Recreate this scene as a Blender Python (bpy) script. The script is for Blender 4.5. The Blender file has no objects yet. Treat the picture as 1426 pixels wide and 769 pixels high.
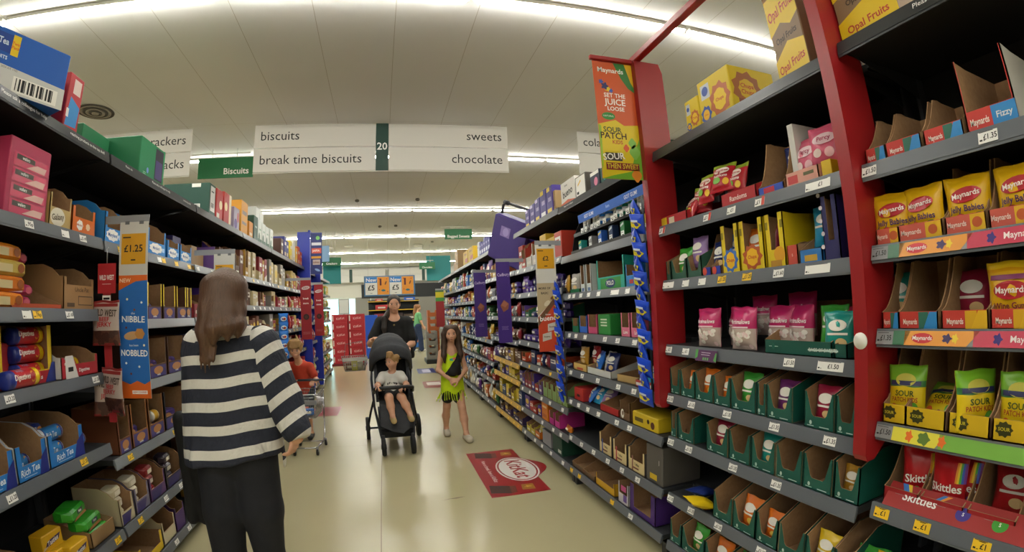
import bpy, math, random
import numpy as np
from mathutils import Matrix, Vector
random.seed(7)
PI = math.pi
D = bpy.data
C = bpy.context.scene.collection
SC = bpy.context.scene

# ------------------------------------------------------------------ camera, world, exposure
cam_d = D.cameras.new('camera')
cam = D.objects.new('camera', cam_d)
C.objects.link(cam)
YAW, PIT, ROL = math.radians(14.68035), math.radians(3.64587), math.radians(-2.59220)
def cam_dir(d):
    c, s = math.cos(ROL), math.sin(ROL); d = (c*d[0]-s*d[2], d[1], s*d[0]+c*d[2])
    c, s = math.cos(PIT), math.sin(PIT); d = (d[0], c*d[1]-s*d[2], s*d[1]+c*d[2])
    c, s = math.cos(YAW), math.sin(YAW); return Vector((c*d[0]+s*d[1], -s*d[0]+c*d[1], d[2]))
_r, _f, _u = cam_dir((1, 0, 0)), cam_dir((0, 1, 0)), cam_dir((0, 0, 1))
cam.matrix_world = Matrix(((_r[0], _u[0], -_f[0], 0), (_r[1], _u[1], -_f[1], 0), (_r[2], _u[2], -_f[2], 1.5), (0, 0, 0, 1)))
cam_d.type = 'PANO'                       # the photograph was taken through a wide action-camera lens
cam_d.panorama_type = 'FISHEYE_LENS_POLYNOMIAL'
cam_d.sensor_width = 36.0
_k = (1426/36.0)/679.345                  # mm on the sensor to the lens polynomial's unit
cam_d.fisheye_fov = math.radians(179)
cam_d.fisheye_polynomial_k0 = 0.0
cam_d.fisheye_polynomial_k1 = -_k
cam_d.fisheye_polynomial_k2 = 0.0
cam_d.fisheye_polynomial_k3 = 0.0527168*_k**3
cam_d.fisheye_polynomial_k4 = 0.0
cam_d.clip_end = 200
SC.camera = cam

wd = D.worlds.new('store_air'); SC.world = wd; wd.use_nodes = True
wd.node_tree.nodes['Background'].inputs[0].default_value = (1.0, 0.93, 0.82, 1)
wd.node_tree.nodes['Background'].inputs[1].default_value = 0.15
SC.view_settings.view_transform = 'Standard'
SC.view_settings.look = 'None'
SC.view_settings.exposure = 0.0
SC.view_settings.gamma = 1.0
SC.view_settings.use_curve_mapping = False
TUBE_POWER = 80.0
FAR_LIGHT = 1.6

# ------------------------------------------------------------------ materials
def lin(h):
    h = h.lstrip('#'); out = []
    for i in (0, 2, 4):
        c = int(h[i:i+2], 16)/255
        out.append(c/12.92 if c <= 0.04045 else ((c+0.055)/1.055)**2.4)
    return (*out, 1)
_mats = {}
def M(h, rough=0.5, metal=0.0, emit=0.0, name=None, alpha=None):
    key = (h, rough, metal, emit, alpha)
    if key in _mats: return _mats[key]
    m = D.materials.new(name or 'paint_'+h); m.use_nodes = True
    b = m.node_tree.nodes['Principled BSDF']
    b.inputs['Base Color'].default_value = lin(h)
    b.inputs['Roughness'].default_value = rough
    b.inputs['Metallic'].default_value = metal
    if emit:
        b.inputs['Emission Color'].default_value = lin(h); b.inputs['Emission Strength'].default_value = emit
    if alpha is not None: b.inputs['Alpha'].default_value = alpha
    m.diffuse_color = lin(h)
    _mats[key] = m
    return m
def noise_mat(name, h1, h2, scale, rough=(0.3, 0.5), bump=0.0, detail=4, stretch=(1, 1, 1), coord='Object'):
    m = D.materials.new(name); m.use_nodes = True; nt = m.node_tree; b = nt.nodes['Principled BSDF']
    tc = nt.nodes.new('ShaderNodeTexCoord'); mp = nt.nodes.new('ShaderNodeMapping'); mp.inputs['Scale'].default_value = stretch
    nz = nt.nodes.new('ShaderNodeTexNoise'); nz.inputs['Scale'].default_value = scale; nz.inputs['Detail'].default_value = detail
    mx = nt.nodes.new('ShaderNodeMix'); mx.data_type = 'RGBA'
    mx.inputs[6].default_value = lin(h1); mx.inputs[7].default_value = lin(h2)
    L = nt.links.new
    L(tc.outputs[coord], mp.inputs[0]); L(mp.outputs[0], nz.inputs['Vector']); L(nz.outputs['Fac'], mx.inputs[0]); L(mx.outputs[2], b.inputs['Base Color'])
    mr = nt.nodes.new('ShaderNodeMapRange'); mr.inputs['To Min'].default_value = rough[0]; mr.inputs['To Max'].default_value = rough[1]
    L(nz.outputs['Fac'], mr.inputs['Value']); L(mr.outputs[0], b.inputs['Roughness'])
    if bump:
        bp = nt.nodes.new('ShaderNodeBump'); bp.inputs['Strength'].default_value = bump; bp.inputs['Distance'].default_value = 0.01
        L(nz.outputs['Fac'], bp.inputs['Height']); L(bp.outputs[0], b.inputs['Normal'])
    return m
CARD = noise_mat('brown_cardboard', 'a98560', '8f6d4b', 60, (0.8, 0.95))
STEEL = M('b9bcc0', 0.3, 0.9); DARK = M('2a2c2f', 0.55); LIP = M('5f646b', 0.38); LIPG = M('84898f', 0.3); BLACK = M('0d0d0f', 0.5)
WHITE = M('eceae4', 0.5); YEL = M('f2c21a', 0.45); TEAL = M('0d5a4c', 0.55); CHROME = M('c8cacd', 0.18, 1.0)

# ------------------------------------------------------------------ text outlines
_txt = {}
def text_polys(s, bold=False):
    key = (s, bold)
    if key in _txt: return _txt[key]
    cu = D.curves.new('lettering', 'FONT'); cu.body = s; cu.resolution_u = 2; cu.align_x = 'CENTER'; cu.align_y = 'CENTER'; cu.size = 1
    if bold: cu.offset = 0.018
    o = D.objects.new('lettering', cu); C.objects.link(o)
    dg = bpy.context.evaluated_depsgraph_get()
    me = o.evaluated_get(dg).to_mesh()
    vs = [(v.co.x, v.co.y) for v in me.vertices]; fs = [tuple(p.vertices) for p in me.polygons]
    o.evaluated_get(dg).to_mesh_clear(); D.objects.remove(o); D.curves.remove(cu)
    _txt[key] = (vs, fs)
    return _txt[key]

# ------------------------------------------------------------------ mesh collector
class MB:
    def __init__(s): s.v = []; s.f = []; s.m = []; s.mats = []; s.sm = []
    def mi(s, m):
        if m not in s.mats: s.mats.append(m)
        return s.mats.index(m)
    def add(s, vs, fs, mat, smooth=False):
        b = len(s.v); s.v += [tuple(p) for p in vs]
        if isinstance(mat, list): ids = [s.mi(x) for x in mat]
        else: ids = [s.mi(mat)]*len(fs)
        for f, i in zip(fs, ids): s.f.append(tuple(b+k for k in f)); s.m.append(i); s.sm.append(smooth)
        return s
    def box(s, x0, x1, y0, y1, z0, z1, mat, c=0.0, faces=None):
        """a box whose long edges are cut at 45 degrees by c; faces: {'front','back','left','right','top','bottom'} -> material"""
        if c <= 0:
            vs = [(x0,y0,z0),(x1,y0,z0),(x1,y1,z0),(x0,y1,z0),(x0,y0,z1),(x1,y0,z1),(x1,y1,z1),(x0,y1,z1)]
            fs = [(0,1,5,4),(2,3,7,6),(3,0,4,7),(1,2,6,5),(4,5,6,7),(3,2,1,0)]
            nm = ['front','back','left','right','top','bottom']
            return s.add(vs, fs, [(faces or {}).get(n, mat) for n in nm])
        ring = lambda a0,a1,b0,b1,z: [(a0+c,b0,z),(a1-c,b0,z),(a1,b0+c,z),(a1,b1-c,z),(a1-c,b1,z),(a0+c,b1,z),(a0,b1-c,z),(a0,b0+c,z)]
        vs = ring(x0+c,x1-c,y0+c,y1-c,z0)+ring(x0,x1,y0,y1,z0+c)+ring(x0,x1,y0,y1,z1-c)+ring(x0+c,x1-c,y0+c,y1-c,z1)
        fs = [tuple(range(7,-1,-1)), tuple(range(24,32))]; F = faces or {}
        ms = [F.get('bottom',mat), F.get('top',mat)]
        side = [F.get('front',mat),mat,F.get('right',mat),mat,F.get('back',mat),mat,F.get('left',mat),mat]
        for r in range(3):
            for k in range(8):
                fs.append((r*8+k, r*8+(k+1)%8, r*8+8+(k+1)%8, r*8+8+k)); ms.append(side[k])
        return s.add(vs, fs, ms)
    def slab(s, poly, plane, p0, p1, m_a, m_b=None, rim=None):
        """extrude a 2-D outline between p0 and p1: plane 'x' -> (y,z) outline, 'y' -> (x,z), 'z' -> (x,y)"""
        n = len(poly); P = {'x': lambda a,b,p: (p,a,b), 'y': lambda a,b,p: (a,p,b), 'z': lambda a,b,p: (a,b,p)}[plane]
        vs = [P(a,b,p0) for a,b in poly]+[P(a,b,p1) for a,b in poly]
        fs = [tuple(range(n)), tuple(range(2*n-1,n-1,-1))]+[(i,n+i,n+(i+1)%n,(i+1)%n) for i in range(n)]
        return s.add(vs, fs, [m_a, m_b or m_a]+[rim or m_b or m_a]*n)
    def tube(s, pts, r, mat, n=8, closed=False, caps=True):
        pts = [Vector(p) for p in pts]; N = len(pts); rings = []; up = None
        rs = r if isinstance(r, (list, tuple)) else [r]*N
        for i, p in enumerate(pts):
            a = pts[i-1] if (i > 0 or closed) else p; b = pts[(i+1) % N] if (i < N-1 or closed) else p
            t = (b-a).normalized()
            if up is None: up = Vector((0,0,1)) if abs(t.z) < 0.9 else Vector((1,0,0))
            u = (up-t*up.dot(t)).normalized(); w = t.cross(u); up = u
            rings.append([p+rs[i]*(math.cos(2*PI*k/n)*u+math.sin(2*PI*k/n)*w) for k in range(n)])
        vs = [q for g in rings for q in g]; fs = []
        for i in range(N if closed else N-1):
            j = (i+1) % N
            for k in range(n): fs.append((i*n+k, i*n+(k+1)%n, j*n+(k+1)%n, j*n+k))
        if caps and not closed: fs += [tuple(range(n-1,-1,-1)), tuple((N-1)*n+k for k in range(n))]
        return s.add(vs, fs, mat, True)
    def lathe(s, prof, mat, n=16, o=(0,0,0), axis='z', arc=None):
        """prof: [(radius, along)]; mat one or a list, one per band"""
        ax = {'z': lambda a,b,h: (o[0]+a,o[1]+b,o[2]+h), 'x': lambda a,b,h: (o[0]+h,o[1]+a,o[2]+b), 'y': lambda a,b,h: (o[0]+a,o[1]+h,o[2]+b)}[axis]
        vs = []; fs = []; ms = []
        for r, h in prof: vs += [ax(r*math.cos(2*PI*k/n), r*math.sin(2*PI*k/n), h) for k in range(n)]
        for i in range(len(prof)-1):
            for k in range(n):
                f = (i*n+k, i*n+(k+1)%n, (i+1)*n+(k+1)%n, (i+1)*n+k)
                fs.append(f if axis != 'y' else f[::-1]); ms.append(mat[i] if isinstance(mat, list) else mat)
        e = len(prof)-1
        fs += [tuple(range(n-1,-1,-1)), tuple(e*n+k for k in range(n))]; ms += [mat[0] if isinstance(mat, list) else mat, mat[-1] if isinstance(mat, list) else mat]
        return s.add(vs, fs, ms, True)
    def text(s, t, x, z, size, mat, y=-0.001, bold=False, wmax=None, rot=0.0, warp=None, shear=0.0):
        """lettering on a plane facing -y, centred at x,z; warp(x,z)->y lets it lie on a curved face"""
        vs, fs = text_polys(t, bold)
        w = max(a for a, b in vs)-min(a for a, b in vs)
        sx = size if not wmax or w*size <= wmax else wmax/w
        c, q = math.cos(rot), math.sin(rot); out = []
        for a, b in vs:
            a = a+shear*b
            px, pz = x+(a*c*sx-b*q*size), z+(a*q*sx+b*c*size)
            out.append((px, warp(px, pz) if warp else y, pz))
        return s.add(out, fs, mat)
    def rect(s, x0, x1, z0, z1, mat, y=-0.0005, warp=None):
        if warp:
            n = 6; vs = []; fs = []
            for j in range(n+1):
                for i in range(n+1):
                    a, b = x0+(x1-x0)*i/n, z0+(z1-z0)*j/n; vs.append((a, warp(a,b)+0.0004, b))
            for j in range(n):
                for i in range(n): k = j*(n+1)+i; fs.append((k,k+1,k+n+2,k+n+1))
            return s.add(vs, fs, mat, True)
        return s.add([(x0,y,z0),(x1,y,z0),(x1,y,z1),(x0,y,z1)], [(0,1,2,3)], mat)
    def disc(s, x, z, rx, rz, mat, y=-0.0007, n=18, warp=None, star=0.0, k=0, rot=0.0):
        vs = []
        for i in range(n):
            a = 2*PI*i/n; q = 1+star*math.cos(k*a); px = rx*q*math.cos(a); pz = rz*q*math.sin(a)
            px, pz = x+px*math.cos(rot)-pz*math.sin(rot), z+px*math.sin(rot)+pz*math.cos(rot)
            vs.append((px, (warp(px,pz)+0.0003) if warp else y, pz))
        return s.add(vs, [tuple(range(n))], mat)
    def poly(s, pts, mat, y=-0.0006): return s.add([(a, y, b) for a, b in pts], [tuple(range(len(pts)))], mat)
    def xf(s, mt, start=0):
        s.v[start:] = [tuple(mt @ Vector(p)) for p in s.v[start:]]; return s
    def mesh(s, name):
        me = D.meshes.new(name); me.from_pydata(s.v, [], s.f)
        for m in s.mats: me.materials.append(m)
        me.polygons.foreach_set('material_index', s.m); me.polygons.foreach_set('use_smooth', s.sm)
        me.update(); return me
    def build(s, name, parent=None, loc=(0,0,0), rz=0.0, rot=None):
        o = D.objects.new(name, s.mesh(name)); C.objects.link(o)
        o.location = loc; o.rotation_euler = rot or (0,0,rz)
        if parent: o.parent = parent
        return o
def empty(name, loc=(0,0,0), rz=0.0):
    o = D.objects.new(name, None); C.objects.link(o); o.location = loc; o.rotation_euler = (0,0,rz); o.empty_display_size = 0.1
    return o
def tag(o, label, cat, group=None, kind=None):
    o['label'] = label; o['category'] = cat
    if group: o['group'] = group
    if kind: o['kind'] = kind
    return o
def structure(o): o['kind'] = 'structure'; return o
def copy_tree(o, parent=None):
    c = o.copy(); C.objects.link(c); c.parent = parent
    for ch in list(o.children): copy_tree(ch, c)
    return c

# ------------------------------------------------------------------ the setting
CEIL = 3.67
RX, LX = 1.40, -1.45          # shelf fronts on the two sides of the aisle
FAR = 31.0
fl = noise_mat('floor_vinyl', 'bdb590', 'b5ad88', 1.3, (0.16, 0.24), 0.0, 6)
nt = fl.node_tree; bs = nt.nodes['Principled BSDF']
geo = nt.nodes.new('ShaderNodeNewGeometry'); sep = nt.nodes.new('ShaderNodeSeparateXYZ'); nt.links.new(geo.outputs['Position'], sep.inputs[0])
def seam(nt, out, period, offset, width):
    a = nt.nodes.new('ShaderNodeMath'); a.operation = 'ADD'; a.inputs[1].default_value = offset; nt.links.new(out, a.inputs[0])
    b = nt.nodes.new('ShaderNodeMath'); b.operation = 'PINGPONG'; b.inputs[1].default_value = period/2; nt.links.new(a.outputs[0], b.inputs[0])
    c = nt.nodes.new('ShaderNodeMath'); c.operation = 'LESS_THAN'; c.inputs[1].default_value = width; nt.links.new(b.outputs[0], c.inputs[0])
    return c.outputs[0]
def mix_in(nt, b, fac, h, sock='Base Color'):
    src = b.inputs[sock].links[0].from_socket
    mx = nt.nodes.new('ShaderNodeMix'); mx.data_type = 'RGBA'; mx.inputs[7].default_value = lin(h)
    nt.links.new(fac, mx.inputs[0]); nt.links.new(src, mx.inputs[6]); nt.links.new(mx.outputs[2], b.inputs[sock])
mix_in(nt, bs, seam(nt, sep.outputs[0], 4.0, 0.15, 0.0032), '8a7c62')
mix_in(nt, bs, seam(nt, sep.outputs[1], 4.2, -5.55, 0.002), 'a09378')
bs.inputs['Specular IOR Level'].default_value = 0.45
structure(MB().box(-12, 12, -8, FAR, -0.1, 0, fl).build('floor'))
ce = noise_mat('ceiling_panel', 'e2e1df', 'dcdbd9', 0.8, (0.85, 0.95))
nt = ce.node_tree; bs = nt.nodes['Principled BSDF']
geo = nt.nodes.new('ShaderNodeNewGeometry'); sep = nt.nodes.new('ShaderNodeSeparateXYZ'); nt.links.new(geo.outputs['Position'], sep.inputs[0])
mix_in(nt, bs, seam(nt, sep.outputs[0], 0.6, -0.045, 0.0022), 'b3aca0')
mix_in(nt, bs, seam(nt, sep.outputs[1], 2.46, -0.45, 0.002), 'c4bdb0')
structure(MB().box(-12, 12, -8, FAR, CEIL, CEIL+0.1, ce).build('ceiling'))
wl = noise_mat('wall_paint', 'd9d4c8', 'cfcabd', 2, (0.7, 0.9))
structure(MB().box(-12.2, -12, -8, FAR, 0, CEIL, wl).build('wall_left'))
structure(MB().box(12, 12.2, -8, FAR, 0, CEIL, wl).build('wall_right'))
structure(MB().box(-12, 12, -8.2, -8, 0, CEIL, wl).build('wall_rear'))
structure(MB().box(-12, 12, FAR, FAR+0.2, 0, CEIL, wl).build('wall_back'))

# strip lights: rows of battens under the ceiling, 3.67 m apart
GLOW = M('fffdf3', 0.4, 0, TUBE_POWER, 'lamp_glow'); BATTEN = M('e9e6df', 0.4)
def make_tube():
    r = MB().box(-0.86, 0.86, -0.034, 0.034, -0.03, 0, BATTEN, 0.004).build('strip_light')
    MB().box(-0.845, 0.845, -0.026, 0.026, -0.046, -0.0305, GLOW, 0.006).build('diffuser', r)
    return r
_tube0 = make_tube(); first = True
ORD = ['first','second','third','fourth','fifth','sixth','seventh','eighth','ninth','tenth','eleventh','twelfth','thirteenth','fourteenth','fifteenth','sixteenth','seventeenth','eighteenth','nineteenth','twentieth']
for k in range(-2, 8):
    y = 2.92+3.67*k if k < 1 else 2.92+3.67*k
    for j in range(-3, 4):
        o = _tube0 if first else copy_tree(_tube0); first = False
        o.location = (-0.31+1.755*j, y, CEIL)
        rown = {-2: 'row furthest behind the viewer', -1: 'row just behind the viewer', 0: 'nearest row overhead'}.get(k) or ORD[k]+' row past the aisle entrance'
        tag(o, 'white strip light, %s from the left in the %s' % (ORD[j+3], rown), 'ceiling light', 'strip lights under the ceiling')
# ------------------------------------------------------------------ shelving bays
def tmat(p): return p
WHT_T = M('f1f0ec', 0.45); YEL_T = M('f3c52b', 0.4); INK = M('18181a', 0.6); RED_T = M('c8402f', 0.5); INKW = M('f4f2ee', 0.5)
_lab = {}
def ticket_mesh(txt, kind):
    """a shelf-edge price ticket, facing -y, hanging down from z = 0"""
    k = (txt, kind)
    if k in _lab: return _lab[k]
    w, h = (0.115, 0.037) if kind == 'wide' else (0.056, 0.037)
    m = MB(); base = YEL_T if kind == 'y' else WHT_T
    m.box(-w/2, w/2, 0, 0.0008, -h-0.003, -0.003, base)
    m.rect(-w/2+0.004, w/2-0.012, -0.0095, -0.008, INK); m.rect(-w/2+0.004, -w/2+0.012, -0.034, -0.029, INK); m.rect(-w/2+0.015, -w/2+0.02, -0.034, -0.032, INK)
    if kind == 'y': m.rect(-w/2+0.018, w/2-0.018, -0.0125, -0.0105, INK)
    if kind == 'red': m.rect(w/2-0.017, w/2, -0.04, -0.003, RED_T, -0.0006)
    if txt: m.text(txt, w*0.12 if kind != 'red' else -0.006, -0.0245, 0.022, INK, -0.0006, True, w*0.7)
    _lab[k] = m.mesh('price_ticket'); return _lab[k]
TILT = math.atan2(0.013, 0.046)
def ticket(shelf, x, txt, kind):
    o = D.objects.new('price_ticket', ticket_mesh(txt, kind)); C.objects.link(o); o.parent = shelf
    lim = shelf.parent['half']-0.032 if 'half' in shelf.parent else 9; x = max(-lim, min(lim, x))
    o.location = (x, -0.0055, 0.0); o.rotation_euler = (-TILT, 0, 0)
    if kind == 'y': o['label'] = 'yellow price ticket'
    return o
BAYS = {}
class Bay: pass
DEPTH = 0.52
def bay(key, side, y0, y1, zs, phrase, label, lips=None, tickets=None, frame='dark', skip_top=False, auto=0, group=None, ext=(0, 0)):
    b = Bay(); b.key, b.side, b.y0, b.y1, b.zs, b.phrase = key, side, y0, y1, zs, phrase
    w = y1-y0; b.w = w
    root = empty('shelving_bay', ((RX if side > 0 else LX), (y0+y1)/2, 0), -PI/2*side); b.root = root; b.count = {}; root['half'] = w/2
    tag(root, label, 'shelving', group or 'shelving bays along the aisle')
    fm = {'dark': DARK, 'red': M('8a1619', 0.45), 'blue': M('14208f', 0.45)}[frame]
    xa, xb = (-w/2-ext[1], w/2+ext[0]) if side > 0 else (-w/2-ext[0], w/2+ext[1])
    MB().box(xa, xb, DEPTH, DEPTH+0.02, 0.06, zs[0], M('141416', 0.7)).build('back_panel', root)
    for s in (-1, 1): MB().box(s*w/2-0.015 if s > 0 else -w/2, s*w/2 if s > 0 else -w/2+0.015, DEPTH-0.05, DEPTH, 0.0, 2.28, M('3a3d42', 0.5)).build('upright', root)
    for s in (-1, 1):
        f = MB().box(s*(w/2-0.03)-0.025, s*(w/2-0.03)+0.025, 0.03, 0.5, 0.0, 0.10, M('2c2e31', 0.5), 0.004); f.build('base_foot', root)
    MB().box(-w/2, w/2, 0.16, 0.18, 0.0, 0.1, M('161617', 0.6)).build('plinth', root)
    b.shelves = []
    for i, z in enumerate(zs):
        if skip_top and i == 0: b.shelves.append(None); continue
        lm = (lips or {}).get(i, M('2d3033', 0.4) if i == 0 else LIP)
        m = MB(); d1 = DEPTH
        if ext != (0, 0): m.box(xa, xb, 0.2, d1-.001, -0.0279, -0.0001, DARK)
        m.box(-w/2+0.003, w/2-0.003, 0.004, d1, -0.028, 0.0, M('191a1c', 0.6) if i == 0 else DARK, 0, {'bottom': M('121213', 0.7)})
        m.slab([(0.005, 0.002), (-0.002, 0.002), (-0.013, -0.046), (-0.013, -0.052), (-0.008, -0.052), (0.005, -0.02)], 'x', -w/2+0.003, w/2-0.003, lm)
        m.slab([(-0.004, 0.0035), (-0.0055, 0.0035), (-0.0145, -0.0435), (-0.013, -0.0435)], 'x', -w/2+0.003, w/2-0.003, lm)
        sh = m.build('shelf', root, (0, 0, z)); b.shelves.append(sh)
        for s in (-1, 1): MB().slab([(0.05, -0.029), (d1, -0.029), (d1, -0.12), (d1-0.1, -0.1)], 'x', s*(w/2-0.012)-0.002, s*(w/2-0.012)+0.002, M('1e1f21', 0.6)).build('bracket', sh)
        if i == 0: sh['label'] = 'dark topmost shelf'
        for (yy, txt, kd) in (tickets or {}).get(i, []): ticket(sh, -(yy-(y0+y1)/2)*side, txt, kd)
        if auto and i > 0 and not (tickets or {}).get(i):
            rr = random.Random(len(BAYS)*31+i); n = auto
            for q in range(n):
                x = -w/2+0.12+(w-0.24)*(q+rr.uniform(-.25, .25))/(n-1 if n > 1 else 1)
                ticket(sh, max(-w/2+.04, min(w/2-.04, x)), '', 'y' if (lips or {}).get(i) or rr.random() < 0.12 else 'w')
    BAYS[key] = b; return b


bay('RA', 1, -0.30, 0.945, [2.30, 1.875, 1.62, 1.365, 1.075, 0.81, 0.45, 0.16], 'nearest red-framed bay',
    'dark shelving bay nearest the viewer on the sweets side, with a bright printed shelf edge', tickets={
    1: [(0.964,'£1.50','w'), (0.516,'£1.35','w')], 2: [(0.953,'£1.50','w')], 3: [(0.953,'£1.35','w')],
    4: [(0.946,'£1.50','w'), (0.553,'£1.50','w')], 5: [(0.898,'£1','y'), (0.748,'£1','y'), (0.554,'£1','y')]}, frame='red', ext=(0, .027))
bay('RB', 1, 1.0, 2.205, [2.29, 1.88, 1.595, 1.262, 1.003, 0.77, 0.45, 0.16], 'second red-framed bay',
    'dark shelving bay between the two red posts, full of small green card trays', tickets={
    1: [(2.200,'£1','red'), (1.782,'£1','red'), (1.610,'£1','w'), (1.432,'£1','red'), (1.131,'£1','wide')],
    2: [(2.237,'','w'), (2.126,'','w'), (1.992,'','w'), (1.858,'','w'), (1.712,'£1.25','y'), (1.547,'£1.25','y'), (1.365,'£1.60','w'), (1.172,'','wide')],
    3: [(2.245,'£1','w'), (2.020,'£1','w'), (1.331,'£1.50','w'), (1.134,'£1.50','wide')],
    4: [(2.245,'£1.35','w'), (1.982,'£1.35','w'), (1.707,'£1.35','w'), (1.412,'£1.35','w'), (1.133,'£1.35','w')],
    5: [(2.288,'£1.35','w'), (2.007,'£1.35','w'), (1.662,'£1.35','w'), (1.391,'£1.35','w')],
    6: [(2.248,'£1.35','w'), (1.978,'£1.35','w'), (1.753,'£1.35','w'), (1.454,'£1.35','w')]}, frame='red', ext=(.027, .028))
bay('RC', 1, 2.263, 3.71, [2.29, 1.88, 1.585, 1.28, 0.985, 0.745, 0.44, 0.16], 'gum bay',
    'dark shelving bay of gum and mints beside the red post, under a blue header', tickets={
    2: [(3.560,'','w'), (3.471,'','w'), (3.330,'','w'), (3.186,'','w'), (3.017,'','w'), (2.771,'','wide'), (2.600,'','w')],
    3: [(3.599,'','w'), (3.465,'','w'), (3.286,'','w'), (2.950,'£1','w'), (2.763,'£1','w'), (2.542,'','w')],
    4: [(3.603,'','w'), (3.372,'£1','w'), (3.092,'£1','w'), (2.778,'£1','w'), (2.572,'£1','w')],
    5: [(3.629,'','w'), (3.465,'','w'), (3.287,'','w'), (3.099,'','w'), (2.813,'£1','w'), (2.638,'£1','w')],
    6: [(3.655,'','w'), (3.431,'£1','w'), (3.202,'£1','w'), (2.963,'£1','w'), (2.751,'£1','w'), (2.543,'£1','w')],
    7: [(3.662,'','y'), (3.492,'','y'), (2.903,'','y'), (2.634,'£1','w')]}, ext=(.028, 0))
YP = M('caa24a', 0.45)
bay('RD', 1, 3.715, 5.17, [2.30, 1.895, 1.638, 1.39, 1.14, 0.912, 0.64, 0.405, 0.16], 'first bay past the gum', 'dark chocolate shelving bay behind the orange hanging price card', auto=5)
bay('RE', 1, 5.185, 6.49, [2.30, 1.90, 1.65, 1.39, 1.12, 0.857, 0.665, 0.385, 0.16], 'second bay past the gum', 'dark chocolate shelving bay without a top shelf, with yellow shelf edges low down', lips={5: YP, 6: YP, 7: YP, 8: YP}, skip_top=True, auto=5)
bay('RF', 1, 6.505, 7.84, [2.29, 1.90, 1.63, 1.38, 1.05, 0.745, 0.50, 0.16], 'third bay past the gum', 'dark shelving bay just beyond the further purple hanging card', auto=4)
bay('RG', 1, 7.855, 9.19, [2.29, 1.90, 1.63, 1.36, 1.05, 0.745, 0.50, 0.16], 'fourth bay past the gum', 'dark shelving bay with big yellow boxes stored on its top shelf', auto=3)
bay('RH', 1, 9.205, 10.5, [2.29, 1.90, 1.63, 1.36, 1.05, 0.745, 0.50, 0.16], 'fifth bay past the gum', 'dark shelving bay with plain brown boxes stored on its top shelf', auto=3)
bay('RI', 1, 10.515, 13.2, [2.29, 1.90, 1.63, 1.36, 1.05, 0.745, 0.50, 0.16], 'furthest bay on the sweets side', 'dark shelving bay at the far end of the sweets side', auto=4)
bay('LA', -1, 1.08, 2.325, [2.325, 1.89, 1.545, 1.243, 0.895, 0.445, 0.14], 'nearest biscuit bay', 'dark shelving bay nearest the viewer on the biscuit side, with red and blue biscuit rolls', tickets={
    1: [(1.747,'95p','w'), (1.999,'','w'), (2.142,'£1.40','w')], 2: [(1.750,'','w'), (1.817,'76p','y'), (2.044,'£1.60','w')],
    3: [(1.627,'£3.20','w'), (2.238,'£1.20','w')], 4: [(1.568,'£1.20','w'), (2.070,'£1.35','y')], 5: [(2.244,'£1.00','y')]})
bay('LB', -1, 2.34, 3.585, [2.325, 1.883, 1.495, 1.142, 0.80, 0.445, 0.14], 'bay behind the jerky strip', 'dark shelving bay between the blue hanging card and the striped jumper', tickets={
    1: [(2.501,'','y'), (2.990,'','w'), (3.052,'','y'), (3.255,'','y'), (3.482,'','y'), (3.848,'','y'), (3.998,'','y')],
    4: [(2.502,'£1.25','y'), (3.102,'£1.25','y')], 5: [(2.504,'£1.25','y'), (2.856,'£1.25','w'), (3.098,'£1.25','w')], 6: [(2.897,'£1','w'), (3.122,'£1','w')]},
    lips={2: LIPG, 3: LIPG, 4: M('767c83', 0.35)})
bay('LC', -1, 3.60, 4.845, [2.325, 1.885, 1.50, 1.14, 0.80, 0.445, 0.14], 'bay hidden by the striped jumper', 'dark biscuit shelving bay mostly hidden by the person in the striped jumper', auto=4)
bay('LD', -1, 4.86, 6.105, [2.325, 1.90, 1.61, 1.30, 0.95, 0.60, 0.16], 'bay above the orange-shirted boy', 'dark biscuit shelving bay just left of the boy in orange', auto=5)
bay('LE', -1, 6.12, 7.365, [2.325, 1.90, 1.61, 1.30, 0.95, 0.60, 0.16], 'bay before the red hanging cards', 'dark biscuit shelving bay beside the first red hanging card', auto=4)
bay('LF', -1, 7.38, 8.605, [2.325, 1.90, 1.61, 1.30, 0.95, 0.60, 0.16], 'bay before the blue post', 'dark biscuit shelving bay beside the tall blue post', auto=4)
bay('LG', -1, 8.665, 9.905, [2.30, 1.95, 1.66, 1.36, 1.0, 0.66, 0.40, 0.16], 'bay just past the blue post', 'dark shelving bay beyond the tall blue post', auto=3)
bay('LH', -1, 9.965, 12.4, [2.30, 1.95, 1.66, 1.36, 1.0, 0.66, 0.40, 0.16], 'furthest bay on the biscuit side', 'dark shelving bay of yellow packets at the far end of the biscuit side', auto=4)

# lettering along the front edge of the nearest top shelves
def edge_text(b, y, s, size=0.026):
    sh = BAYS[b].shelves[0]; side = BAYS[b].side
    o = MB().text(s, 0, -0.024, size, INKW, -0.001).build('shelf_edge_lettering', sh, (-(y-(BAYS[b].y0+BAYS[b].y1)/2)*side, -0.0145+0.0055*0, 0)); o.rotation_euler = (-TILT, 0, 0)
edge_text('LA', 1.62, 'Please ask a colleague for help', 0.024); edge_text('LA', 2.10, 'reaching products on the top shelf', 0.022)
edge_text('LB', 2.52, 'Please ask', 0.02); edge_text('LB', 2.95, 'Please ask a colleague for help', 0.022); edge_text('LB', 3.38, 'on the top shelf', 0.022); edge_text('RA', 0.60, 'Please', 0.026); edge_text('RC', 3.45, 'Please ask a colleague', 0.022)

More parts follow.
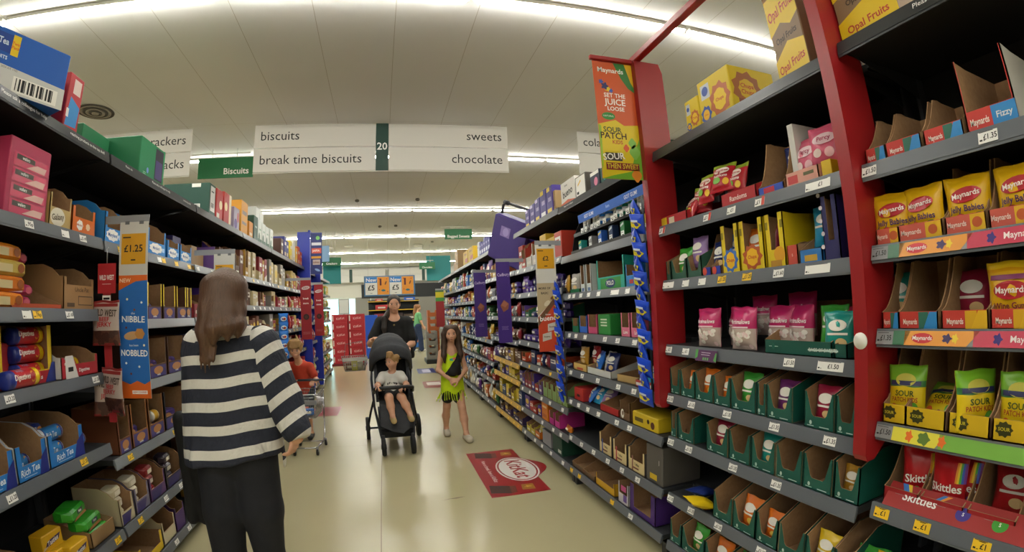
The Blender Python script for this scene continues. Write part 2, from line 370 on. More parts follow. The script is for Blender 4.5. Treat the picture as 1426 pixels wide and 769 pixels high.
# printed promotional shelf edges of the nearest red bay
def promo(b, i, bands, bits):
    sh = BAYS[b].shelves[i]; w = BAYS[b].w; y0, y1 = BAYS[b].y0, BAYS[b].y1; m = MB()
    X = lambda y: (y0+y1)/2-y
    for (ya, yb, c, sl) in bands:
        a, e = X(ya), X(yb); m.poly([(a, -0.044), (e-sl, -0.044), (e, -0.002), (a+sl*0, -0.002)], M(c, 0.35), -0.0005)
    for (kind, y, *r) in bits:
        if kind == 't': m.text(r[0], X(y), -0.023, r[1], M(r[2], .4), -0.0012, True)
        else: m.disc(X(y), -0.023, r[0], r[1], M(r[2], .4), -0.0009, 14, star=r[3] if len(r) > 3 else 0, k=5)
    m.box(-w/2+.003, w/2-.003, 0, .0006, -.044, -.002, M('8a8d90', .4)); o = m.build('printed_shelf_edge', sh, (0, -0.0058, 0)); o.rotation_euler = (-TILT, 0, 0); return o
for i in (2, 3):
    promo('RA', i, [(0.88, 0.82, '2f6b4a', 0.02), (0.84, 0.60, 'e79a35', 0.04), (0.62, 0.2, 'c43a55', 0.03), (0.2, -0.29, 'e79a35', 0)],
      [('d', 0.78, 0.036, 0.015, 'c8202c'), ('t', 0.78, 'Maynards', 0.017, 'f6f0e8'), ('d', 0.70, 0.014, 0.012, '3a2a5a', .3), ('d', 0.675, 0.009, 0.012, 'f0d030', .3), ('d', 0.55, 0.012, 0.014, '3a2a7a', .3), ('t', 0.47, 'Maynards', 0.024, 'f6e8e8')])
promo('RA', 4, [(0.88, 0.70, 'e6dc4a', 0.03), (0.72, 0.40, '79b04a', 0.02), (0.36, -0.29, 'c3c938', 0)],
      [('d', 0.82, 0.012, 0.016, 'e8722a', .3), ('d', 0.77, 0.02, 0.018, '5d7a33', .2), ('d', 0.71, 0.012, 0.016, 'e8722a', .3), ('d', 0.39, 0.022, 0.018, 'b0542c', .2)])

# ------------------------------------------------------------------ red and blue frames standing in front of the bays
RED = M('931b1f', 0.38)
fr = empty('promotional_frame', (1.345, 1.6, 0)); tag(fr, 'tall red frame of posts and an overhead bar around the sweets bays', 'display frame')
for ya, yb, zb, zt in ((2.207, 2.26, 0.93, 2.845), (0.947, 0.998, 0.955, 2.845), (-0.36, -0.31, 0.95, 2.845)):
    p = MB().slab([(0, zb+0.02), (0.012, zb), (0.05, zb), (0.175, zb+0.1), (0.178, zt-0.06), (0.16, zt), (0.0, zt)], 'x', ya-1.6, yb-1.6, RED)
    p.v = [(y, x, z) for (x, y, z) in p.v]; p.f = [f[::-1] for f in p.f]
    p.build('post', fr)
MB().box(0.0, 0.045, -1.96, 0.66, 2.845, 2.885, RED, 0.004).build('overhead_bar', fr)
MB().box(-0.26, 0.04, 0.63, 0.655, 2.836, 2.862, M('8f1a1c', .4), 0.003).build('banner_arm', fr)
st = MB(); st.lathe([(0.026, 0), (0.026, 0.003)], WHITE, 24, (0, 0, 0), 'x'); st.v = [(-a-0.0005, b, c) for a, b, c in st.v]; st.f = [f[::-1] for f in st.f]
st.build('round_sticker', fr, (0, -0.628, 1.335))['label'] = 'round white sticker'
ban = empty('hanging_banner', (1.228, 2.248, 2.48)); tag(ban, 'long orange and yellow printed sweet banner hanging from the near end of a red arm', 'banner')
def P2(m, pts, c, y=-0.0006): m.poly(pts, M(c, 0.45), y)
w2, zt, zb = 0.126, 0.352, -0.335
m = MB(); m.box(-w2, w2, 0, 0.004, zb, zt, M('c8541f', .45))
P2(m, [(-w2, -0.03), (-0.02, 0.0), (0.03, -0.03), (w2, -0.02), (w2, zb), (-w2, zb)], 'd9c216', -.0008)
P2(m, [(0.0, zt), (w2, zt), (w2, 0.17), (0.08, 0.2), (0.04, 0.26)], '2f7a35', -.0008); P2(m, [(0.07, zt), (w2, zt), (w2, 0.19), (0.1, 0.24)], 'e0b21e', -.0010)
P2(m, [(-w2, zb), (w2, zb), (w2, -0.08), (0.085, -0.17), (0.05, -0.29), (-0.06, -0.315)], '6fae2f', -.0010); P2(m, [(-w2, -0.03), (-0.11, -0.04), (-0.115, -0.26), (-w2, -0.3)], '8fb62e', -.0011)
m.text('Maynards', -0.02, 0.3, 0.042, INKW, -.0012, True); m.text('SET THE', -0.01, 0.145, 0.036, INKW, -.0013, True); m.text('JUICE', -0.01, 0.105, 0.052, INKW, -.0013, True); m.text('LOOSE', -0.01, 0.065, 0.034, INKW, -.0013, True)
m.disc(-0.06, 0.02, 0.04, 0.022, M('2f8a3a'), -.0014); m.text('NATURAL', -0.06, 0.02, 0.014, INKW, -.0018)
for (x, z, r, c, s) in ((-0.065, 0.2, .02, '2a2f6a', .3), (-0.05, 0.185, .016, 'e6cc2a', .2), (-0.085, 0.225, .013, '2a55b0', .3), (-0.03, 0.175, .012, '2a55b0', .3)): m.disc(x, z, r, r, M(c), -.0012-r*.01, star=s, k=5)
m.text('SOUR', -0.045, -0.06, 0.042, M('20401c'), -.0014, True); m.text('PATCH', -0.04, -0.095, 0.05, M('2c1a12'), -.0015, True); m.text('KIDS', -0.02, -0.13, 0.03, M('b8432a'), -.0016, True)
m.rect(-0.1, 0.0, -0.235, -0.19, M('3a3330'), -.0013); m.text('SOUR', -0.05, -0.212, 0.05, INKW, -.0016, True, rot=.1); m.rect(-0.1, 0.1, -0.285, -0.245, M('7a1420'), -.0012); m.text('THEN SWEET', 0.0, -0.265, 0.04, M('d8c030'), -.0016, True, .19)
for (x, z, r, c) in ((0.07, -0.13, .022, '7fbb55'), (0.08, -0.18, .03, '7fbb55'), (0.03, -0.16, .016, 'd05a2a'), (0.08, -0.31, .028, 'e08a2a')): m.disc(x, z, r, r*1.3, M(c), -.0012, star=.12, k=4)
m.build('banner_sheet', ban); MB().box(-w2, w2, -.003, .007, zt, zt+.012, M('8f1a1c', .4)).build('top_rail', ban)
# blue frame further along the biscuit side
bf = empty('promotional_frame', (-1.44, 8.635, 0)); tag(bf, 'tall blue frame post standing in front of the far biscuit bays', 'display frame')
BLUE = M('1b2fa0', .4)
for dy in (0, 1.3): MB().box(-0.13, 0.10, dy-0.025, dy+0.025, 0.10, 2.94, BLUE, 0.004).build('post', bf)
MB().box(0.06, 0.1, -0.02, 1.3, 2.94, 2.97, BLUE, 0.003).build('overhead_bar', bf)
bb = empty('hanging_banner', (-1.235, 8.63, 2.56)); tag(bb, 'dark blue printed biscuit banner hanging from the tall blue post', 'banner')
m = MB(); m.box(-0.10, 0.105, 0, 0.004, -0.36, 0.35, M('1f2f72', .45)); m.disc(0.03, 0.27, .035, .035, M('7ec86a'), -.0008); m.rect(-.08, .09, .14, .19, M('d8dde8'), -.0008); m.rect(-.08, .09, .0, .09, M('d0584a'), -.0008); m.rect(-.085, .085, -.09, -.05, M('e0a030'), -.0008); m.rect(-.06, .07, -.2, -.11, M('c8b8b0'), -.0008)
m.text('JAFFA', 0, .045, .05, INKW, -.0014, True); m.text('cakes', 0, -.155, .05, M('7a3a2a'), -.0014, True); m.disc(.02, -.29, .05, .02, M('86a8d8'), -.0008, rot=-.4); m.build('banner_sheet', bb); MB().box(-.1, .105, -.003, .007, .35, .362, BLUE).build('top_rail', bb)

# ------------------------------------------------------------------ signs hanging from the ceiling
PANEL = M('d6d3cc', .5); DGREEN = M('0b3a30', .5); GREEN = M('0d6b3a', .45)
def aisle_sign(x, y, ztop, left, right, num, label, w=2.95, h=0.57):
    r = empty('aisle_sign', (x, y, ztop)); tag(r, label, 'sign', 'aisle signs under the ceiling')
    for k in (0, 1):
        z1 = -0.005-k*h*0.5; z0 = z1-h*0.5+0.012
        for s, ws in ((-1, left), (1, right)):
            a, b = (-w/2, -0.075) if s < 0 else (0.075, w/2)
            p = MB().box(a, b, 0, 0.012, z0, z1, PANEL, 0.002)
            if ws[k]:
                vs, _ = text_polys(ws[k]); tw = (max(v[0] for v in vs)-min(v[0] for v in vs))*0.155
                p.text(ws[k], (a+0.075+tw/2) if s < 0 else (b-0.075-tw/2), (z0+z1)/2, 0.155, INK, -.001)
            p.build('name_panel', r)
    p = MB().box(-0.072, 0.072, -0.006, 0.016, -h, 0, DGREEN, 0.002)
    if num: p.text(num, 0, -h*0.5, 0.12, INKW, -.008, True)
    p.build('number_panel', r)
    MB().box(-w/2, w/2, -0.004, 0.016, -h-0.012, -h, M('c4c0b6', .5)).build('lower_rail', r)
    for s in (-1, 1): MB().tube([(s*w*.35, 0.006, -.004), (s*w*.35, 0.006, CEIL-ztop)], 0.003, STEEL, 6).build('hanger', r)
    return r
aisle_sign(-0.04, 5.4, 3.655, ('biscuits', 'break time biscuits'), ('sweets', 'chocolate'), '20', 'white aisle sign numbered twenty, naming biscuits, sweets and chocolate')
aisle_sign(-3.74, 5.4, 3.655, ('', ''), ('crackers', 'snacks'), '21', 'white aisle sign naming crackers, partly hidden behind the green carton', 2.92)
aisle_sign(3.80, 5.4, 3.655, ('cola', ''), ('', ''), '19', 'white aisle sign naming cola, behind the hanging sweet banner', 2.92)
aisle_sign(-1.72, 23.6, 3.58, ('', ''), ('', ''), '', 'white aisle sign with a dark green middle, far off on the biscuit side', 3.3, .62)
aisle_sign(1.77, 23.6, 3.58, ('', ''), ('', ''), '', 'white aisle sign with a dark green middle, far off on the sweets side', 3.3, .62)
def green_sign(x, y, z, w, h, txt, label, size, ax=0.0):
    r = empty('category_sign', (x, y, z)); tag(r, label, 'sign', 'green category signs')
    p = MB().box(-w/2, w/2, 0, 0.01, -h, 0, GREEN, 0.002)
    if txt:
        vs, _ = text_polys(txt, True); tw = min((max(v[0] for v in vs)-min(v[0] for v in vs))*size, w*.8)
        p.text(txt, w/2-0.06-tw/2 if ax else 0, -h+size*.75, size, INKW, -.001, True, w*.8)
    p.build('sign_panel', r)
    MB().box(-w/2-0.1, w/2-0.05, 0.0, 0.014, 0.05, 0.065, M('dcd9d0', .4)).build('top_rail', r)
    for s in (-.25, .2):
        MB().tube([(s*w, 0.006, 0), (s*w, 0.006, 0.052)], 0.006, WHITE, 6).build('hook', r)
        MB().tube([(s*w, 0.006, 0.065), (s*w, 0.006, CEIL-z)], 0.003, STEEL, 6).build('hanger', r)
green_sign(-2.115, 6.2, 3.545, 0.76, 0.275, 'Biscuits', 'green hanging sign reading Biscuits beside the white aisle sign', 0.115, 1)
green_sign(1.865, 12.4, 3.58, 0.72, 0.27, 'Bagged Sweets', 'green hanging sign far off above the sweets side', 0.1)
green_sign(-1.45, 13, 2.975, 0.5, 0.22, 'Crackers', 'green hanging sign far off beside the tall blue post', 0.08)
green_sign(1.33, 16, 3.09, 0.52, 0.23, 'Chocolate', 'green hanging sign far off beside plain brown boxes', 0.08)
for (x, y, z0, z1, w, lb) in ((-1.48, 13.3, 2.3, 2.9, .48, 'teal end panel below a small green sign, far off on the biscuit side'), (1.75, 16.4, 2.5, 3.34, .82, 'teal end panel behind plain brown boxes, far off on the sweets side')):
    tag(MB().box(x-w/2, x+w/2, y, y+.05, z0, z1, M('128084', .5), .004).build('end_panel'), lb, 'panel')
    tag(MB().tube([(x, y+.025, z1), (x, y+.025, CEIL)], .004, STEEL, 6).build('panel_hanger'), 'thin steel rod holding up the %s teal panel' % ('biscuit-side' if x < 0 else 'sweets-side'), 'rod')
# the four-poster price banner
pb = empty('price_banner', (0.068, 14, 2.5)); tag(pb, 'blue-framed hanging banner of two white price posters and two orange pictures', 'sign')
MB().box(-0.72, 0.73, 0, 0.02, -.54, .03, M('3f6f9c', .5), .003).build('banner_board', pb)
for k, x in enumerate((-0.52, -0.175, 0.175, 0.52)):
    m = MB(); m.box(x-.168, x+.168, -.0008, .001, -.503, .003, M('e8e6e0'))
    if k % 2 == 0:
        m.rect(x-.165, x+.165, -.5, 0, M('e8e6e0'), -.001); m.rect(x-.165, x+.165, -.16, 0, M('2a7fd0'), -.002); m.text('New', x, -.085, .15, INKW, -.003, True); m.text('£5', x, -.31, .2, INK, -.003, True); m.rect(x-.03, x+.03, -.46, -.45, INK, -.003)
    else:
        m.rect(x-.165, x+.165, -.5, 0, M('e8962a'), -.001); m.box(x-.1, x-.05, -.004, -.001, -.24, -.08, M('5a1a2a')); m.disc(x-.075, -.07, .03, .03, M('5a1a2a'), -.004); m.disc(x+.07, -.17, .02, .06, M('7a4a2a'), -.003, rot=-.4); m.disc(x, -.38, .06, .03, M('2f6f7a'), -.003)
        for a, b in ((-.12, -.05), (.1, -.06), (.12, -.42), (-.11, -.36)): m.disc(x+a, b, .014, .014, M('c02a2a'), -.003)
    m.build('poster', pb)
for s in (-.6, .6): MB().tube([(s, .01, .03), (s, .01, CEIL-2.5)], .0015, M('8a877e', .6), 5).build('hanger', pb)
# ceiling fittings
m = MB(); GR = M('6a6459', .6)
av = empty('ceiling_vent', (-3.19, 4.74, CEIL)); tag(av, 'round ringed air vent in the ceiling above the biscuit shelves', 'vent')
for k in range(6):
    r = .21-.034*k; MB().lathe([(r, -.004-k*.004), (r+.0, -.012-k*.004), (r-.012, -.012-k*.004), (r-.014, -.002)], M('544e44' if k % 2 == 0 else 'a79e8e', .6), 36).build('vent_ring', av)
i = 0
for (x, y) in ((-0.55, 9.35), (0.62, 9.3), (-0.15, 12.3), (0.25, 12.2), (1.05, 16.0), (-1.2, 15.8), (1.45, 15.2), (-1.9, 16.2), (2.0, 13.2)):
    big = i in (4, 5, 7); m = MB()
    m.lathe([(.03, 0), (.045, -.015), (.04, -.04), (.02, -.05)] if not big else [(.14, 0), (.15, -.03), (.12, -.06), (.02, -.07)], M('5f5a50', .5) if not big else M('f2efe6', .5), 16)
    tag(m.build('smoke_detector' if not big else 'ceiling_speaker', None, (x, y, CEIL)), '%s %s, %s of the small ceiling fittings past the aisle sign' % ('small dark' if not big else 'round white', 'smoke detector' if not big else 'ceiling speaker', ORD[i]), 'ceiling fitting'); i += 1

# ------------------------------------------------------------------ the far end of the store
def wall_bit(name, x0, x1, y0, y1, z0, z1, c): return structure(MB().box(x0, x1, y0, y1, z0, z1, M(c, .7)).build(name))
wall_bit('trim_1', -5, 6, 24.0, 24.3, 2.86, CEIL, 'e4e2dc'); wall_bit('trim_2', -1.25, 6, 23.95, 24.3, 2.2, 2.86, '26282a'); wall_bit('trim_3', -5, -1.25, 24.0, 24.3, 2.25, 2.86, 'd8d4c8')
wall_bit('column_1', -1.55, -0.85, 24.0, 24.6, 0, 2.25, '8d8a82')
wn = structure(MB().box(-4.6, -1.6, 24.2, 24.25, 0.3, 2.2, M('a8e4ea', .4, 0, 2.2, 'daylight_glazing')).build('window_1'))
wall_bit('wall_far', -0.85, 6, 25.5, 25.7, 0, 2.4, '85827a')
# ------------------------------------------------------------------ goods: one builder per kind
_proto = {}
def make(key, fn):
    if key in _proto: return copy_tree(_proto[key])
    _proto[key] = fn(); return _proto[key]
def F(h, r=0.28): return M(h, r)              # shiny film
def K(h): return M(h, 0.55)                   # printed card
def onto(o, q):
    """add printed surface pattern to the mesh of the part it lies on"""
    me = o.data; k = MB(); k.mats = list(me.materials)
    k.v = [tuple(v.co) for v in me.vertices]; k.f = [tuple(p.vertices) for p in me.polygons]; k.m = [p.material_index for p in me.polygons]; k.sm = [p.use_smooth for p in me.polygons]
    for f, i, sm in zip(q.f, q.m, q.sm): k.f.append(tuple(len(k.v)+j for j in f)); k.m.append(k.mi(q.mats[i])); k.sm.append(sm)
    k.v += q.v; o.data = k.mesh(me.name); D.meshes.remove(me); return o
PLACED = []
PHR = {}
def put(o, b, i, y, look, cat, inset=0.012, dz=0.0, rz=0.0, rot=None, group=None, noun=None):
    B = BAYS[b]; s = B.side
    if o.data and abs(rz) < .2: hx = max(abs(c[0]) for c in o.bound_box)+.006; y = min(max(y, B.y0+hx), B.y1-hx) if B.y1-B.y0 > 2*hx else y
    o.location = ((RX if s > 0 else LX)+s*inset, y, B.zs[i]+0.0005+dz)
    if rot: o.rotation_euler = (Matrix.Rotation(-PI/2*s+rz, 4, 'Z') @ Matrix.Rotation(rot[0], 4, 'X') @ Matrix.Rotation(rot[1], 4, 'Y')).to_euler()
    else: o.rotation_euler = (0, 0, -PI/2*s+rz)
    PLACED.append((o, b, i, y, dz, inset, look, cat, noun or cat, group)); return o
SHORT = {'LA': 'nearest biscuit bay', 'LB': 'jerky bay', 'LC': 'bay behind jumper', 'LD': 'bay above boy', 'LE': 'before red cards', 'LF': 'before blue post', 'LG': 'past blue post', 'LH': 'furthest biscuit bay', 'RA': 'nearest red bay', 'RB': 'second red bay', 'RI': 'furthest sweets bay'}
SHELFN = ['top', 'second', 'third', 'fourth', 'fifth', 'sixth', 'seventh', 'eighth', 'ninth']
def label_goods():
    by = {}
    for p in PLACED: by.setdefault((p[1], p[2], p[8]), []).append(p)
    for (b, i, noun), L in by.items():
        B = BAYS[b]; L.sort(key=lambda p: (-p[3]*B.side, p[4], p[5]))
        last = i == len(B.zs)-1
        for n, p in enumerate(L):
            o, look, cat, g = p[0], p[6], p[7], p[9]
            od = ORD[n] if n < 20 else 'twenty-'+ORD[n-20]
            sh = 'bottom' if last else SHELFN[i]
            pos = ('%s %s from left on %s shelf, %s' % (od, noun, sh, B.phrase)) if len(L) > 1 else 'only %s on %s shelf, %s' % (noun, sh, B.phrase)
            pos2 = pos.replace(' from left', '')
            t = look+', '+pos
            for t2 in (look+', '+pos2, '%s, %s %s on %s shelf, %s' % (look, od, noun, sh, SHORT.get(b, B.phrase)), '%s, %s on %s shelf, %s' % (look, od, sh, SHORT.get(b, B.phrase)), '%s, %s, %s shelf, %s' % (look, od, sh, SHORT.get(b, B.phrase)), '%s, %s, %s shelf' % (look, od, sh)):
                if len(t.split()) > 16: t = t2
            tag(o, t, cat, g or '%ss on the %s shelf of the %s' % (noun, sh, B.phrase))
def tray(w, d, h, style, outer, hf=0.06, inner=None, deco=None, mid=None, pw=0.02, side=None):
    inner = inner or CARD; oc = K(outer); t = 0.004; m = MB(); sd = K(side) if side else (inner if style == 'slope' else oc); c = w/2
    m.box(-c, c, 0, d, 0, t, inner)
    m.slab([(-c, 0), (c, 0), (c, h), (-c, h)], 'y', d-t, d, inner, oc, inner)
    if style == 'notch': pr = [(0, 0), (0, hf), (d*.10, hf+(h-hf)*.25), (d*.42, h), (d, h), (d, 0)]
    elif style == 'slope': pr = [(0, 0)]+[(d*.40*q, hf+(h-hf)*q**1.8) for q in (0, .25, .5, .7, .85, 1)]+[(d*.47, h), (d, h), (d, 0)]
    elif style == 'pillar': pr = [(0, 0), (0, h), (d*.25, h*.97), (d, h), (d, 0)]
    elif style == 'wave': pr = [(0, 0), (0, h*.72), (d*.1, h*.74), (d*.22, h*.9), (d*.4, h), (d, h), (d, 0)]
    else: pr = [(0, 0), (0, hf), (d, h), (d, 0)]
    m.slab(pr, 'x', -c, -c+t, sd, inner, inner); m.slab(pr, 'x', c-t, c, inner, sd, inner)
    if style == 'notch': fp = [(-c, 0), (c, 0), (c, hf), (c-.010, hf), (c*.5, hf*.40), (c*.38, hf*.34), (-c*.38, hf*.34), (-c*.5, hf*.40), (-c+.010, hf), (-c, hf)]
    elif style == 'pillar': fp = [(-c, 0), (c, 0), (c, h), (c-pw, h), (c-pw*1.05, hf), (-c+pw*1.05, hf), (-c+pw, h), (-c, h)]
    elif style == 'wave': fp = [(-c, 0), (c, 0), (c, h*.72), (c-pw, h*.72), (c-pw*1.1, hf), (-c+pw*1.1, hf), (-c+pw, h*.72), (-c, h*.72)]
    else: fp = [(-c, 0), (c, 0), (c, hf), (-c, hf)]
    fm = MB(); fm.slab(fp, 'y', 0, t, oc, inner, inner)
    if deco: deco(fm)
    if style == 'slope': m.slab([(d*.40, h), (d*.52, h+.004), (d*.62, h), (d*.5, h-.004)], 'x', -c-.006, -c+t, inner)
    o = m.build('display_tray'); fm.build('front_panel', o)
    return o
def carton(w, d, h, col, deco=None, top=None, front=None, lid=0, name='carton'):
    m = MB(); m.box(-w/2, w/2, 0, d, 0, h, K(col), min(.004, w*.04), {k: K(v) for k, v in (('top', top), ('front', front)) if v})
    o = m.build(name)
    if lid:
        q = MB(); q.slab([(-w/2, h), (w/2, h), (w/2+.01, h+.05), (-w/2-.01, h+.06)], 'y', 0, .003, CARD); q.build('lid_flap', o)
    if deco: q = MB(); deco(q); onto(o, q)
    return o
def pouch(w, h, t, bands, deco=None, seed=0, name='sweet_bag', lean=0.0):
    """a pillow bag standing up: bands [(height fraction, colour)], sealed flat at top and bottom"""
    rr = random.Random(seed); ph = [rr.uniform(0, 6) for _ in range(4)]; am = t*.10
    def prof(u, v):
        a = max(0.0, 1-abs(u)**2.6)**.7; vv = (v-.06)/.86; c = max(0.0, math.sin(PI*min(1, max(0, vv))))**.55 if 0 < vv < 1 else 0
        return t/2*a*c
    def wr(u, v): return am*(math.sin(9*u+ph[0]+4*v)*.5+math.sin(14*v+ph[1]+3*u)*.5)*(1-abs(u))**.5*math.sin(PI*max(0, min(1, v)))
    def xof(u, v):
        vv = (v-.06)/.86; c = max(0.0, math.sin(PI*vv)) if 0 < vv < 1 else 0
        return u*w/2*(1-.07*c)
    def zof(u, v): return v*h+.012*h*math.sin(5*u+ph[2])*(v > .5)*v
    nu, nv = 12, 18; m = MB(); V = []; Fc = []; ms = []
    for s in (-1, 1):
        for j in range(nv+1):
            for i in range(nu+1):
                u, v = -1+2*i/nu, j/nv
                V.append((xof(u, v), s*(prof(u, v)+.0008)+wr(u, v)*.6, zof(u, v)))
    N = (nu+1)*(nv+1)
    def bm(v):
        for lim, c in bands:
            if v <= lim: return F(c)
        return F(bands[-1][1])
    for s in (0, 1):
        for j in range(nv):
            for i in range(nu):
                k = s*N+j*(nu+1)+i; f = (k, k+1, k+nu+2, k+nu+1)
                Fc.append(f if s == 0 else f[::-1]); ms.append(bm((j+.5)/nv))
    m.add(V, Fc, ms, True)
    # close the four edges
    e = []
    for j in range(nv):
        a, b = j*(nu+1), (j+1)*(nu+1); e.append((a, b, N+b, N+a)); a, b = a+nu, b+nu; e.append((b, a, N+a, N+b))
    for i in range(nu): e.append((i+1, i, N+i, N+i+1)); k = nv*(nu+1)+i; e.append((k, k+1, N+k+1, N+k))
    m.f += e; m.m += [m.mi(bm(.5))]*len(e); m.sm += [False]*len(e)
    o = m.build(name)
    def warp(x, z):
        u = max(-1, min(1, x/(w/2*.96))); v = z/h; return -(prof(u, v)+.0034)-abs(wr(u, v))*.8
    if deco: q = MB(); deco(q, warp); onto(o, q)
    return o
def roll(L, r, bands, deco=None, axis='x', name='biscuit_roll'):
    """a wrapped roll lying down; bands [(fraction of length, colour)]"""
    p = [(.004, 0), (r*.55, .002), (r*.93, .006), (r, .014)]; ms = [F(bands[0][1])]*3; a = .014
    for lim, c in bands:
        z = max(a+.002, min(L-.014, lim*L)); p.append((r, z)); ms.append(F(c)); a = z
    p += [(r*.93, L-.006), (r*.55, L-.002), (.004, L)]; ms += [F(bands[-1][1])]*3
    m = MB(); m.lathe(p, ms, 18, (-L/2, r, r) if axis == 'x' else (0, 0, r), axis)
    o = m.build(name)
    if deco:
        q = MB(); deco(q, (lambda x, z: r-math.sqrt(max(1e-9, r*r-(z-r)**2))-.0009)); onto(o, q)
    return o
def tub(r, h, body, lid='eeeeee', tagc=True, name='gum_tub'):
    m = MB(); m.lathe([(r*.9, 0), (r, .004), (r, h*.62), (r*.92, h*.68)], [F(body)]*3, 14)
    o = m.build(name)
    q = MB(); q.lathe([(r*.98, h*.68), (r*.98, h*.95), (r*.9, h)], F(lid, .4), 14); q.build('lid', o)
    q = MB(); q.lathe([(r*1.012, h*.2), (r*1.012, h*.5)], F('e8eef2'), 14); q.build('wrap_label', o)
    return o
def pack(w, d, h, col, deco=None, bulge=.004, name='biscuit_pack', n=3):
    """a film-wrapped multipack: soft box with crimped ends"""
    m = MB(); c = w/2; V = []; Fc = []
    xs = [-c-.012, -c-.010, -c, -c+.006, -c/2, 0, c/2, c-.006, c, c+.010, c+.012]
    for k, x in enumerate(xs):
        q = .25 if k in (0, 1, 9, 10) else .8 if k in (2, 8) else 1.0; b = bulge if 3 < k < 7 else 0
        hh = h*q if q > .3 else h*.7; dd = d*q if q > .3 else .004; zc = h/2; yc = d/2
        y0, y1, z0, z1 = yc-dd/2-b, yc+dd/2+b, zc-hh/2-(b if q == 1 else 0)*0, zc+hh/2+b; e = min(.012, dd*.3, hh*.3)
        V += [(x, y0+e, z0), (x, y1-e, z0), (x, y1, z0+e), (x, y1, z1-e), (x, y1-e, z1), (x, y0+e, z1), (x, y0, z1-e), (x, y0, z0+e)]
    for k in range(len(xs)-1):
        for j in range(8): Fc.append((k*8+j, k*8+(j+1) % 8, k*8+8+(j+1) % 8, k*8+8+j))
    Fc = [f[::-1] for f in Fc]; Fc += [tuple(range(8)), tuple(range(len(V)-1, len(V)-9, -1))]
    m.add(V, Fc, F(col), False); o = m.build(name)
    if deco: q = MB(); deco(q); q.v = [(x, y-bulge-.0006, z) for x, y, z in q.v]; onto(o, q)
    return o
# printed decorations
def lines(m, x, z, w, c, n=3, g=.006, y=-.0007):
    for k in range(n): m.rect(x-w/2, x+w/2*(1-.15*(k % 2)), z-k*g-.0012, z-k*g+.0012, M(c), y)
def oval(m, x, z, rx, rz, c, txt=None, tc='ffffff', size=None, warp=None, rot=0, star=0, k=0):
    q = .0009+.012*max(0, .09-rx)                          # smaller badges lie on top of larger ones
    m.disc(x, z, rx, rz, M(c, .4), -q, warp=warp and (lambda a, b: warp(a, b)-.0003), star=star, k=k, rot=rot)
    if txt: m.text(txt, x, z, size or rz*.9, M(tc, .4), -q-.0007, True, rx*1.75, rot, warp=warp and (lambda a, b: warp(a, b)-.0009))
def barcode(m, x, z, w, h):
    m.rect(x-w/2, x+w/2, z-h/2, z+h/2, WHITE, -.0008)
    for k in range(13): a = x-w*.44+w*.88*k/13; m.rect(a, a+w*(.02+.02*((k*7) % 3)), z-h*.38, z+h*.42, INK, -.0014)
# ------------------------------------------------------------------ sweets side, nearest red-framed bay
POSTS = [(.945, 1.0), (2.205, 2.262)]
def span(a, b):
    lo, hi = min(a, b), max(a, b); mid = (lo+hi)/2
    for p, q in POSTS:                                      # keep clear of the posts
        if mid <= (p+q)/2: hi = min(hi, p-.004)
        else: lo = max(lo, q+.004)
    return (lo+hi)/2, hi-lo
def HM(b, i): return BAYS[b].zs[i-1]-BAYS[b].zs[i]-(.062 if i > 1 else .07) if i > 0 else 9
def d_may(w, h, c1='2f6b5a', c2='2f86c8', txt='Maynards'):
    def f(m):
        m.rect(w*.02, w*.27, 0.002, h-.002, M(c1), -.0006); m.poly([(w*.14, .002), (w*.48, .002), (w*.48, h-.002), (w*.3, h-.002)], M(c2), -.0009)
        m.text(txt, -w*.2, h*.42, h*.42, M('f2e6dc'), -.0010, True, w*.36)
    return f
for (a, e) in ((0.979, 0.860), (0.857, 0.726), (0.720, 0.588)):
    y, w = span(a, e); w = round(w-.006, 3)
    put(tray(w, .26, .165, 'slope', 'c53a33', .05, deco=d_may(w, .05)), 'RA', 1, y, 'red card tray with a blue patch and tall brown sides', 'tray')
y, w = span(0.581, 0.427)
def f(m): m.rect(w*.02, w*.48, .002, .058, M('2f86c8'), -.0006); m.text('Maynards', -w*.22, .027, .026, M('f2e6dc'), -.001, True, w*.36); m.text('Fizzy', w*.25, .03, .024, M('d8dde0'), -.001, True)
put(tray(w-.006, .3, .21, 'pillar', 'c53a33', .06, deco=f, pw=.006, side='c9c5bb'), 'RA', 1, y, 'wide open brown box with a white edge and red and blue front', 'tray')
def d_bag(c, txt, txt2='', oc='c0202c', tc='f4ece4', tc2='3a2050', oz=.62, extra=None):
    def f(m, wp):
        oval(m, 0, oz, .0, .0, oc) if 0 else None
    return f
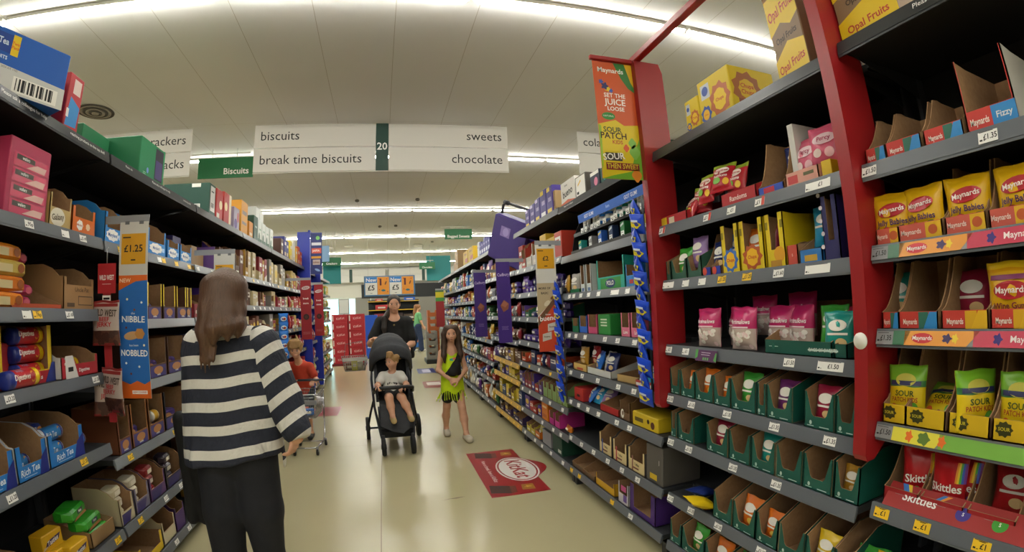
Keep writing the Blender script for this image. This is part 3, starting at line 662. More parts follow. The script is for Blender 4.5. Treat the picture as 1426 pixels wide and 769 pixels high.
def sweetbag(kind, seed=0):
    def go():
        if kind == 'jelly':
            def f(m, wp):
                oval(m, 0, .098, .047, .022, 'b81f2b', 'Maynards', 'f6ece4', .022, wp, .1)
                m.text('Jelly Babies', 0, .06, .024, M('4a2a6a', .4), 0, True, .1, warp=lambda a, b: wp(a, b)-.0006)
                m.disc(-.02, .03, .02, .018, M('c8402f', .4), warp=wp); m.disc(.035, .035, .018, .012, M('3f8f4a', .4), warp=wp); m.disc(.01, .028, .012, .014, M('8a2230', .4), warp=wp)
            return pouch(.14, .155, .06, [(1, 'e8b616')], f, seed)
        if kind == 'gums':
            def f(m, wp):
                oval(m, 0, .085, .05, .024, 'b0202c', 'Maynards', 'f6ece4', .024, wp); m.rect(-.06, .06, .112, .125, M('7a2a5a', .4), warp=wp); m.text('Wine Gums', 0, .045, .022, M('7a1f3a', .4), 0, True, .1, warp=lambda a, b: wp(a, b)-.0006)
            return pouch(.15, .16, .055, [(.82, 'e0ac18'), (.9, 'd89a16'), (1, 'e8c020')], f, seed)
        if kind == 'sour':
            def f(m, wp):
                m.rect(-.05, .05, .108, .122, M('2a2f5a', .4), warp=wp); m.disc(0, .125, .034, .02, M('c8c24a', .4), warp=wp); m.text('SOUR', 0, .083, .024, M('2b4a18', .4), 0, True, warp=lambda a, b: wp(a, b)-.0006); m.text('PATCH KIDS', 0, .064, .02, M('a8401f', .4), 0, True, .085, warp=lambda a, b: wp(a, b)-.0006)
                m.disc(-.035, .035, .012, .016, M('d8642a', .4), warp=wp); m.disc(.03, .04, .014, .018, M('5fae3a', .4), warp=wp); m.disc(.0, .025, .01, .012, M('8a2a3a', .4), warp=wp)
            return pouch(.13, .17, .045, [(.6, 'e2c51c'), (.72, '3f7f4a'), (1, '79b52c')], f, seed)
        if kind == 'skit':
            def f(m, wp):
                m.text('Skittles', 0, .07, .036, M('f2ece8', .4), 0, True, .1, .05, warp=lambda a, b: wp(a, b)-.0006)
                for k, c in enumerate(('e8902a', 'e8c82a', '4fae4a', '3a5ac0', '7a3a9a')): m.rect(.028+k*.006, .034+k*.006, .09, .15, M(c, .4), warp=wp)
                for k, c in enumerate(('e8c82a', '4fae4a', 'e8902a', '7a3a9a')): m.disc(-.03+k*.02, .03+.008*(k % 2), .009, .009, M(c, .4), warp=wp)
            return pouch(.12, .17, .045, [(1, 'b3161f')], f, seed)
        if kind == 'marsh':
            def f(m, wp):
                m.text('Marshmallows', 0, .118, .026, M('f6eef0', .4), 0, True, .11, warp=lambda a, b: wp(a, b)-.0006); m.rect(-.05, .05, .092, .098, M('f0d8e0', .4), warp=wp)
                for k in range(22):
                    q = random.Random(k); x, z = q.uniform(-.055, .055), q.uniform(.014, .078); m.disc(x, z, .011, .010, M('f6f0ea', .5) if k % 3 else M('eed2d4', .5), warp=wp, n=10)
            return pouch(.15, .18, .075, [(.48, 'c9b4ac'), (1, 'c4286a')], f, seed)
        if kind == 'pink':
            def f(m, wp): oval(m, 0, .1, .05, .022, 'e8c8d0', 'Percy', 'b02a5a', .026, wp); m.disc(-.03, .05, .018, .016, M('f2dcd8', .4), warp=wp); m.disc(.02, .045, .02, .018, M('f0c0c8', .4), warp=wp)
            return pouch(.15, .16, .05, [(1, 'd8607e')], f, seed)
        if kind == 'redgreen':
            def f(m, wp): oval(m, 0, .1, .042, .02, 'f0e0d8', 'Rowntree', 'b8202c', .018, wp); m.disc(-.02, .05, .022, .016, M('6fae3a', .4), warp=wp); m.disc(.03, .04, .016, .016, M('e8b52a', .4), warp=wp); m.text('Randoms', 0, .07, .02, M('f4ece4', .4), 0, True, .08, warp=lambda a, b: wp(a, b)-.0006)
            return pouch(.13, .15, .05, [(.85, 'b5202e'), (1, '9fb83a')], f, seed)
        cols = {'orange': 'e0731c', 'yellow': 'e6c31e', 'green': '3f9f3a', 'purple': '6a2a6a', 'crimson': '9a1f3f', 'teal': '1b8f86', 'blue': '1f6fd0', 'navy': '20306f', 'white': 'dcdad4', 'silver': 'a9a59c', 'brown': '6a4328', 'gold': 'b98a2a', 'cream': 'd9cba8', 'red': 'b01f24', 'lilac': '9a7ab8', 'cyan': '2fa0d0'}
        c = cols[kind]
        def f(m, wp): oval(m, 0, .1, .036, .02, 'f0ece4', None, warp=wp); m.rect(-.04, .04, .066, .074, M('f0ece4', .4), warp=wp); m.disc(.015, .04, .022, .016, M({'orange': 'f2d060', 'yellow': 'c8401f'}.get(kind, 'e8c890'), .4), warp=wp)
        return pouch(.125, .15, .05, [(1, c)], f, seed)
    return make(('bag', kind, seed), go)
def bag(b, i, y, kind, look, inset=.05, dz=.006, rz=0.0, lean=-.12, seed=0, roll_=0.0, sc=1.0):
    o = put(sweetbag(kind, seed), b, i, y, look, 'sweets', inset, dz, rz, (lean, roll_), noun='bag'); o.scale = (sc, sc, sc); return o
# third shelf: pink trays of yellow bags
for k, (a, e) in enumerate(((0.989, 0.855), (0.853, 0.699), (0.695, 0.566), (0.562, 0.441))):
    y, w = span(a, e)
    def f(m, w=w): m.rect(w*.12, w*.46, .002, .048, M('e0b020'), -.0006); m.disc(w*.28, .026, .015, .014, M('c05a2a'), -.0012); m.text('Maynards', -w*.2, .026, .02, M('f0d8d0'), -.001, True, w*.45)
    put(tray(round(w-.006, 3), .26, .14 if k < 2 else .2, 'slope', 'c9594a', .05, deco=f), 'RA', 2, y, 'salmon pink card tray with a yellow patch', 'tray')
    if k < 3: bag('RA', 2, y-(.012 if k == 0 else 0), 'jelly', 'yellow sweet bag with a red oval badge', .055, .006, (.25, -.1, .1)[k], -.05, k)
bag('RA', 2, 0.479, 'jelly', 'yellow sweet bag with a red oval badge', .06, .006, 0, -.05, 5)
# fourth shelf
for k, (a, e) in enumerate(((0.997, 0.877), (0.875, 0.737), (0.730, 0.583), (0.581, 0.453))):
    y, w = span(a, e); w = round(w-.005, 3)
    put(tray(w, .27, .2, 'slope', 'c23a30', .052, deco=d_may(w, .052) if k < 2 else d_may(w, .052, 'd8a51c', 'e0b020')), 'RA', 3, y, 'red card tray with a %s patch on its front' % ('blue' if k < 2 else 'yellow'), 'tray')
bag('RA', 3, 0.945, 'teal', 'teal sweet bag deep in a dark tray', .13, .02, .3, -.1, 1)
bag('RA', 3, 0.688, 'crimson', 'dark red sweet bag deep in a dark tray', .15, .01, .1, -.1, 2)
bag('RA', 3, 0.524, 'gums', 'yellow sweet bag with a red badge and folded top', .05, .012, 0, -.05, 3)
# fifth shelf: yellow trays of sour sweets
for k, (a, e) in enumerate(((0.985, 0.854), (0.851, 0.713), (0.706, 0.576), (0.572, 0.455))):
    y, w = span(a, e); w = round(w-.004, 3)
    def f(m, w=w): oval(m, -w*.2, .034, .024, .02, '3a3a16', 'SOUR', 'd8c83a', .013, None, 0, .12, 9)
    put(tray(w, .27, .222, 'slope', 'd9b316', .06, deco=f), 'RA', 4, y, 'yellow card tray with a dark round badge', 'tray')
    bag('RA', 4, y-.005, 'sour', ('yellow and green sour sweet bag standing upright', 'crumpled yellow and green sour sweet bag slumped low', 'yellow and green sour sweet bag turned sideways', 'yellow and green sour sweet bag facing forward')[k], .055 if k != 1 else .075, .006 if k != 1 else .004, (.15, .1, .9, 0)[k], (-.1, -.95, -.1, -.08)[k], k)
# sixth shelf: red trays and a tilted header card
for k, (a, e) in enumerate(((0.930, 0.798), (0.793, 0.644), (0.634, 0.483))):
    y, w = span(a, e); w = round(w-.004, 3)
    def f(m, w=w): m.box(-.018, .018, -.002, -.0005, .022, .036, M('8f8a86')); m.text('Skittles', 0, .029, .01, INK, -.003, True)
    put(tray(w, .27, .2, 'slope', 'a01a22', .05, deco=f), 'RA', 5, y, 'dark red card tray behind a red header card', 'tray', .035)
bag('RA', 5, 0.832, 'skit', 'red sweet bag with a rainbow stripe, leaning', .10, .01, .5, -.1, 1)
bag('RA', 5, 0.725, 'skit', 'red sweet bag with a rainbow stripe, facing forward', .085, .01, 0, -.06, 2)
bag('RA', 5, 0.690, 'skit', 'red sweet bag with a rainbow stripe, tucked behind another', .125, .01, -.15, -.06, 3)
bag('RA', 5, 0.547, 'red', 'plain red sweet bag deep in a dark tray', .16, .01, .1, -.2, 4)
m = MB(); hw = .44; m.box(-hw, hw, 0, .003, 0, .085, K('9c2422'))
m.text('Skittles', -hw+.12, .045, .042, INKW, -.001, True, .12); m.poly([(-hw+.04, .085), (-hw+.06, .085), (-hw+.075, .06), (-hw+.055, .06)], M('3a78c0'), -.0006); m.poly([(-hw+.06, .085), (-hw+.075, .085), (-hw+.085, .06), (-hw+.075, .06)], M('e6c12a'), -.0006)
m.poly([(-hw+.16, .055), (-hw+.175, .055), (-hw+.205, .08), (-hw+.19, .08)], M('3a78c0'), -.0006); m.poly([(-hw+.175, .055), (-hw+.185, .055), (-hw+.22, .08), (-hw+.205, .08)], M('e6902a'), -.0006)
for k, c in enumerate(('3a2a8a', '3f9a35', 'e0a62a', 'd8d8d0')): m.disc(-hw+.27+k*.115, .04, .024, .021, M(c, .3), -.0008, rot=.3); m.text('S', -hw+.27+k*.115, .04, .015, INKW, -.0014, True)
o = m.build('header_card')
put(o, 'RA', 5, .47, 'long red header card with coloured round sweets, tilted along the shelf edge', 'card', .002, .002, 0, (-.75, 0))
for (y, c, n) in ((0.968, 'green', 1), (0.888, 'yellow', 2)): bag('RA', 6, y, c, '%s sweet bag half hidden under the yellow tickets' % c, .06, .004, .2, -.3, n)
# top shelf: fruit chew cartons
def d_opal(w, h):
    def f(m):
        m.poly([(-w/2, h), (w/2, h), (w/2, h*.62), (w*.2, h*.55), (-w*.1, h*.64), (-w/2, h*.55)], M('e2bf16'), -.0006); m.poly([(-w/2, 0), (w/2, 0), (w/2, h*.32), (0, h*.4), (-w/2, h*.26)], M('e2bf16'), -.0006)
        m.text('Opal Fruits', 0, h*.78, h*.17, M('b8371f'), -.0012, True, w*.9, .06); m.text('Opal Fruits', 0, h*.15, h*.13, M('b8371f'), -.0012, True, w*.85, .06); m.text('Opal Fruits', 0, h*.46, h*.1, M('3a2a1c'), -.0012, True, w*.7); m.poly([(0, h*.97), (w/2, h*.9), (w/2, h*.82), (w*.1, h*.89)], M('4f9a2f'), -.0012)
    return f
put(carton(.24, .3, .30, '8a6f52', d_opal(.24, .30), top='c9a91a', name='carton'), 'RA', 0, .83, 'brown and yellow fruit chew carton stored beyond the red post', 'carton', .03)
put(carton(.20, .28, .38, '8a6f52', d_opal(.20, .38), top='c9a91a', lid=1), 'RB', 0, 1.182, 'tall brown and yellow fruit chew carton beside the red post', 'carton', .03, 0, -.2)
# ------------------------------------------------------------------ second red-framed bay
def d_chup(w, h):
    def f(m):
        oval(m, w*.16, h*.38, w*.30, w*.34, 'b5602a', None, star=.1, k=9); oval(m, w*.16, h*.38, w*.19, w*.22, 'e8c41c', 'Chupa', 'c03a20', h*.1, star=.08, k=10); oval(m, -w*.3, h*.2, w*.16, w*.18, '2f50a0', None, star=.15, k=7); oval(m, -w*.3, h*.2, w*.1, w*.11, 'e8b51c', 'Chups', 'c03a20', h*.05)
        m.rect(-w*.4, -w*.12, h*.55, h*.88, M('c9d0d6'), -.0006); oval(m, -w*.26, h*.72, w*.1, w*.1, '2f50a0'); m.rect(w*.25, w*.42, h*.24, h*.4, M('8f6a5a'), -.0007)
    return f
y, w = span(1.900, 1.786); put(carton(w, .26, .17, 'd9bd12', d_chup(w, .17)), 'RB', 0, y, 'smaller bright yellow lollipop carton', 'carton', .02, 0, 0)
y, w = span(1.780, 1.544); o = carton(w, .28, .22, 'd9bd12', d_chup(w, .22)); put(o, 'RB', 0, y, 'larger bright yellow lollipop carton with a round badge', 'carton', .02)
q = MB(); q.disc(.1, .11, .085, .085, M('a5602a'), 0, star=.1, k=9); q.disc(.1, .11, .05, .05, M('e0bb1c'), -.0006, star=.08, k=10); q.rect(.04, .17, .01, .06, M('8a4a30'), -.0004); q.text('Chupa', .1, .125, .03, M('c03a20'), -.0012, True); q.text('Chups', .1, .095, .03, M('c03a20'), -.0012, True)
q.v = [(w/2+.0008-b, a, c) for a, b, c in q.v]; onto(o, q)
# second shelf, left to right
def simple(b, i, ya, yb, kind, col, h, look, cat='carton', d=.25, hf=.05, txt=None, tc='ffffff', inset=.015, side=None, deco=None, pw=.015, dz=0, rz=0, inner=None, noun=None):
    y, w = span(ya, yb); w = max(.03, round(w-.005, 3)); h = min(h, HM(b, i)-dz)
    if deco is None and txt: deco = lambda m: m.text(txt, 0, (hf if kind != 'carton' else h)*.5, min(hf if kind != 'carton' else h*.5, w*.5)*.5, M(tc), -.001, True, w*.8)
    if kind == 'carton': o = carton(w, d, h, col, deco)
    else: o = tray(w, d, h, kind, col, hf, deco=deco, pw=pw, side=side, inner=inner); cat = 'tray'
    return put(o, b, i, y, look, cat, inset, dz, rz, noun=noun)
simple('RB', 1, 2.279, 1.976, 'low', 'ad1f27', .12, 'red card tray sloping up to a plain brown back', d=.3, hf=.05, deco=lambda m: (m.box(-.13, -.07, -.003, 0, .004, .045, K('d8b61c')), m.rect(-.05, .0, .005, .04, M('e8d8c0'))))
for k, (yy, n) in enumerate(((2.018,1), (1.941,2), (1.862,3), (1.795,4), (1.735,5), (1.674,6))):
    bag('RB', 1, yy, 'redgreen', 'shiny red and green sweet bag in a heap', .05+.03*(k % 2), .004+.028*(k if k < 4 else 7-k), .3*((k*5) % 3-1), -.5+.1*(k % 3), n)
simple('RB', 1, 1.703, 1.472, 'low', 'ad1f27', .15, 'red card tray tipped forward over the shelf edge', d=.28, hf=.06, txt='Randoms', tc='f0d8d0')
simple('RB', 1, 1.463, 1.315, 'slope', '2f4fb0', .23, 'tall brown card tray with a low blue and red front', d=.2, hf=.035, deco=lambda m: m.rect(-.04, .02, .004, .03, M('c03040')))
bag('RB', 1, 1.339, 'navy', 'red and blue sweet bag tucked behind a tall brown tray', .14, .05, .2, -.1, 1)
simple('RB', 1, 1.310, 1.279, 'carton', 'd8d6d2', .26, 'tall white card divider with blue and red sides', d=.16, inset=.07)
simple('RB', 1, 1.306, 1.138, 'low', 'dca090', .11, 'pale pink card tray holding pink bags', d=.26, hf=.055, deco=lambda m: (m.rect(-.07, -.02, .012, .042, M('c8484a')), m.rect(.01, .06, .03, .042, M('5a5a3a'))))
for k, yy in enumerate((1.238, 1.180, 1.142)): bag('RB', 1, yy, 'pink', 'pink sweet bag with pale sweets', .08+.05*(k % 2), .03+.012*k, .15*k-.1, -.15, k)
simple('RB', 1, 1.128, 1.078, 'carton', 'd8b41c', .06, 'small yellow carton beside the red post', d=.12)
# third shelf
for k, (a, e) in enumerate(((2.262, 2.156), (2.149, 2.013), (2.007, 1.889))):
    simple('RB', 2, a, e, 'notch', '2f5a4a', .15, 'dull green notched card tray', d=.28, hf=.10)
bag('RB', 2, 2.082, 'green', 'green sweet bag in a notched tray', .06, .01, 0, -.1, 1); bag('RB', 2, 1.958, 'lilac', 'pale purple and orange sweet bag in a notched tray', .06, .05, 0, -.1, 2)
for k, (a, e) in enumerate(((1.883, 1.817), (1.811, 1.743))):
    simple('RB', 2, a, e, 'slope', '23349a', .2, 'deep blue card tray with brown inside', d=.25, hf=.04, deco=lambda m: m.disc(-.015, .022, .016, .018, M('d04a3a'), -.0008))
bag('RB', 2, 1.806, 'navy', 'dark blue sweet bag in a blue tray', .07, .01, 0, -.15, 3)
for k, (a, e) in enumerate(((1.733, 1.611), (1.607, 1.458), (1.450, 1.343))):
    y_, w_ = span(a, e)
    def f(m, w=w_, k=k):
        if k < 2: oval(m, .0, .055, w*.38, .05, '3a6ab8' if k == 0 else 'b5562a', None, star=.12, k=9); oval(m, .0, .055, w*.24, .036, 'e8b51c', 'Chupa', 'c03a20', .02, star=.08, k=10)
        else: m.disc(.02, .05, .03, .03, M('d89a1c'), -.0009); m.rect(-.03, .03, .004, .028, M('b5842a'), -.0012)
        m.rect(w/2-.02, w/2-.006, .15, .18, M('8a7a10'), -.0008); m.rect(-w/2+.006, -w/2+.02, .15, .18, M('8a7a10'), -.0008)
    simple('RB', 2, a, e, 'pillar', 'dcc016', .21, 'bright yellow card tray with tall rounded posts', d=.26, hf=.07, deco=f, pw=.026)
for k, (yy, c) in enumerate(((1.668, 'blue'), (1.553, 'orange'), (1.492, 'crimson'))): bag('RB', 2, yy, c, '%s lollipop bag in a yellow tray' % ('blue', 'orange', 'brown and red')[k], .07, .03, 0, -.1, k+4)
simple('RB', 2, 1.339, 1.280, 'slope', 'c04a3a', .09, 'short red card tray with a rounded front', d=.2, hf=.075, txt='5', tc='f0d0c8')
simple('RB', 2, 1.277, 1.163, 'low', '2f74b8', .2, 'blue card tray with a swooping side', d=.3, hf=.05, deco=lambda m: m.rect(-.03, .03, .008, .03, M('c8a03a')))
bag('RB', 2, 1.203, 'cyan', 'blue and yellow sweet bag in a blue tray', .1, .06, .1, -.1, 7)
simple('RB', 2, 1.156, 1.080, 'pillar', '23205a', .24, 'dark navy card tray dotted with pale spots', d=.25, hf=.07, deco=lambda m: [m.disc(-.04+.005*(k % 2), .05+.045*k, .008, .008, M('d8d0d8'), -.0009) for k in range(5)], pw=.022)
# fourth shelf: marshmallows and a long green tray
for k, (yy, dz, ins) in enumerate(((1.895, .0, .045), (1.781, .0, .135), (1.642, .0, .04), (1.700, .045, .22), (1.508, .0, .13), (1.386, .0, .125), (1.466, .05, .22))):
    bag('RB', 3, yy, 'marsh', 'pink and clear bag of white marshmallows', ins, dz+.003, (.12, -.1, .05, .1, 0, -.2, .1)[k], -.06, k)
def f(m): m.rect(.06, .2, .022, .028, M('c8d8d0'), -.0009); oval(m, -.12, .03, .008, .012, '0d5a4c'); lines(m, -.12, .03, .05, 'c8d8d0', 1); m.text('BAGS OF SWEETS', .13, .025, .018, M('c8d8d0'), -.0012, True, .13)
simple('RB', 3, 1.491, 1.146, 'low', '0e4f43', .19, 'long dark green card tray with white lettering', d=.34, hf=.055, deco=f)
bag('RB', 3, 1.212, 'green', 'clear sweet bag with a green header', .11, .03, .1, -.1, 3); bag('RB', 3, 1.140, 'teal', 'turquoise and pink sweet bag beside the red post', .05, .01, .2, -.1, 4); bag('RB', 3, 1.172, 'crimson', 'pink and red sweet bag beside the red post', .12, .02, -.2, -.1, 5)
simple('RB', 3, 1.137, 1.078, 'low', '0e4f43', .1, 'short dark green card tray against the red post', d=.3, hf=.05)
m = MB(); m.box(-.08, .08, 0, .002, -.052, .0, K('4f2452')); m.poly([(-.08, 0), (-.06, 0), (-.062, -.035), (-.08, -.045)], M('4f9a4a'), -.0006); m.poly([(.08, -.05), (.06, -.045), (.07, -.01), (.08, -.01)], M('4f9a4a'), -.0006); lines(m, 0, -.012, .07, 'c9b8cc', 2, .01)
for k in range(3): m.rect(-.02+k*.016, -.01+k*.016, -.046, -.034, M('5faa5a'))
o = m.build('shelf_card'); put(o, 'RB', 3, 1.841, 'small purple card with green leaves hanging over the shelf edge', 'card', -.018, -.006, 0, (-.2, 0))
# fifth to bottom shelves: green notched trays
def d_teal(w):
    def f(m): m.disc(-w*.28, .022, .006, .008, M('b9cfc6'), -.0009); m.rect(-w*.40, -w*.17, .009, .012, M('b9cfc6'), -.0009); m.rect(w*.02, w*.34, .009, .0125, M('b9cfc6'), -.0009)
    return f
def teal(b, i, a, e, h=.175, hf=.135, content=None, seed=0, look='green notched card tray, empty', d=.32):
    y, w = span(a, e); w = max(.05, round((w-.003)/.01)*.01)
    if content: look = 'green notched card tray holding a %s bag' % content
    put(make(('teal', w, h, hf), lambda: tray(w, d, h, 'notch', '0d5145', hf, deco=d_teal(w))), b, i, y, look, 'tray', .008)
    if content: bag(b, i, y, content, '%s sweet bag inside a green tray' % content, .05, .012, .04*((seed*7) % 3-1), -.16, seed % 3, sc=min(1, (w-.016)/.132))
for k, (a, e, c) in enumerate(((2.265, 2.107, None), (2.100, 1.981, 'orange'), (1.975, 1.832, 'orange'), (1.826, 1.707, 'orange'), (1.702, 1.543, 'green'), (1.534, 1.478, 'yellow'), (1.474, 1.334, 'purple'), (1.275, 1.127, 'crimson'), (1.124, 1.031, None))): teal('RB', 4, a, e, content=c, seed=k)
for k, (a, e, c) in enumerate(((2.310, 2.145, 'brown'), (2.131, 1.989, None), (1.887, 1.724, 'crimson'), (1.718, 1.572, None), (1.567, 1.422, 'teal'), (1.418, 1.275, None), (1.271, 1.125, None), (1.121, 0.979, 'gold'))): teal('RB', 5, a, e, content=c, seed=k+3)
for k, (a, e, c) in enumerate(((1.822, 1.679, None), (1.674, 1.520, 'orange'), (1.515, 1.382, 'orange'), (1.378, 1.234, None), (1.230, 1.086, 'yellow'), (1.083, 0.953, 'yellow'))): teal('RB', 6, a, e, content=c, seed=k+5, h=.2)
bag('RB', 6, 2.040, 'navy', 'dark blue and silver sweet bag lying flat', .16, .03, .3, 1.35, 1); bag('RB', 6, 1.895, 'yellow', 'bright yellow sweet bag lying on the bare shelf', .07, .02, -.2, 1.25, 2)
for k, (a, e, c) in enumerate(((2.311, 2.085, None), (2.078, 1.879, 'green'), (1.873, 1.685, 'orange'), (1.680, 1.503, 'green'))): teal('RB', 7, a, e, content=c, seed=k+2, h=.19)
# ------------------------------------------------------------------ the gum bay
hd = MB(); hd.box(-.53, .53, 0, .004, -.06, 0, K('1a5fc0'))
for x, t, c, z in ((-.33, 'GOT GUM?', 'dfe6f0', .034), (-.02, 'Extra', '9fc0ee', .026), (.30, 'GOT GUM?', 'dfe6f0', .034)): hd.text(t, x, -.03, z, M(c, .4), -.0008, True)
o = hd.build('header_card'); put(o, 'RC', 0, 2.83, 'long blue header card with pale lettering above the gum tubs', 'card', .012, -.13, 0, (.1, 0))
gr = empty('gum_rack'); 
for k, (z, d0) in enumerate(((.025, .02), (.165, .05))):
    q = MB(); q.box(-.62, .62, d0, d0+.1, z-.006, z, BLACK); q.box(-.62, .62, d0-.004, d0, z-.02, z+.008, BLACK); q.build('tier', gr)
for s in (-1, 1): q = MB(); q.slab([(.02, 0), (.2, 0), (.2, .30), (.12, .30), (.05, .165)], 'x', s*.62-.003, s*.62+.003, BLACK); q.build('side_plate', gr)
put(gr, 'RC', 1, 2.96, 'black two-tier rack holding rows of gum tubs and packets', 'rack', .015)
GUM = [('e8e8e4', .016, .085, 'slim white'), ('e8e8e4', .016, .085, 'slim white'), ('e8e8e4', .016, .085, 'slim white'), ('e6e9ea', .016, .085, 'slim white'), ('2f7fd0', .032, .105, 'blue'), ('2f74c8', .032, .105, 'blue'), ('dfe4e6', .016, .085, 'slim white'), ('2a8f95', .030, .10, 'teal'), ('2a9a7a', .030, .105, 'green'), ('2f8f70', .032, .105, 'green'), ('e4e4e0', .018, .09, 'slim white'), ('e4e4e0', .018, .09, 'slim white')]
gy = [3.395, 3.324, 3.215, 3.150, 3.063, 2.968, 2.878, 2.802, 2.719, 2.630, 2.546, 2.475]
for (c, r, h, n), y in zip(GUM, gy):
    def mk(c=c, r=r, h=h):
        o = tub(r, h, c); q = MB(); q.box(-.024, .024, -r-.012, -r-.010, -.01, .026, M('eef0ee')); q.rect(-.018, .014, .006, .009, INK, -r-.0125); q.rect(-.004, .018, -.006, .001, INK, -r-.0125); q.build('price_card', o); return o
    put(make(('tub', c, r), mk), 'RC', 1, y, '%s gum tub with a price card' % n, 'gum', .085, .166, noun='tub')
for (y, c, n, h) in ((3.462, '1f8f8a', 'teal and yellow', .08), (3.265, '8f8f90', 'silver grey', .085), (3.096, '2a66c8', 'bright blue', .1), (2.921, '1f3a66', 'navy', .105), (2.750, '1f7a3f', 'deep green', .105), (2.575, '9a9c9c', 'silver', .12), (2.469, 'c8b83a', 'yellow and blue', .1)):
    def f(m, h=h, c=c): m.rect(-.022, .022, .004, h*.42, M('eceeec'), -.0008); m.rect(-.016, .012, h*.3, h*.33, INK, -.0012); m.rect(-.004, .016, h*.12, h*.2, INK, -.0012); m.poly([(-.025, h*.8), (.02, h*.95), (.02, h*.8), (-.025, h*.66)], M('d8c83a' if 'teal' in n or 'blue' in n else 'c9d2d6'), -.0008)
    put(make(('gump', c), lambda: carton(.055, .05, h, c, f, name='gum_packet')), 'RC', 1, y, '%s gum packet box with a price card' % n, 'gum', .06, .026, noun='packet')
# stacked price-card packets behind the furthest edge, then the shelves below
C_ = lambda *a, **k: simple('RC', *a, **k)
put(carton(.20, .25, .17, '4a4640', lambda m: (m.rect(-.085, .09, .02, .16, WHITE, -.0006), m.poly([(-.05, .09), (.01, .12), (.01, .135), (-.05, .105)], M('e0b52a'), -.001), m.rect(-.07, -.03, .03, .05, INK, -.001))), 'RC', 0, 3.287, 'dark carton with a white front and yellow sticker', 'carton', .02)
put(carton(.15, .2, .13, '2a2f45', lambda m: (m.disc(.02, .05, .03, .03, M('d87a9a')), m.rect(-.07, .07, .1, .125, WHITE))), 'RC', 0, 3.029, 'navy carton with a pink blob and white flap', 'carton', .02)
put(carton(.13, .2, .12, '14463f', lambda m: (m.disc(.0, .055, .03, .03, M('3fae9a')), m.disc(.0, .055, .016, .018, M('14463f'), -.0014))), 'RC', 0, 2.867, 'dark teal carton with a pale green ring', 'carton', .02)
def d_bueno(w, h):
    def f(m): m.text('Kinder', -w*.1, h*.82, h*.12, M('4a4a4a'), -.001, True); m.text('bueno', 0, h*.5, h*.42, INK, -.001, True, w*.75, .08); m.poly([(-w/2, 0), (w/2, 0), (w/2, h*.1), (0, h*.22), (-w/2, h*.14)], M('c9572f'), -.0007)
    return f
put(carton(.30, .22, .20, 'd8d4cc', d_bueno(.3, .2)), 'RC', 0, 3.714, 'white carton with large dark lettering on the top shelf', 'carton', .02)
# third shelf: mints
bag('RC', 2, 3.571, 'silver', 'crinkled silver grey bag', .05, .004, .2, -.1, 1); bag('RC', 2, 3.749, 'gold', 'crinkled brown and cream bag', .05, .004, -.2, -.1, 2)
C_(2, 3.605, 3.412, 'low', '1f6f45', .06, 'low green card tray', d=.15, hf=.03)
for a, e in ((3.384, 3.302), (3.275, 3.185)): C_(2, a, e, 'pillar', 'cfd6d4', .2, 'narrow white mint tray with teal edge', d=.2, hf=.06, pw=.012, deco=lambda m: (m.rect(.0, .02, .006, .03, M('2f5f9a')), m.rect(-.02, -.004, .006, .03, M('2f5f9a'))))
C_(2, 3.087, 2.673, 'pillar', '23a08f', .205, 'bright turquoise mint tray with a green front', d=.25, hf=.085, pw=.02, deco=lambda m: (m.rect(-.15, .15, .0, .075, M('2a8a3a')), m.disc(.0, .04, .075, .03, M('16306a'), -.0012), m.text('POLO', 0, .04, .04, INKW, -.002, True)))
C_(2, 2.663, 2.511, 'pillar', '2476b8', .14, 'blue mint tray with a red mark', d=.22, hf=.07, deco=lambda m: m.rect(-.03, .02, .02, .045, M('b8303a')))
# fourth shelf
C_(3, 3.597, 3.463, 'pillar', '1f7a52', .11, 'small green upright card tray', d=.2, hf=.05); C_(3, 3.448, 3.297, 'pillar', '2a66c4', .13, 'small blue upright card tray', d=.2, hf=.05)
C_(3, 3.284, 3.120, 'pillar', 'c24a72', .14, 'small rose pink upright card tray', d=.2, hf=.05); C_(3, 3.108, 2.916, 'carton', '1f7f35', .14, 'green carton with white stripes', d=.26, deco=lambda m: [m.rect(-.05, .05, .06+.02*k, .07+.02*k, M('d0d8c8')) for k in range(3)])
for a, e in ((2.761, 2.638), (2.629, 2.481)): C_(3, a, e, 'pillar', 'd86f8c', .15, 'pale pink upright card tray', d=.2, hf=.06, deco=lambda m: m.text('Love', 0, .03, .03, INKW, -.001, True))
# fifth shelf
C_(4, 3.602, 3.343, 'low', 'd8b56a', .1, 'cream and red card tray of tall bags', d=.25, hf=.055, deco=lambda m: m.rect(-.06, .06, .01, .025, M('b8402f')))
bag('RC', 4, 3.511, 'gold', 'gold and red bag standing tall', .07, .03, .1, -.1, 3); bag('RC', 4, 3.397, 'red', 'red-topped bag standing tall', .12, .04, 0, -.1, 2)
C_(4, 3.329, 2.932, 'low', 'cfd0cc', .12, 'white card tray of blue and white bags', d=.28, hf=.05)
for k, y in enumerate((3.263, 3.162, 3.054)): bag('RC', 4, y, ('blue', 'white', 'navy')[k], '%s sweet bag flopping in a white tray' % ('blue', 'white', 'dark blue')[k], .07+.03*(k % 2), .02, .2*k-.2, -.35, k)
C_(4, 2.868, 2.615, 'low', 'b99a62', .07, 'tan card tray tilted at the shelf edge', d=.28, hf=.045, rz=.1, inset=.04)
C_(4, 2.597, 2.380, 'low', 'b9403c', .09, 'red and white card tray against the red post', d=.3, hf=.045, deco=lambda m: (m.rect(-.1, .1, .012, .03, M('e0dcd6')), m.text('Fruit', 0, .021, .018, M('2a3a8a'), -.001, True)))
bag('RC', 4, 2.535, 'cyan', 'blue and white sweet bag in a red tray', .08, .02, .1, -.7, 4)
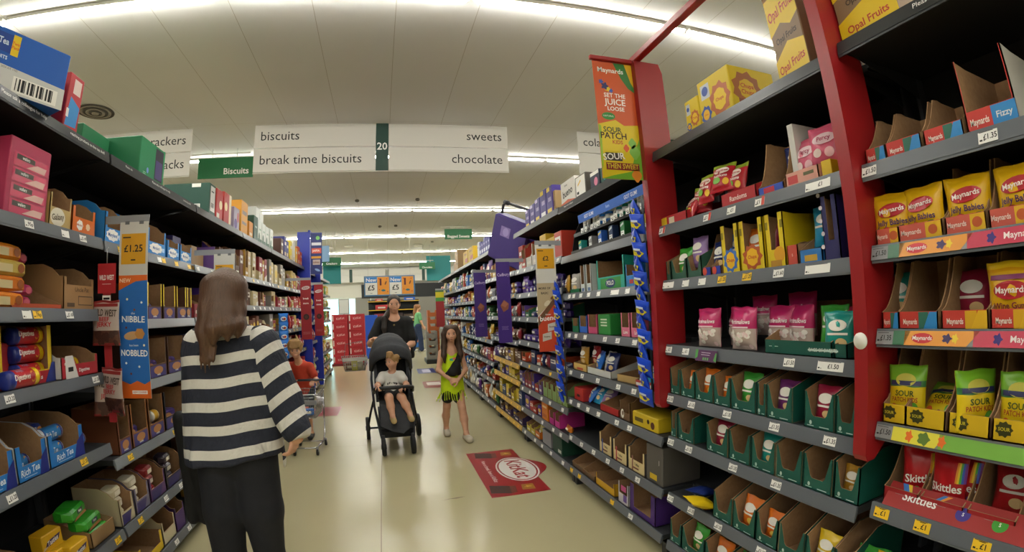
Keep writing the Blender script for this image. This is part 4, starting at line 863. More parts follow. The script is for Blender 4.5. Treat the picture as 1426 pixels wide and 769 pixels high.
# sixth shelf
C_(5, 3.614, 3.437, 'carton', 'b32a24', .1, 'small red carton', d=.2, deco=lambda m: m.rect(-.03, .03, .03, .05, M('301010')))
for k, (y, c, n) in enumerate(((3.405, 'blue', 'bright blue'), (3.310, 'cyan', 'sky blue'), (3.195, 'lilac', 'pale lilac'))): bag('RC', 5, y, c, '%s bag lolling over the shelf edge' % n, .05+.02*k, .01, .3*k-.3, -.7, k)
C_(5, 3.124, 2.833, 'low', 'a82424', .13, 'red card tray with a long brown side', d=.3, hf=.05)
C_(5, 2.823, 2.675, 'wave', '6f5236', .17, 'brown card tray with a white hooked front', d=.3, hf=.05, deco=lambda m: (m.disc(-.03, .04, .022, .03, M('e8e4da'), -.0008), m.disc(-.025, .045, .011, .016, M('6f5236'), -.0012)))
C_(5, 2.647, 2.341, 'carton', 'd0b21c', .085, 'low yellow carton with dark lettering', d=.2, deco=lambda m: (m.rect(-.12, -.02, .03, .055, M('5a4a14')), m.disc(.09, .035, .022, .022, M('5a2a20')), m.disc(.04, .05, .014, .014, M('3a2a14'))))
# seventh shelf
for k, (a, e) in enumerate(((3.151, 2.952), (2.930, 2.731), (2.712, 2.499))):
    def f(m, k=k): m.text('Toffee', .005, .05, .022, INK, -.001, True); m.rect(-.04, .03, .02, .03, M('6a2a1a')); m.rect(-.058, -.04, .0, .1, M(('2a4aa0', 'b02a3a', '8a5a4a')[k]))
    C_(6, a, e, 'wave', 'dcc692', .2, 'cream card tray with a %s side and tall corners' % ('blue', 'red', 'brown')[k], d=.26, hf=.075, pw=.022, side='5a5652', deco=f)
C_(6, 2.482, 2.295, 'carton', '55514d', .23, 'tall dark grey carton with a yellow patch', d=.26, deco=lambda m: (m.rect(-.05, .03, .02, .055, M('d8b51c')), m.rect(.05, .055, .12, .15, M('c8c8c4'))))
# bottom shelf
for k, (a, e) in enumerate(((3.726, 3.492), (3.477, 3.254))): C_(7, a, e, 'low', '6a5238', .18, 'plain brown open card tray', d=.32, hf=.04)
C_(7, 3.229, 2.915, 'pillar', 'd2a01c', .095, 'golden yellow open card tray', d=.3, hf=.055)
C_(7, 2.859, 2.713, 'pillar', 'cfcad0', .15, 'white, pink and purple tall card tray', d=.26, hf=.07, deco=lambda m: (m.rect(-.03, .04, .09, .13, M('c8508a')), m.rect(.0, .05, .02, .07, M('6a4aa0'))))
C_(7, 2.693, 2.373, 'pillar', '43246e', .19, 'wide purple open card tray', d=.3, hf=.04, pw=.05)
# blue chains of linked sweet packets hanging on each side of the gum bay
def chain(y, x, z1, z0, n, where, tilt=0.0):
    st = MB().box(-.012, .012, 0, .002, z0, z1+.06, M('20242c', .4)).build('clip_strip', None, (x, y, 0), -PI/2); tag(st, 'thin dark clip strip carrying blue sweet packets, %s' % where, 'clip strip')
    def mk():
        def f(m, wp):
            m.disc(.0, .055, .036, .02, M('e0d01c', .4), warp=wp, star=.15, k=5); m.disc(.012, .058, .015, .011, M('2a3a9a', .4), warp=wp); m.rect(-.03, .02, .07, .08, M('d0dcf0', .4), warp=wp)
        return pouch(.105, .11, .035, [(1, '1846c8')], f, 3)
    for k in range(n):
        o = make(('chainbag',), mk); z = z1-(k+1)*(z1-z0)/n
        o.location = (x-.028-.008*(k % 2), y+.006*((k % 3)-1), z); o.rotation_euler = (Matrix.Rotation(-PI/2+.25*((k % 2)*2-1), 4, 'Z') @ Matrix.Rotation(.30, 4, 'X') @ Matrix.Rotation(.2*((k % 2)*2-1), 4, 'Y')).to_euler()
        tag(o, 'shiny blue and yellow sweet packet, %s from the top, %s' % (ORD[k], where), 'sweets', 'blue packets on the %s' % where)
chain(3.70, RX-.02, 1.66, .70, 13, 'chain beside the orange price card')
chain(2.325, RX-.03, 2.02, .93, 14, 'chain beside the red post')
# ------------------------------------------------------------------ price flags jutting out from the shelf edges
def flag(x0, x1, y, ztop, zbot, col, name, label, arm_to, deco, clips=True, group='hanging price cards'):
    r = empty(name, ((x0+x1)/2, y, ztop)); tag(r, label, 'price card', group)
    w = x1-x0; h = ztop-zbot; m = MB(); m.box(-w/2, w/2, 0, .0025, -h, 0, K(col)); deco(m, w, h); m.build('card', r)
    a, e = sorted((arm_to-(x0+x1)/2, (-w/2 if arm_to > x0 else w/2)))
    MB().box(a, e, .004, .007, -.005, .035, M('8f9296', .4)).build('arm', r)
    if clips:
        for s in (-1, 1): MB().box(s*w*.25-.012, s*w*.25+.012, -.002, .005, -.012, .004, M('6a6d70', .4)).build('clip', r)
    return r
def price(m, w, h, txt, zc=.22, ph=.26): m.rect(-w*.43, w*.43, -h*(zc+ph/2), -h*(zc-ph/2), M('d39a14', .5), -.0008); m.text(txt, 0, -h*zc, w*.30, INK, -.0016, True, w*.7); m.rect(-w*.38, -w*.1, -h*(zc-ph/2+.025), -h*(zc-ph/2+.018), INK, -.0014); m.rect(-w*.08, w*.08, -h*(zc+ph/2-.02), -h*(zc+ph/2-.028), INK, -.0014)
def d_nib(m, w, h):
    W = w/2; P = lambda pts, c, y=-.0006: m.poly([(a*W, -b*h) for a, b in pts], M(c, .45), y)
    price(m, w, h, '£1.25', .155, .175)
    P([(-1, .305), (1, .305), (1, .35), (-1, .39)], 'd8641c'); P([(-1, .39), (-.3, .36), (.2, .34), (1, .335), (1, .9), (.6, .92), (.1, .9), (-.4, .92), (-1, .9)], '1f66b4', -.0009); P([(-1, .9), (-.4, .92), (.1, .9), (.6, .92), (1, .9), (1, 1), (-1, 1)], 'd8641c', -.0008)
    m.text('NEW', -W*.55, -h*.335, w*.17, M('f0d8b8'), -.0016, True); m.text('NIBBLE', 0, -h*.555, w*.26, INKW, -.0018, True, w*.8, -.03); m.text('NOBBLED', 0, -h*.745, w*.26, INKW, -.0018, True, w*.92, -.03); m.text('the', 0, -h*.52, w*.1, INKW, -.0018); m.text('has been', 0, -h*.70, w*.09, INKW, -.0018)
    m.disc(-.01, -h*.645, .045, .02, M('c49a6a'), -.0014, rot=.15); m.disc(.035, -h*.635, .026, .026, M('b8803f'), -.0018, star=.1, k=6); m.rect(-W*.3, W*.75, -h*.975, -h*.955, INKW, -.0014); m.text('NEW COOKIES', W*.22, -h*.965, w*.07, M('c0502a'), -.0018, True)
    for a, b, c in ((-.4, .44, 'e8d8b0'), (.6, .46, 'e8eef4'), (.1, .5, '8a4a24'), (-.5, .6, '6a2a1a'), (.3, .82, 'e8eef4'), (-.3, .86, '6a2a1a'), (-.6, .8, 'e8eef4'), (.7, .7, 'e8d8b0')): m.disc(a*W, -b*h, .006, .006, M(c), -.0014, n=8)
flag(-1.358, -1.197, 2.35, 1.973, 1.115, 'c9c8c2', 'price_flag', 'blue and orange biscuit card hanging under a yellow price square', LX, d_nib)
def d_plain(m, w, h): price(m, w, h, '£1.25', .30, .34); m.rect(-w*.5, w*.5, -h, -h*.55, M('c8661f'), -.0006)
flag(-1.291, -1.128, 3.6, 1.958, 1.35, 'c9c8c2', 'price_flag', 'white card with a yellow price square just above the long brown hair', LX, d_plain)
def d_bue(m, w, h):
    W = w/2; P = lambda pts, c, y=-.0006: m.poly([(a*W, -b*h) for a, b in pts], M(c, .45), y)
    price(m, w, h, '£2', .13, .19); P([(-1, .36), (1, .36), (1, .50), (-1, .66)], 'b9a684'); P([(-1, .68), (1, .47), (1, 1), (-1, 1)], 'c0401f', -.0008); P([(-1, .69), (1, .46), (1, .52), (-1, .76)], '6a4a30', -.0010)
    m.text('MORE OF', -W*.25, -h*.41, w*.14, INK, -.0014, True); m.text('BASIC', -W*.25, -h*.455, w*.14, INK, -.0014, True); m.text('Kinder', .0, -h*.655, w*.1, INKW, -.0016, True); m.text('bueno', 0, -h*.69, w*.34, INKW, -.0016, True, w*.9, .06)
    for a, b, r in ((.35, .77, .1), (-.2, .86, -.1)): m.poly([((a-.45)*W, -(b+.045)*h), ((a+.45)*W, -(b+.025)*h), ((a+.47)*W, -(b-.045)*h), ((a-.43)*W, -(b-.025)*h)], M('c9c4ba'), -.0014); m.text('bueno', a*W, -b*h, w*.12, M('5a3a2a'), -.0022, True, w*.35)
    m.disc(-W*.05, -h*.55, .03, .018, M('d8cdb4'), -.0014, rot=.7); m.disc(W*.5, -h*.50, .02, .012, M('7a5030'), -.0016, rot=.6)
flag(1.175, 1.345, 3.72, 1.99, 1.13, 'cfcec8', 'price_flag', 'cream and orange chocolate card hanging under a yellow two pound price square', RX, d_bue)
def d_cad(m, w, h): m.text('Cadbury', 0, -h*.16, w*.30, M('c8b8e0'), -.001, True, w*.86, .05); m.poly([(-.042, -h*.54), (.0, -h*.47), (.05, -h*.52), (.04, -h*.585), (-.01, -h*.62)], M('8a4f33'), -.001); m.poly([(-.035, -h*.535), (.0, -h*.48), (.042, -h*.52), (.01, -h*.565)], M('a8684a'), -.0016); lines(m, 0, -h*.80, .07, 'b0a0d0', 3, .014)
flag(1.103, 1.247, 4.85, 1.968, 1.137, '3a1c78', 'price_flag', 'purple chocolate card hanging from the shelf edge, nearer of the two', RX, d_cad, False)
flag(1.091, 1.245, 6.1, 1.957, 1.137, '3a1c78', 'price_flag', 'purple chocolate card hanging from the shelf edge, further of the two', RX, d_cad, False)
def d_kit(m, w, h): oval(m, 0, -h*.13, w*.4, w*.17, 'c8b8b8', 'KitKat', '9a1a24', w*.18, rot=.15); m.text('break', 0, -h*.31, w*.24, INKW, -.001, True); m.text('more', 0, -h*.39, w*.24, INKW, -.001, True); m.disc(0, -h*.62, w*.28, w*.28, M('2a1614'), -.0008); m.disc(0, -h*.62, w*.16, w*.16, M('4a2a22'), -.0013); lines(m, 0, -h*.88, w*.7, 'c8a0a0', 2, .02)
flag(-1.235, -1.085, 7.0, 1.985, 1.155, '8f1622', 'price_flag', 'tall red chocolate card hanging from the biscuit shelves, nearer one', LX, d_kit, False)
flag(-1.205, -1.055, 8.1, 1.985, 1.155, '8f1622', 'price_flag', 'tall red chocolate card hanging from the biscuit shelves, further one', LX, d_kit, False)
def d_far(m, w, h): m.rect(-w/2, w/2, -h*.2, -h*.05, M('c8b81c'), -.001); m.rect(-w/2, w/2, -h*.3, -h*.2, M('3f8a3a'), -.001); m.rect(-w/2, w/2, -h, -h*.3, M('8f1f22'), -.001); lines(m, 0, -h*.5, w*.6, 'c89080', 5, .06)
flag(1.08, 1.27, 11.0, 1.95, 1.12, '4a6a3a', 'price_flag', 'red card with a yellow and green top near the far end of the sweets side', RX, d_far, False)
# ------------------------------------------------------------------ chocolate bays further along, filled shelf by shelf
FILM = {}
def fill(b, i, pal, kinds, wr=(.1, .2), hr=(.5, .9), seed=0, gap=.012, ya=None, yb=None, twice=0.0, zc=0, skip=0.0):
    """goods side by side along one shelf: pal [(colour, colour name)], kinds 'c' carton, 't' tray, 'n' notched tray, 'b' bag, 'k' pack"""
    B = BAYS[b]; rr = random.Random(seed+i*17+len(b)*5+ord(b[1])*101); y = (ya or B.y0)+.03; end = (yb or B.y1)-.02
    H = (HM(b, i) if i > 0 else .34)
    while y < end-wr[0]:
        w = min(round(rr.uniform(*wr)/.02)*.02, end-y); k = rr.choice(kinds); c, n = rr.choice(pal); h = min(H-.012, max(.05, round(rr.uniform(*hr)*H/.02)*.02))
        yc = y+w/2; y += w+gap
        if rr.random() < skip: continue
        if w < .05: break
        d = .24
        if k == 'c':
            a = rr.randint(0, 2)
            def f(m, w=w, h=h, a=a, c=c): (m.rect(-w*.36, w*.36, h*.5, h*.8, M('d8d4cc')), m.rect(-w*.3, w*.2, h*.6, h*.7, M(c), -.001)) if a == 0 else (m.disc(0, h*.55, w*.34, h*.2, M('d8b83a')), m.rect(-w*.3, w*.3, h*.15, h*.25, M('e4e0da'))) if a == 1 else (m.poly([(-w/2, 0), (w/2, 0), (w/2, h*.35), (-w/2, h*.2)], M('e0dcd2')), m.rect(-w*.3, w*.25, h*.6, h*.75, M('e8e4dc')))
            o = make(('fc', c, round(w, 2), round(h, 2), a), lambda: carton(w-.004, d, h, c, f)); put(o, b, i, yc, '%s carton' % n, 'carton', .015+rr.uniform(0, .03))
        elif k in 'tn':
            st = 'notch' if k == 'n' else rr.choice(('pillar', 'wave', 'low')); hf = min(.1, h*.5)
            o = make(('ft', c, round(w, 2), round(h, 2), st), lambda: tray(w-.004, d, h, st, c, hf, deco=lambda m: (m.rect(-w*.3, w*.3, hf*.3, hf*.55, M('e4dfd4')),))); put(o, b, i, yc, '%s card tray' % n, 'tray', .012)
            if rr.random() < .3:
                c2, n2 = rr.choice(pal); o = make(('fb', c2, round(w, 2), round(h, 2), 1), lambda: pouch(w-.03, h*.8, min(.05, w*.3), [(1, c2)], lambda m, wp: (m.disc(0, h*.42, w*.2, h*.1, M('e6e0d6', .4), warp=wp),), 1, 'snack_packet')); put(o, b, i, yc, '%s packet standing in a tray' % n2, 'sweets', .06, .006, 0, (-.12, 0), noun='packet')
        elif k == 'b':
            for q in range(2 if rr.random() < .5 else 1):
                o = make(('fb', c, round(w, 2), round(h, 2), 0), lambda: pouch(w, h, min(.07, w*.4), [(.8, c), (1, c)], lambda m, wp: (m.disc(0, h*.55, w*.28, h*.14, M('ece6dc', .4), warp=wp), m.rect(-w*.25, w*.25, h*.25, h*.32, M('d8c890', .4), warp=wp)), 2, 'chocolate_bag')); put(o, b, i, yc, '%s bag' % n, 'sweets', .05+.09*q, .003, rr.uniform(-.15, .15), (-.08, 0), noun='bag')
        else:
            hh = min(.06, h/2); cnt = max(1, min(4, int(h/(hh+.004))))
            for q in range(cnt):
                o = make(('fk', c, round(w, 2), round(hh, 2)), lambda: pack(w-.03, .07, hh, c, lambda m: (m.rect(-w*.25, w*.25, hh*.35, hh*.7, M('e6e0d6')),))); put(o, b, i, yc, '%s wrapped multipack in a stack' % n, 'biscuits', .03, q*(hh+.0065), rr.uniform(-.04, .04), noun='pack')
PUR = [('3f2380', 'purple'), ('4a2a8f', 'violet'), ('2f1d66', 'deep purple'), ('6a4a9f', 'lilac'), ('23235f', 'navy')]
CHO = [('5a3a26', 'brown'), ('8a2430', 'crimson'), ('b0862f', 'gold'), ('3f2380', 'purple'), ('a8301f', 'red'), ('6a4a8a', 'plum'), ('23305f', 'navy')]
MIX = [('3a6a3a', 'green'), ('a8301f', 'red'), ('c8a22a', 'yellow'), ('8f9296', 'silver'), ('2a5fa8', 'blue'), ('6a4a30', 'brown'), ('d0ccc2', 'white'), ('b8602a', 'orange'), ('5a2a7a', 'purple')]
# top shelves
put(carton(.15, .2, .19, 'a08358', lambda m: m.rect(-.05, .06, .05, .1, M('7a6040'))), 'RD', 0, 3.952, 'small plain brown carton beside the white lettered one', 'carton', .03)
for k, (y, w, h) in enumerate(((4.0, .16, .25), (4.18, .17, .26), (4.36, .15, .22), (4.53, .16, .20), (4.70, .14, .18))):
    def f(m, w=w, h=h, k=k): m.rect(-w*.35, w*.35, h*.03, h*.2, M('d8b61c' if k % 2 == 0 else 'd8d4e0')); m.rect(-w*.4, w*.1, h*.82, h*.97, M('d8b61c' if k < 2 else 'b8a8d8')); m.rect(-w*.2, w*.3, h*.45, h*.6, M('8a78b8'))
    put(carton(w, .22, h, '33207a', f), 'RD', 0, y, 'purple carton with %s at its foot' % ('a yellow patch' if k % 2 == 0 else 'a pale patch'), 'carton', .02)
fill('RD', 1, [('d4cfc6', 'white'), ('a8301f', 'red and white'), ('c9b07a', 'tan'), ('c8a22a', 'yellow')], 'ctc', (.16, .24), (.6, .9), 3)
put(carton(.26, .2, .14, 'd4cfc6', d_bueno(.26, .14)), 'RD', 1, 3.86, 'white carton with dark lettering nearest the gum bay', 'carton', .0) if 0 else None
fill('RD', 2, PUR, 'kkb', (.1, .14), (.6, .9), 4); fill('RD', 3, PUR+[('2a6a4a', 'green')], 'bkt', (.1, .16), (.5, .8), 5); fill('RD', 4, [('3f2380', 'purple'), ('b02a24', 'red'), ('c8c2b8', 'white and red')], 'cbk', (.12, .2), (.5, .8), 6)
fill('RD', 5, [('1f2a5a', 'navy'), ('a8281f', 'red'), ('c8502a', 'orange'), ('8a2a3a', 'crimson')], 'tcb', (.12, .18), (.6, .9), 7)
for k, y in enumerate((3.83, 3.96, 4.09, 4.22, 4.35)): put(make(('g1',), lambda: tray(.12, .26, .2, 'wave', '7f9a5a', .09, pw=.028)), 'RD', 6, y, 'pale green card tray with tall corners', 'tray')
fill('RD', 6, CHO, 'tt', (.1, .13), (.7, .9), 8, ya=4.42)
simple('RD', 7, 4.30, 4.48, 'carton', 'd07418', .19, 'bright orange carton near the orange card', d=.2, inset=0.01, deco=lambda m: (m.rect(-.06, .06, .03, .06, M('b85a10')), m.rect(-.06, .06, .12, .14, M('e8c890'))))
for y in (4.05, 4.2): simple('RD', 7, y-.065, y+.065, 'wave', 'c2308a', .17, 'hot pink card tray', d=.24, hf=.06)
fill('RD', 7, [('2a1c24', 'black'), ('d07418', 'orange')], 'b', (.12, .16), (.4, .6), 9, ya=3.74, yb=4.0); fill('RD', 7, CHO, 'ct', (.1, .16), (.6, .9), 9, ya=4.5)
simple('RD', 8, 3.95, 4.2, 'carton', '12402f', .17, 'dark green carton on the lowest shelf', d=.3, deco=lambda m: m.rect(.02, .1, .02, .05, M('c8d0c8'))); simple('RD', 8, 4.24, 4.5, 'low', '8f9092', .2, 'grey open box on the lowest shelf', d=.3, hf=.14, inner=M('9a9b9c'))
fill('RD', 8, [('d0701a', 'orange'), ('c8b83a', 'yellow')], 'ct', (.12, .16), (.5, .8), 10, ya=4.55)
for i, (pal, kinds) in enumerate(((None, None), ([('a8301f', 'red'), ('b8602a', 'orange'), ('3a8a4a', 'green'), ('c9b07a', 'tan')], 'bct'), (CHO, 'bkc'), ([('6a2a1a', 'brown'), ('a02a24', 'red'), ('8f9296', 'silver')], 'bb'), (CHO, 'tkb'), ([('8a6a2a', 'gold'), ('5a3a2a', 'brown'), ('3f2380', 'purple')], 'bc'), ([('5a4a9a', 'violet'), ('c8b02a', 'yellow'), ('23305f', 'navy')], 'tcc'), ([('3f2380', 'purple'), ('2a2050', 'deep violet'), ('30406a', 'slate blue'), ('c8b02a', 'yellow')], 'ct'), ([('3a3a3c', 'charcoal'), ('5a3a22', 'brown'), ('3a2a5a', 'aubergine')], 'ct'))):
    if pal: fill('RE', i, pal, kinds, (.12, .18), (.55, .9), 20+i, ya=6.02 if i == 1 else None)
for q, bb_ in enumerate(('RF', 'RG', 'RH')):
    for i in range(1, 8): fill(bb_, i, (MIX, CHO, MIX, MIX)[(i+q) % 4], ('bct', 'cbb', 'ktb', 'bkc')[(i+2*q) % 4], (.14, .22), (.55, .92), 30+i+10*q)
for i in range(1, 8): fill('RI', i, MIX, 'bc', (.24, .4), (.6, .92), 60+i)
for k, y in enumerate((6.62, 6.78, 6.94, 7.1, 7.26, 7.42)): put(carton(.14, .2, .2+.02*(k % 3), '2f2a7a' if k != 5 else 'c9ccd8', lambda m: (m.rect(-.05, .05, .04, .09, M('c9cce0')), m.rect(-.05, .03, .14, .17, M('8a84c0')))), 'RF', 0, y, 'violet and white carton' if k != 5 else 'pale carton at the end of the violet row', 'carton', .02)
for k, y in enumerate((8.2, 8.75)): put(carton(.5, .3, .26, 'd2ab1c', lambda m: (m.text('Toblerone', 0, .2, .06, M('7a2a1a'), -.001, True, .4), m.poly([(-.05, .05), (.2, .05), (.24, .12), (0, .12)], M('a8282a')))), 'RG', 0, y, 'big yellow carton with a red slanted patch', 'carton', .03)
put(carton(.1, .3, .24, 'c9a01c'), 'RG', 0, 9.08, 'slim yellow carton beside the big yellow ones', 'carton', .05)
put(carton(.40, .3, .21, 'a5855c', lambda m: m.rect(.0, .15, .12, .15, M('6a5236'))), 'RH', 0, 9.9, 'plain brown carton under another', 'carton', .03); put(carton(.38, .28, .2, 'a98a60', lambda m: m.rect(.0, .15, .12, .15, M('6a5236'))), 'RH', 0, 9.91, 'plain brown carton stacked on another', 'carton', .03, .213)
put(carton(.36, .3, .2, '9a7a54'), 'RH', 0, 10.3, 'plain brown carton at the end of its shelf', 'carton', .05)
# purple insulated tote hanging in the gap where one top shelf is missing
tb = empty('trolley_bag', (1.46, 5.62, 1.98)); tag(tb, 'large purple bag with a black tubular handle lying tilted above the chocolate shelves', 'bag')
m = MB(); m.box(-.30, .30, -.1, .1, -.092, .46, M('3d2a7a', .5), .02); m.xf(Matrix.Rotation(.42, 4, 'Y') @ Matrix.Rotation(.08, 4, 'X')); m.build('body', tb, (0, 0, .13), -PI/2+.55)
q = MB(); q.rect(-.14, .02, .22, .34, M('8a78b8'), -.1015); q.disc(-.05, .28, .05, .05, M('a898d0'), -.102); q.xf(Matrix.Rotation(.42, 4, 'Y') @ Matrix.Rotation(.08, 4, 'X')); q.build('print', tb, (0, 0, .13), -PI/2+.55)
q = MB(); q.tube([(-.28, 0, .44), (-.28, 0, .56), (-.24, 0, .6), (.24, 0, .6), (.28, 0, .56), (.28, 0, .44)], .016, M('2a2a2e', .5), 8); q.tube([(.2, 0, .6), (.27, 0, .6)], .028, M('26262a', .6), 8); q.tube([(-.27, 0, .6), (-.2, 0, .6)], .028, M('26262a', .6), 8); q.xf(Matrix.Rotation(.42, 4, 'Y') @ Matrix.Rotation(.08, 4, 'X')); q.build('handle', tb, (0, 0, .13), -PI/2+.55)
# ------------------------------------------------------------------ biscuit side
POSTS[:] = [(2.325, 2.34), (3.585, 3.60)]
def L_(b, i, ya, yb, kind, col, h, look, **k): return simple(b, i, ya, yb, kind, col, h, look, **k)
def d_crisp(m):
    w, h = .44, .245
    m.poly([(-w/2, 0), (w/2, 0), (w/2, h*.36), (-w/2, h*.44)], M('c9c9c6', .5), -.0006); m.rect(-.20, -.02, .15, .225, M('1a3f8f'), -.0008); m.poly([(-.20, .15), (-.17, .15), (-.15, .225), (-.20, .225)], M('2a2a7a'), -.001)
    m.text('Rich Tea', -.11, .19, .036, M('d8e4f4'), -.0014, True, .1); m.rect(-.045, -.012, .145, .23, M('e2c21a'), -.0012); m.text('Twin', -.028, .195, .018, M('d0501a'), -.0018, True); m.text('Pack', -.028, .178, .018, M('d0501a'), -.0018, True)
    m.text('CRISP BISCUITS', -.12, .128, .02, M('e4ecf6'), -.001, True); m.text('01 18 2024 A/5 1935', -.05, .092, .012, M('5a5a5a'), -.001); m.text('94043', -.14, .055, .034, INK, -.001, True); m.text('300g', -.15, .028, .018, M('1a3f8f'), -.001); barcode(m, .09, .04, .2, .062)
o = carton(.44, .3, .245, '1557b0', d_crisp, top='1557b0'); put(o, 'LA', 0, 1.565, 'large blue biscuit carton with a barcode, turned askew on the top shelf', 'carton', .005, 0, -.455)
put(carton(.12, .22, .27, 'b3232c', lambda m: (m.poly([(-.05, .02), (.04, .03), (.05, .13), (-.03, .16)], M('2a86c8')), m.rect(-.02, .04, .18, .25, M('e0c8c0')), m.rect(-.05, -.03, .06, .1, M('e4e0dc'), -.001))), 'LA', 0, 1.994, 'red carton with a blue patch beside the askew blue carton', 'carton', .02)
put(carton(.3, .2, .22, '146b40'), 'LB', 0, 2.56, 'green carton set back behind the larger green one', 'carton', .24)
def d_grn(m): m.rect(.035, .15, .025, .225, M('151024')); m.rect(.045, .14, .035, .15, M('3a2a6a'), -.001); m.disc(-.06, .055, .014, .018, M('6a8ad0')); lines(m, -.1, .035, .04, 'c0d8c8', 2, .01); lines(m, .0, .016, .05, 'c0d8c8', 1); m.poly([(.15, .0), (.17, .0), (.172, .24), (.15, .24)], M('1f8a55'), -.001)
put(carton(.34, .48, .24, '14774a', d_grn, lid=0), 'LB', 0, 2.89, 'big bright green carton with a cut-open purple window', 'carton', .025)
o = carton(.15, .42, .27, '164538', lambda m: (m.rect(-.05, .06, .04, .25, M('dcdcd8')), barcode(m, .0, .09, .08, .05), m.rect(-.03, .03, .2, .21, INK, -.001)))
q = MB(); barcode(q, .16, .06, .16, .07); q.rect(.08, .16, .235, .265, WHITE, -.0008); q.v = [(-.0758+y, a, b) for a, y, b in q.v]; q.f = [f for f in q.f]; onto(o, q)
put(o, 'LC', 0, 4.02, 'dark green carton with white paper labels', 'carton', .02)
for (y, w, h, c, look, f) in ((4.21, .17, .27, 'b32a2a', 'red carton with cream circles, nearer one', lambda m: (m.disc(.03, .14, .04, .04, M('e4cfa0')), m.rect(-.07, .0, .02, .06, M('d8d0c4')))), (4.44, .22, .29, 'b32a26', 'red carton with a cream edge, further one', lambda m: (m.disc(-.05, .16, .04, .04, M('e4c890')), m.rect(.04, .105, .0, .29, M('e6d4b0')))), (4.73, .18, .22, 'a8a0b8', 'pale purple carton with darker flowers', lambda m: (m.disc(-.03, .06, .05, .05, M('5a3a8a')), m.disc(.04, .13, .03, .05, M('c04a5a')))), (5.0, .24, .34, 'd8961f', 'tall orange-yellow carton', lambda m: (m.rect(-.08, .08, .2, .24, M('8a7a60')), m.rect(-.08, .08, .1, .13, M('8a7a60')))), (5.26, .16, .18, 'd08a1c', 'short orange carton', lambda m: m.rect(-.05, .05, .03, .06, M('e0d0a8')))):
    put(carton(w, .26, h, c, f), 'LC' if y < 4.84 else 'LD', 0, y, look, 'carton', .02)
for k, (y, h) in enumerate(((5.46, .28), (5.645, .27), (5.83, .26), (6.012, .25), (6.24, .26))):
    put(carton(.17, .3, h, 'cfd6d0' if k else '1a4a38', lambda m: (m.rect(-.085, .085, 0, .05, M('2a5a44')), m.disc(-.03, .07, .03, .05, M('2a5a44')), m.rect(-.03, .05, .15, .17, M('8aa898')))), 'LD' if y < 6.1 else 'LE', 0, y, 'white carton with a dark green leafy foot' if k else 'dark green carton before the white ones', 'carton', .02)
for k, y in enumerate((5.645, 5.83)): put(carton(.17, .3, .13, 'd4d8d4'), 'LD', 0, y, 'plain white carton stacked on another', 'carton', .05, .285-.01*k)
for k, (y, c, n, h) in enumerate(((6.9, '4a2a1f', 'dark brown', .24), (7.12, '23276a', 'navy', .3), (7.28, '2a2f7a', 'deep blue', .26), (7.55, 'd0b82a', 'yellow and white', .3), (7.8, 'd4d2cc', 'plain white', .34), (8.02, 'd8a52a', 'amber', .26), (8.24, 'b8402a', 'red and yellow', .3), (8.45, 'c04a2a', 'rusty red', .24))):
    put(carton(.16, .24, h, c, lambda m, h=h: (m.rect(-.05, .05, h*.6, h*.75, M('d4d0c8')), m.rect(-.06, .03, .03, .08, M('c8b48a')))), 'LE' if y < 7.36 else 'LF', 0, y, '%s carton' % n, 'carton', .02)
# nearest biscuit bay, second shelf
y, w = span(1.624, 1.891)
def d_waf(m, w=w):
    for k in range(4):
        z = .012+.06*k; m.rect(-w*.40, w*.44, z, z+.052, M('c2345a', .25), -.0012); m.rect(-w*.34, w*.1, z+.026, z+.046, M('3a2a22', .3), -.0018); m.text('wafers', -w*.12, z+.036, .018, INKW, -.0024, True, w*.4); m.poly([(-w*.1, z+.004), (w*.36, z+.004), (w*.40, z+.03), (w*.16, z+.03)], M('d8a8a0', .25), -.0016)
put(carton(w, .28, .30, 'a82a50', d_waf, name='biscuit_carton'), 'LA', 1, y, 'tall pink carton of wafer packs with shiny fronts', 'carton', .02)
L_('LA', 1, 1.906, 2.074, 'wave', 'b59a5f', .2, 'gold and brown card tray with a cream front', d=.26, hf=.085, pw=.012, deco=lambda m: (m.disc(-.02, .045, .055, .04, M('d9d2bf'), -.0008), m.text('Galaxy', -.02, .045, .036, M('4a3a20'), -.0014, True, .09, .15)))
L_('LA', 1, 2.080, 2.284, 'wave', 'd0661a', .17, 'orange card tray with white badges', d=.26, hf=.075, pw=.022, deco=lambda m: (m.disc(-.035, .04, .026, .024, INKW, -.0008, star=.1, k=7), m.text('Maryland', -.035, .04, .014, M('b0401a'), -.0014, True, .045), m.disc(.035, .04, .018, .016, M('e8c8a0'), -.0008, star=.1, k=7)))
bag('LA', 1, 1.42, 'gold', 'gold and purple packet at the picture edge', .05, .004, .3, -.1, 1)
# third shelf: orange packs, pink packs, brown carton
for k, (z, y) in enumerate(((0, 1.63), (.062, 1.66), (.124, 1.67), (.186, 1.66))):
    c = ('c8741f', 'c9701c', 'b9a04a', 'd0801f')[k]
    put(pack(.27, .1, .055, c, lambda m: (m.rect(-.06, .05, .012, .042, M('c8b88a')), m.disc(.1, .03, .02, .018, M('8a4a1a')))), 'LA', 2, y, '%s shiny orange biscuit pack in the stack' % ('lowest', 'second lowest', 'olive-banded', 'topmost')[k], 'biscuits', .02+.012*k, z, .05*(k % 2)-.02, noun='pack')
for k in range(5): put(pack(.17, .08, .04, 'a32a58', lambda m: (m.rect(-.07, .01, .01, .03, M('d8b0bc')), m.disc(.05, .02, .018, .014, M('c05a6a')))), 'LA', 2, 1.80+.012*k-.04*(k < 2), '%s pink biscuit pack in the stack' % ('lowest', 'second', 'third', 'fourth', 'topmost')[k], 'biscuits', .045 if k < 2 else .14, .006+k*.0465, 0, noun='pack')
L_('LA', 2, 1.686, 2.023, 'low', 'b04a2a', .13, 'orange and pink card tray holding pink packs', d=.28, hf=.02, side='b82a62')
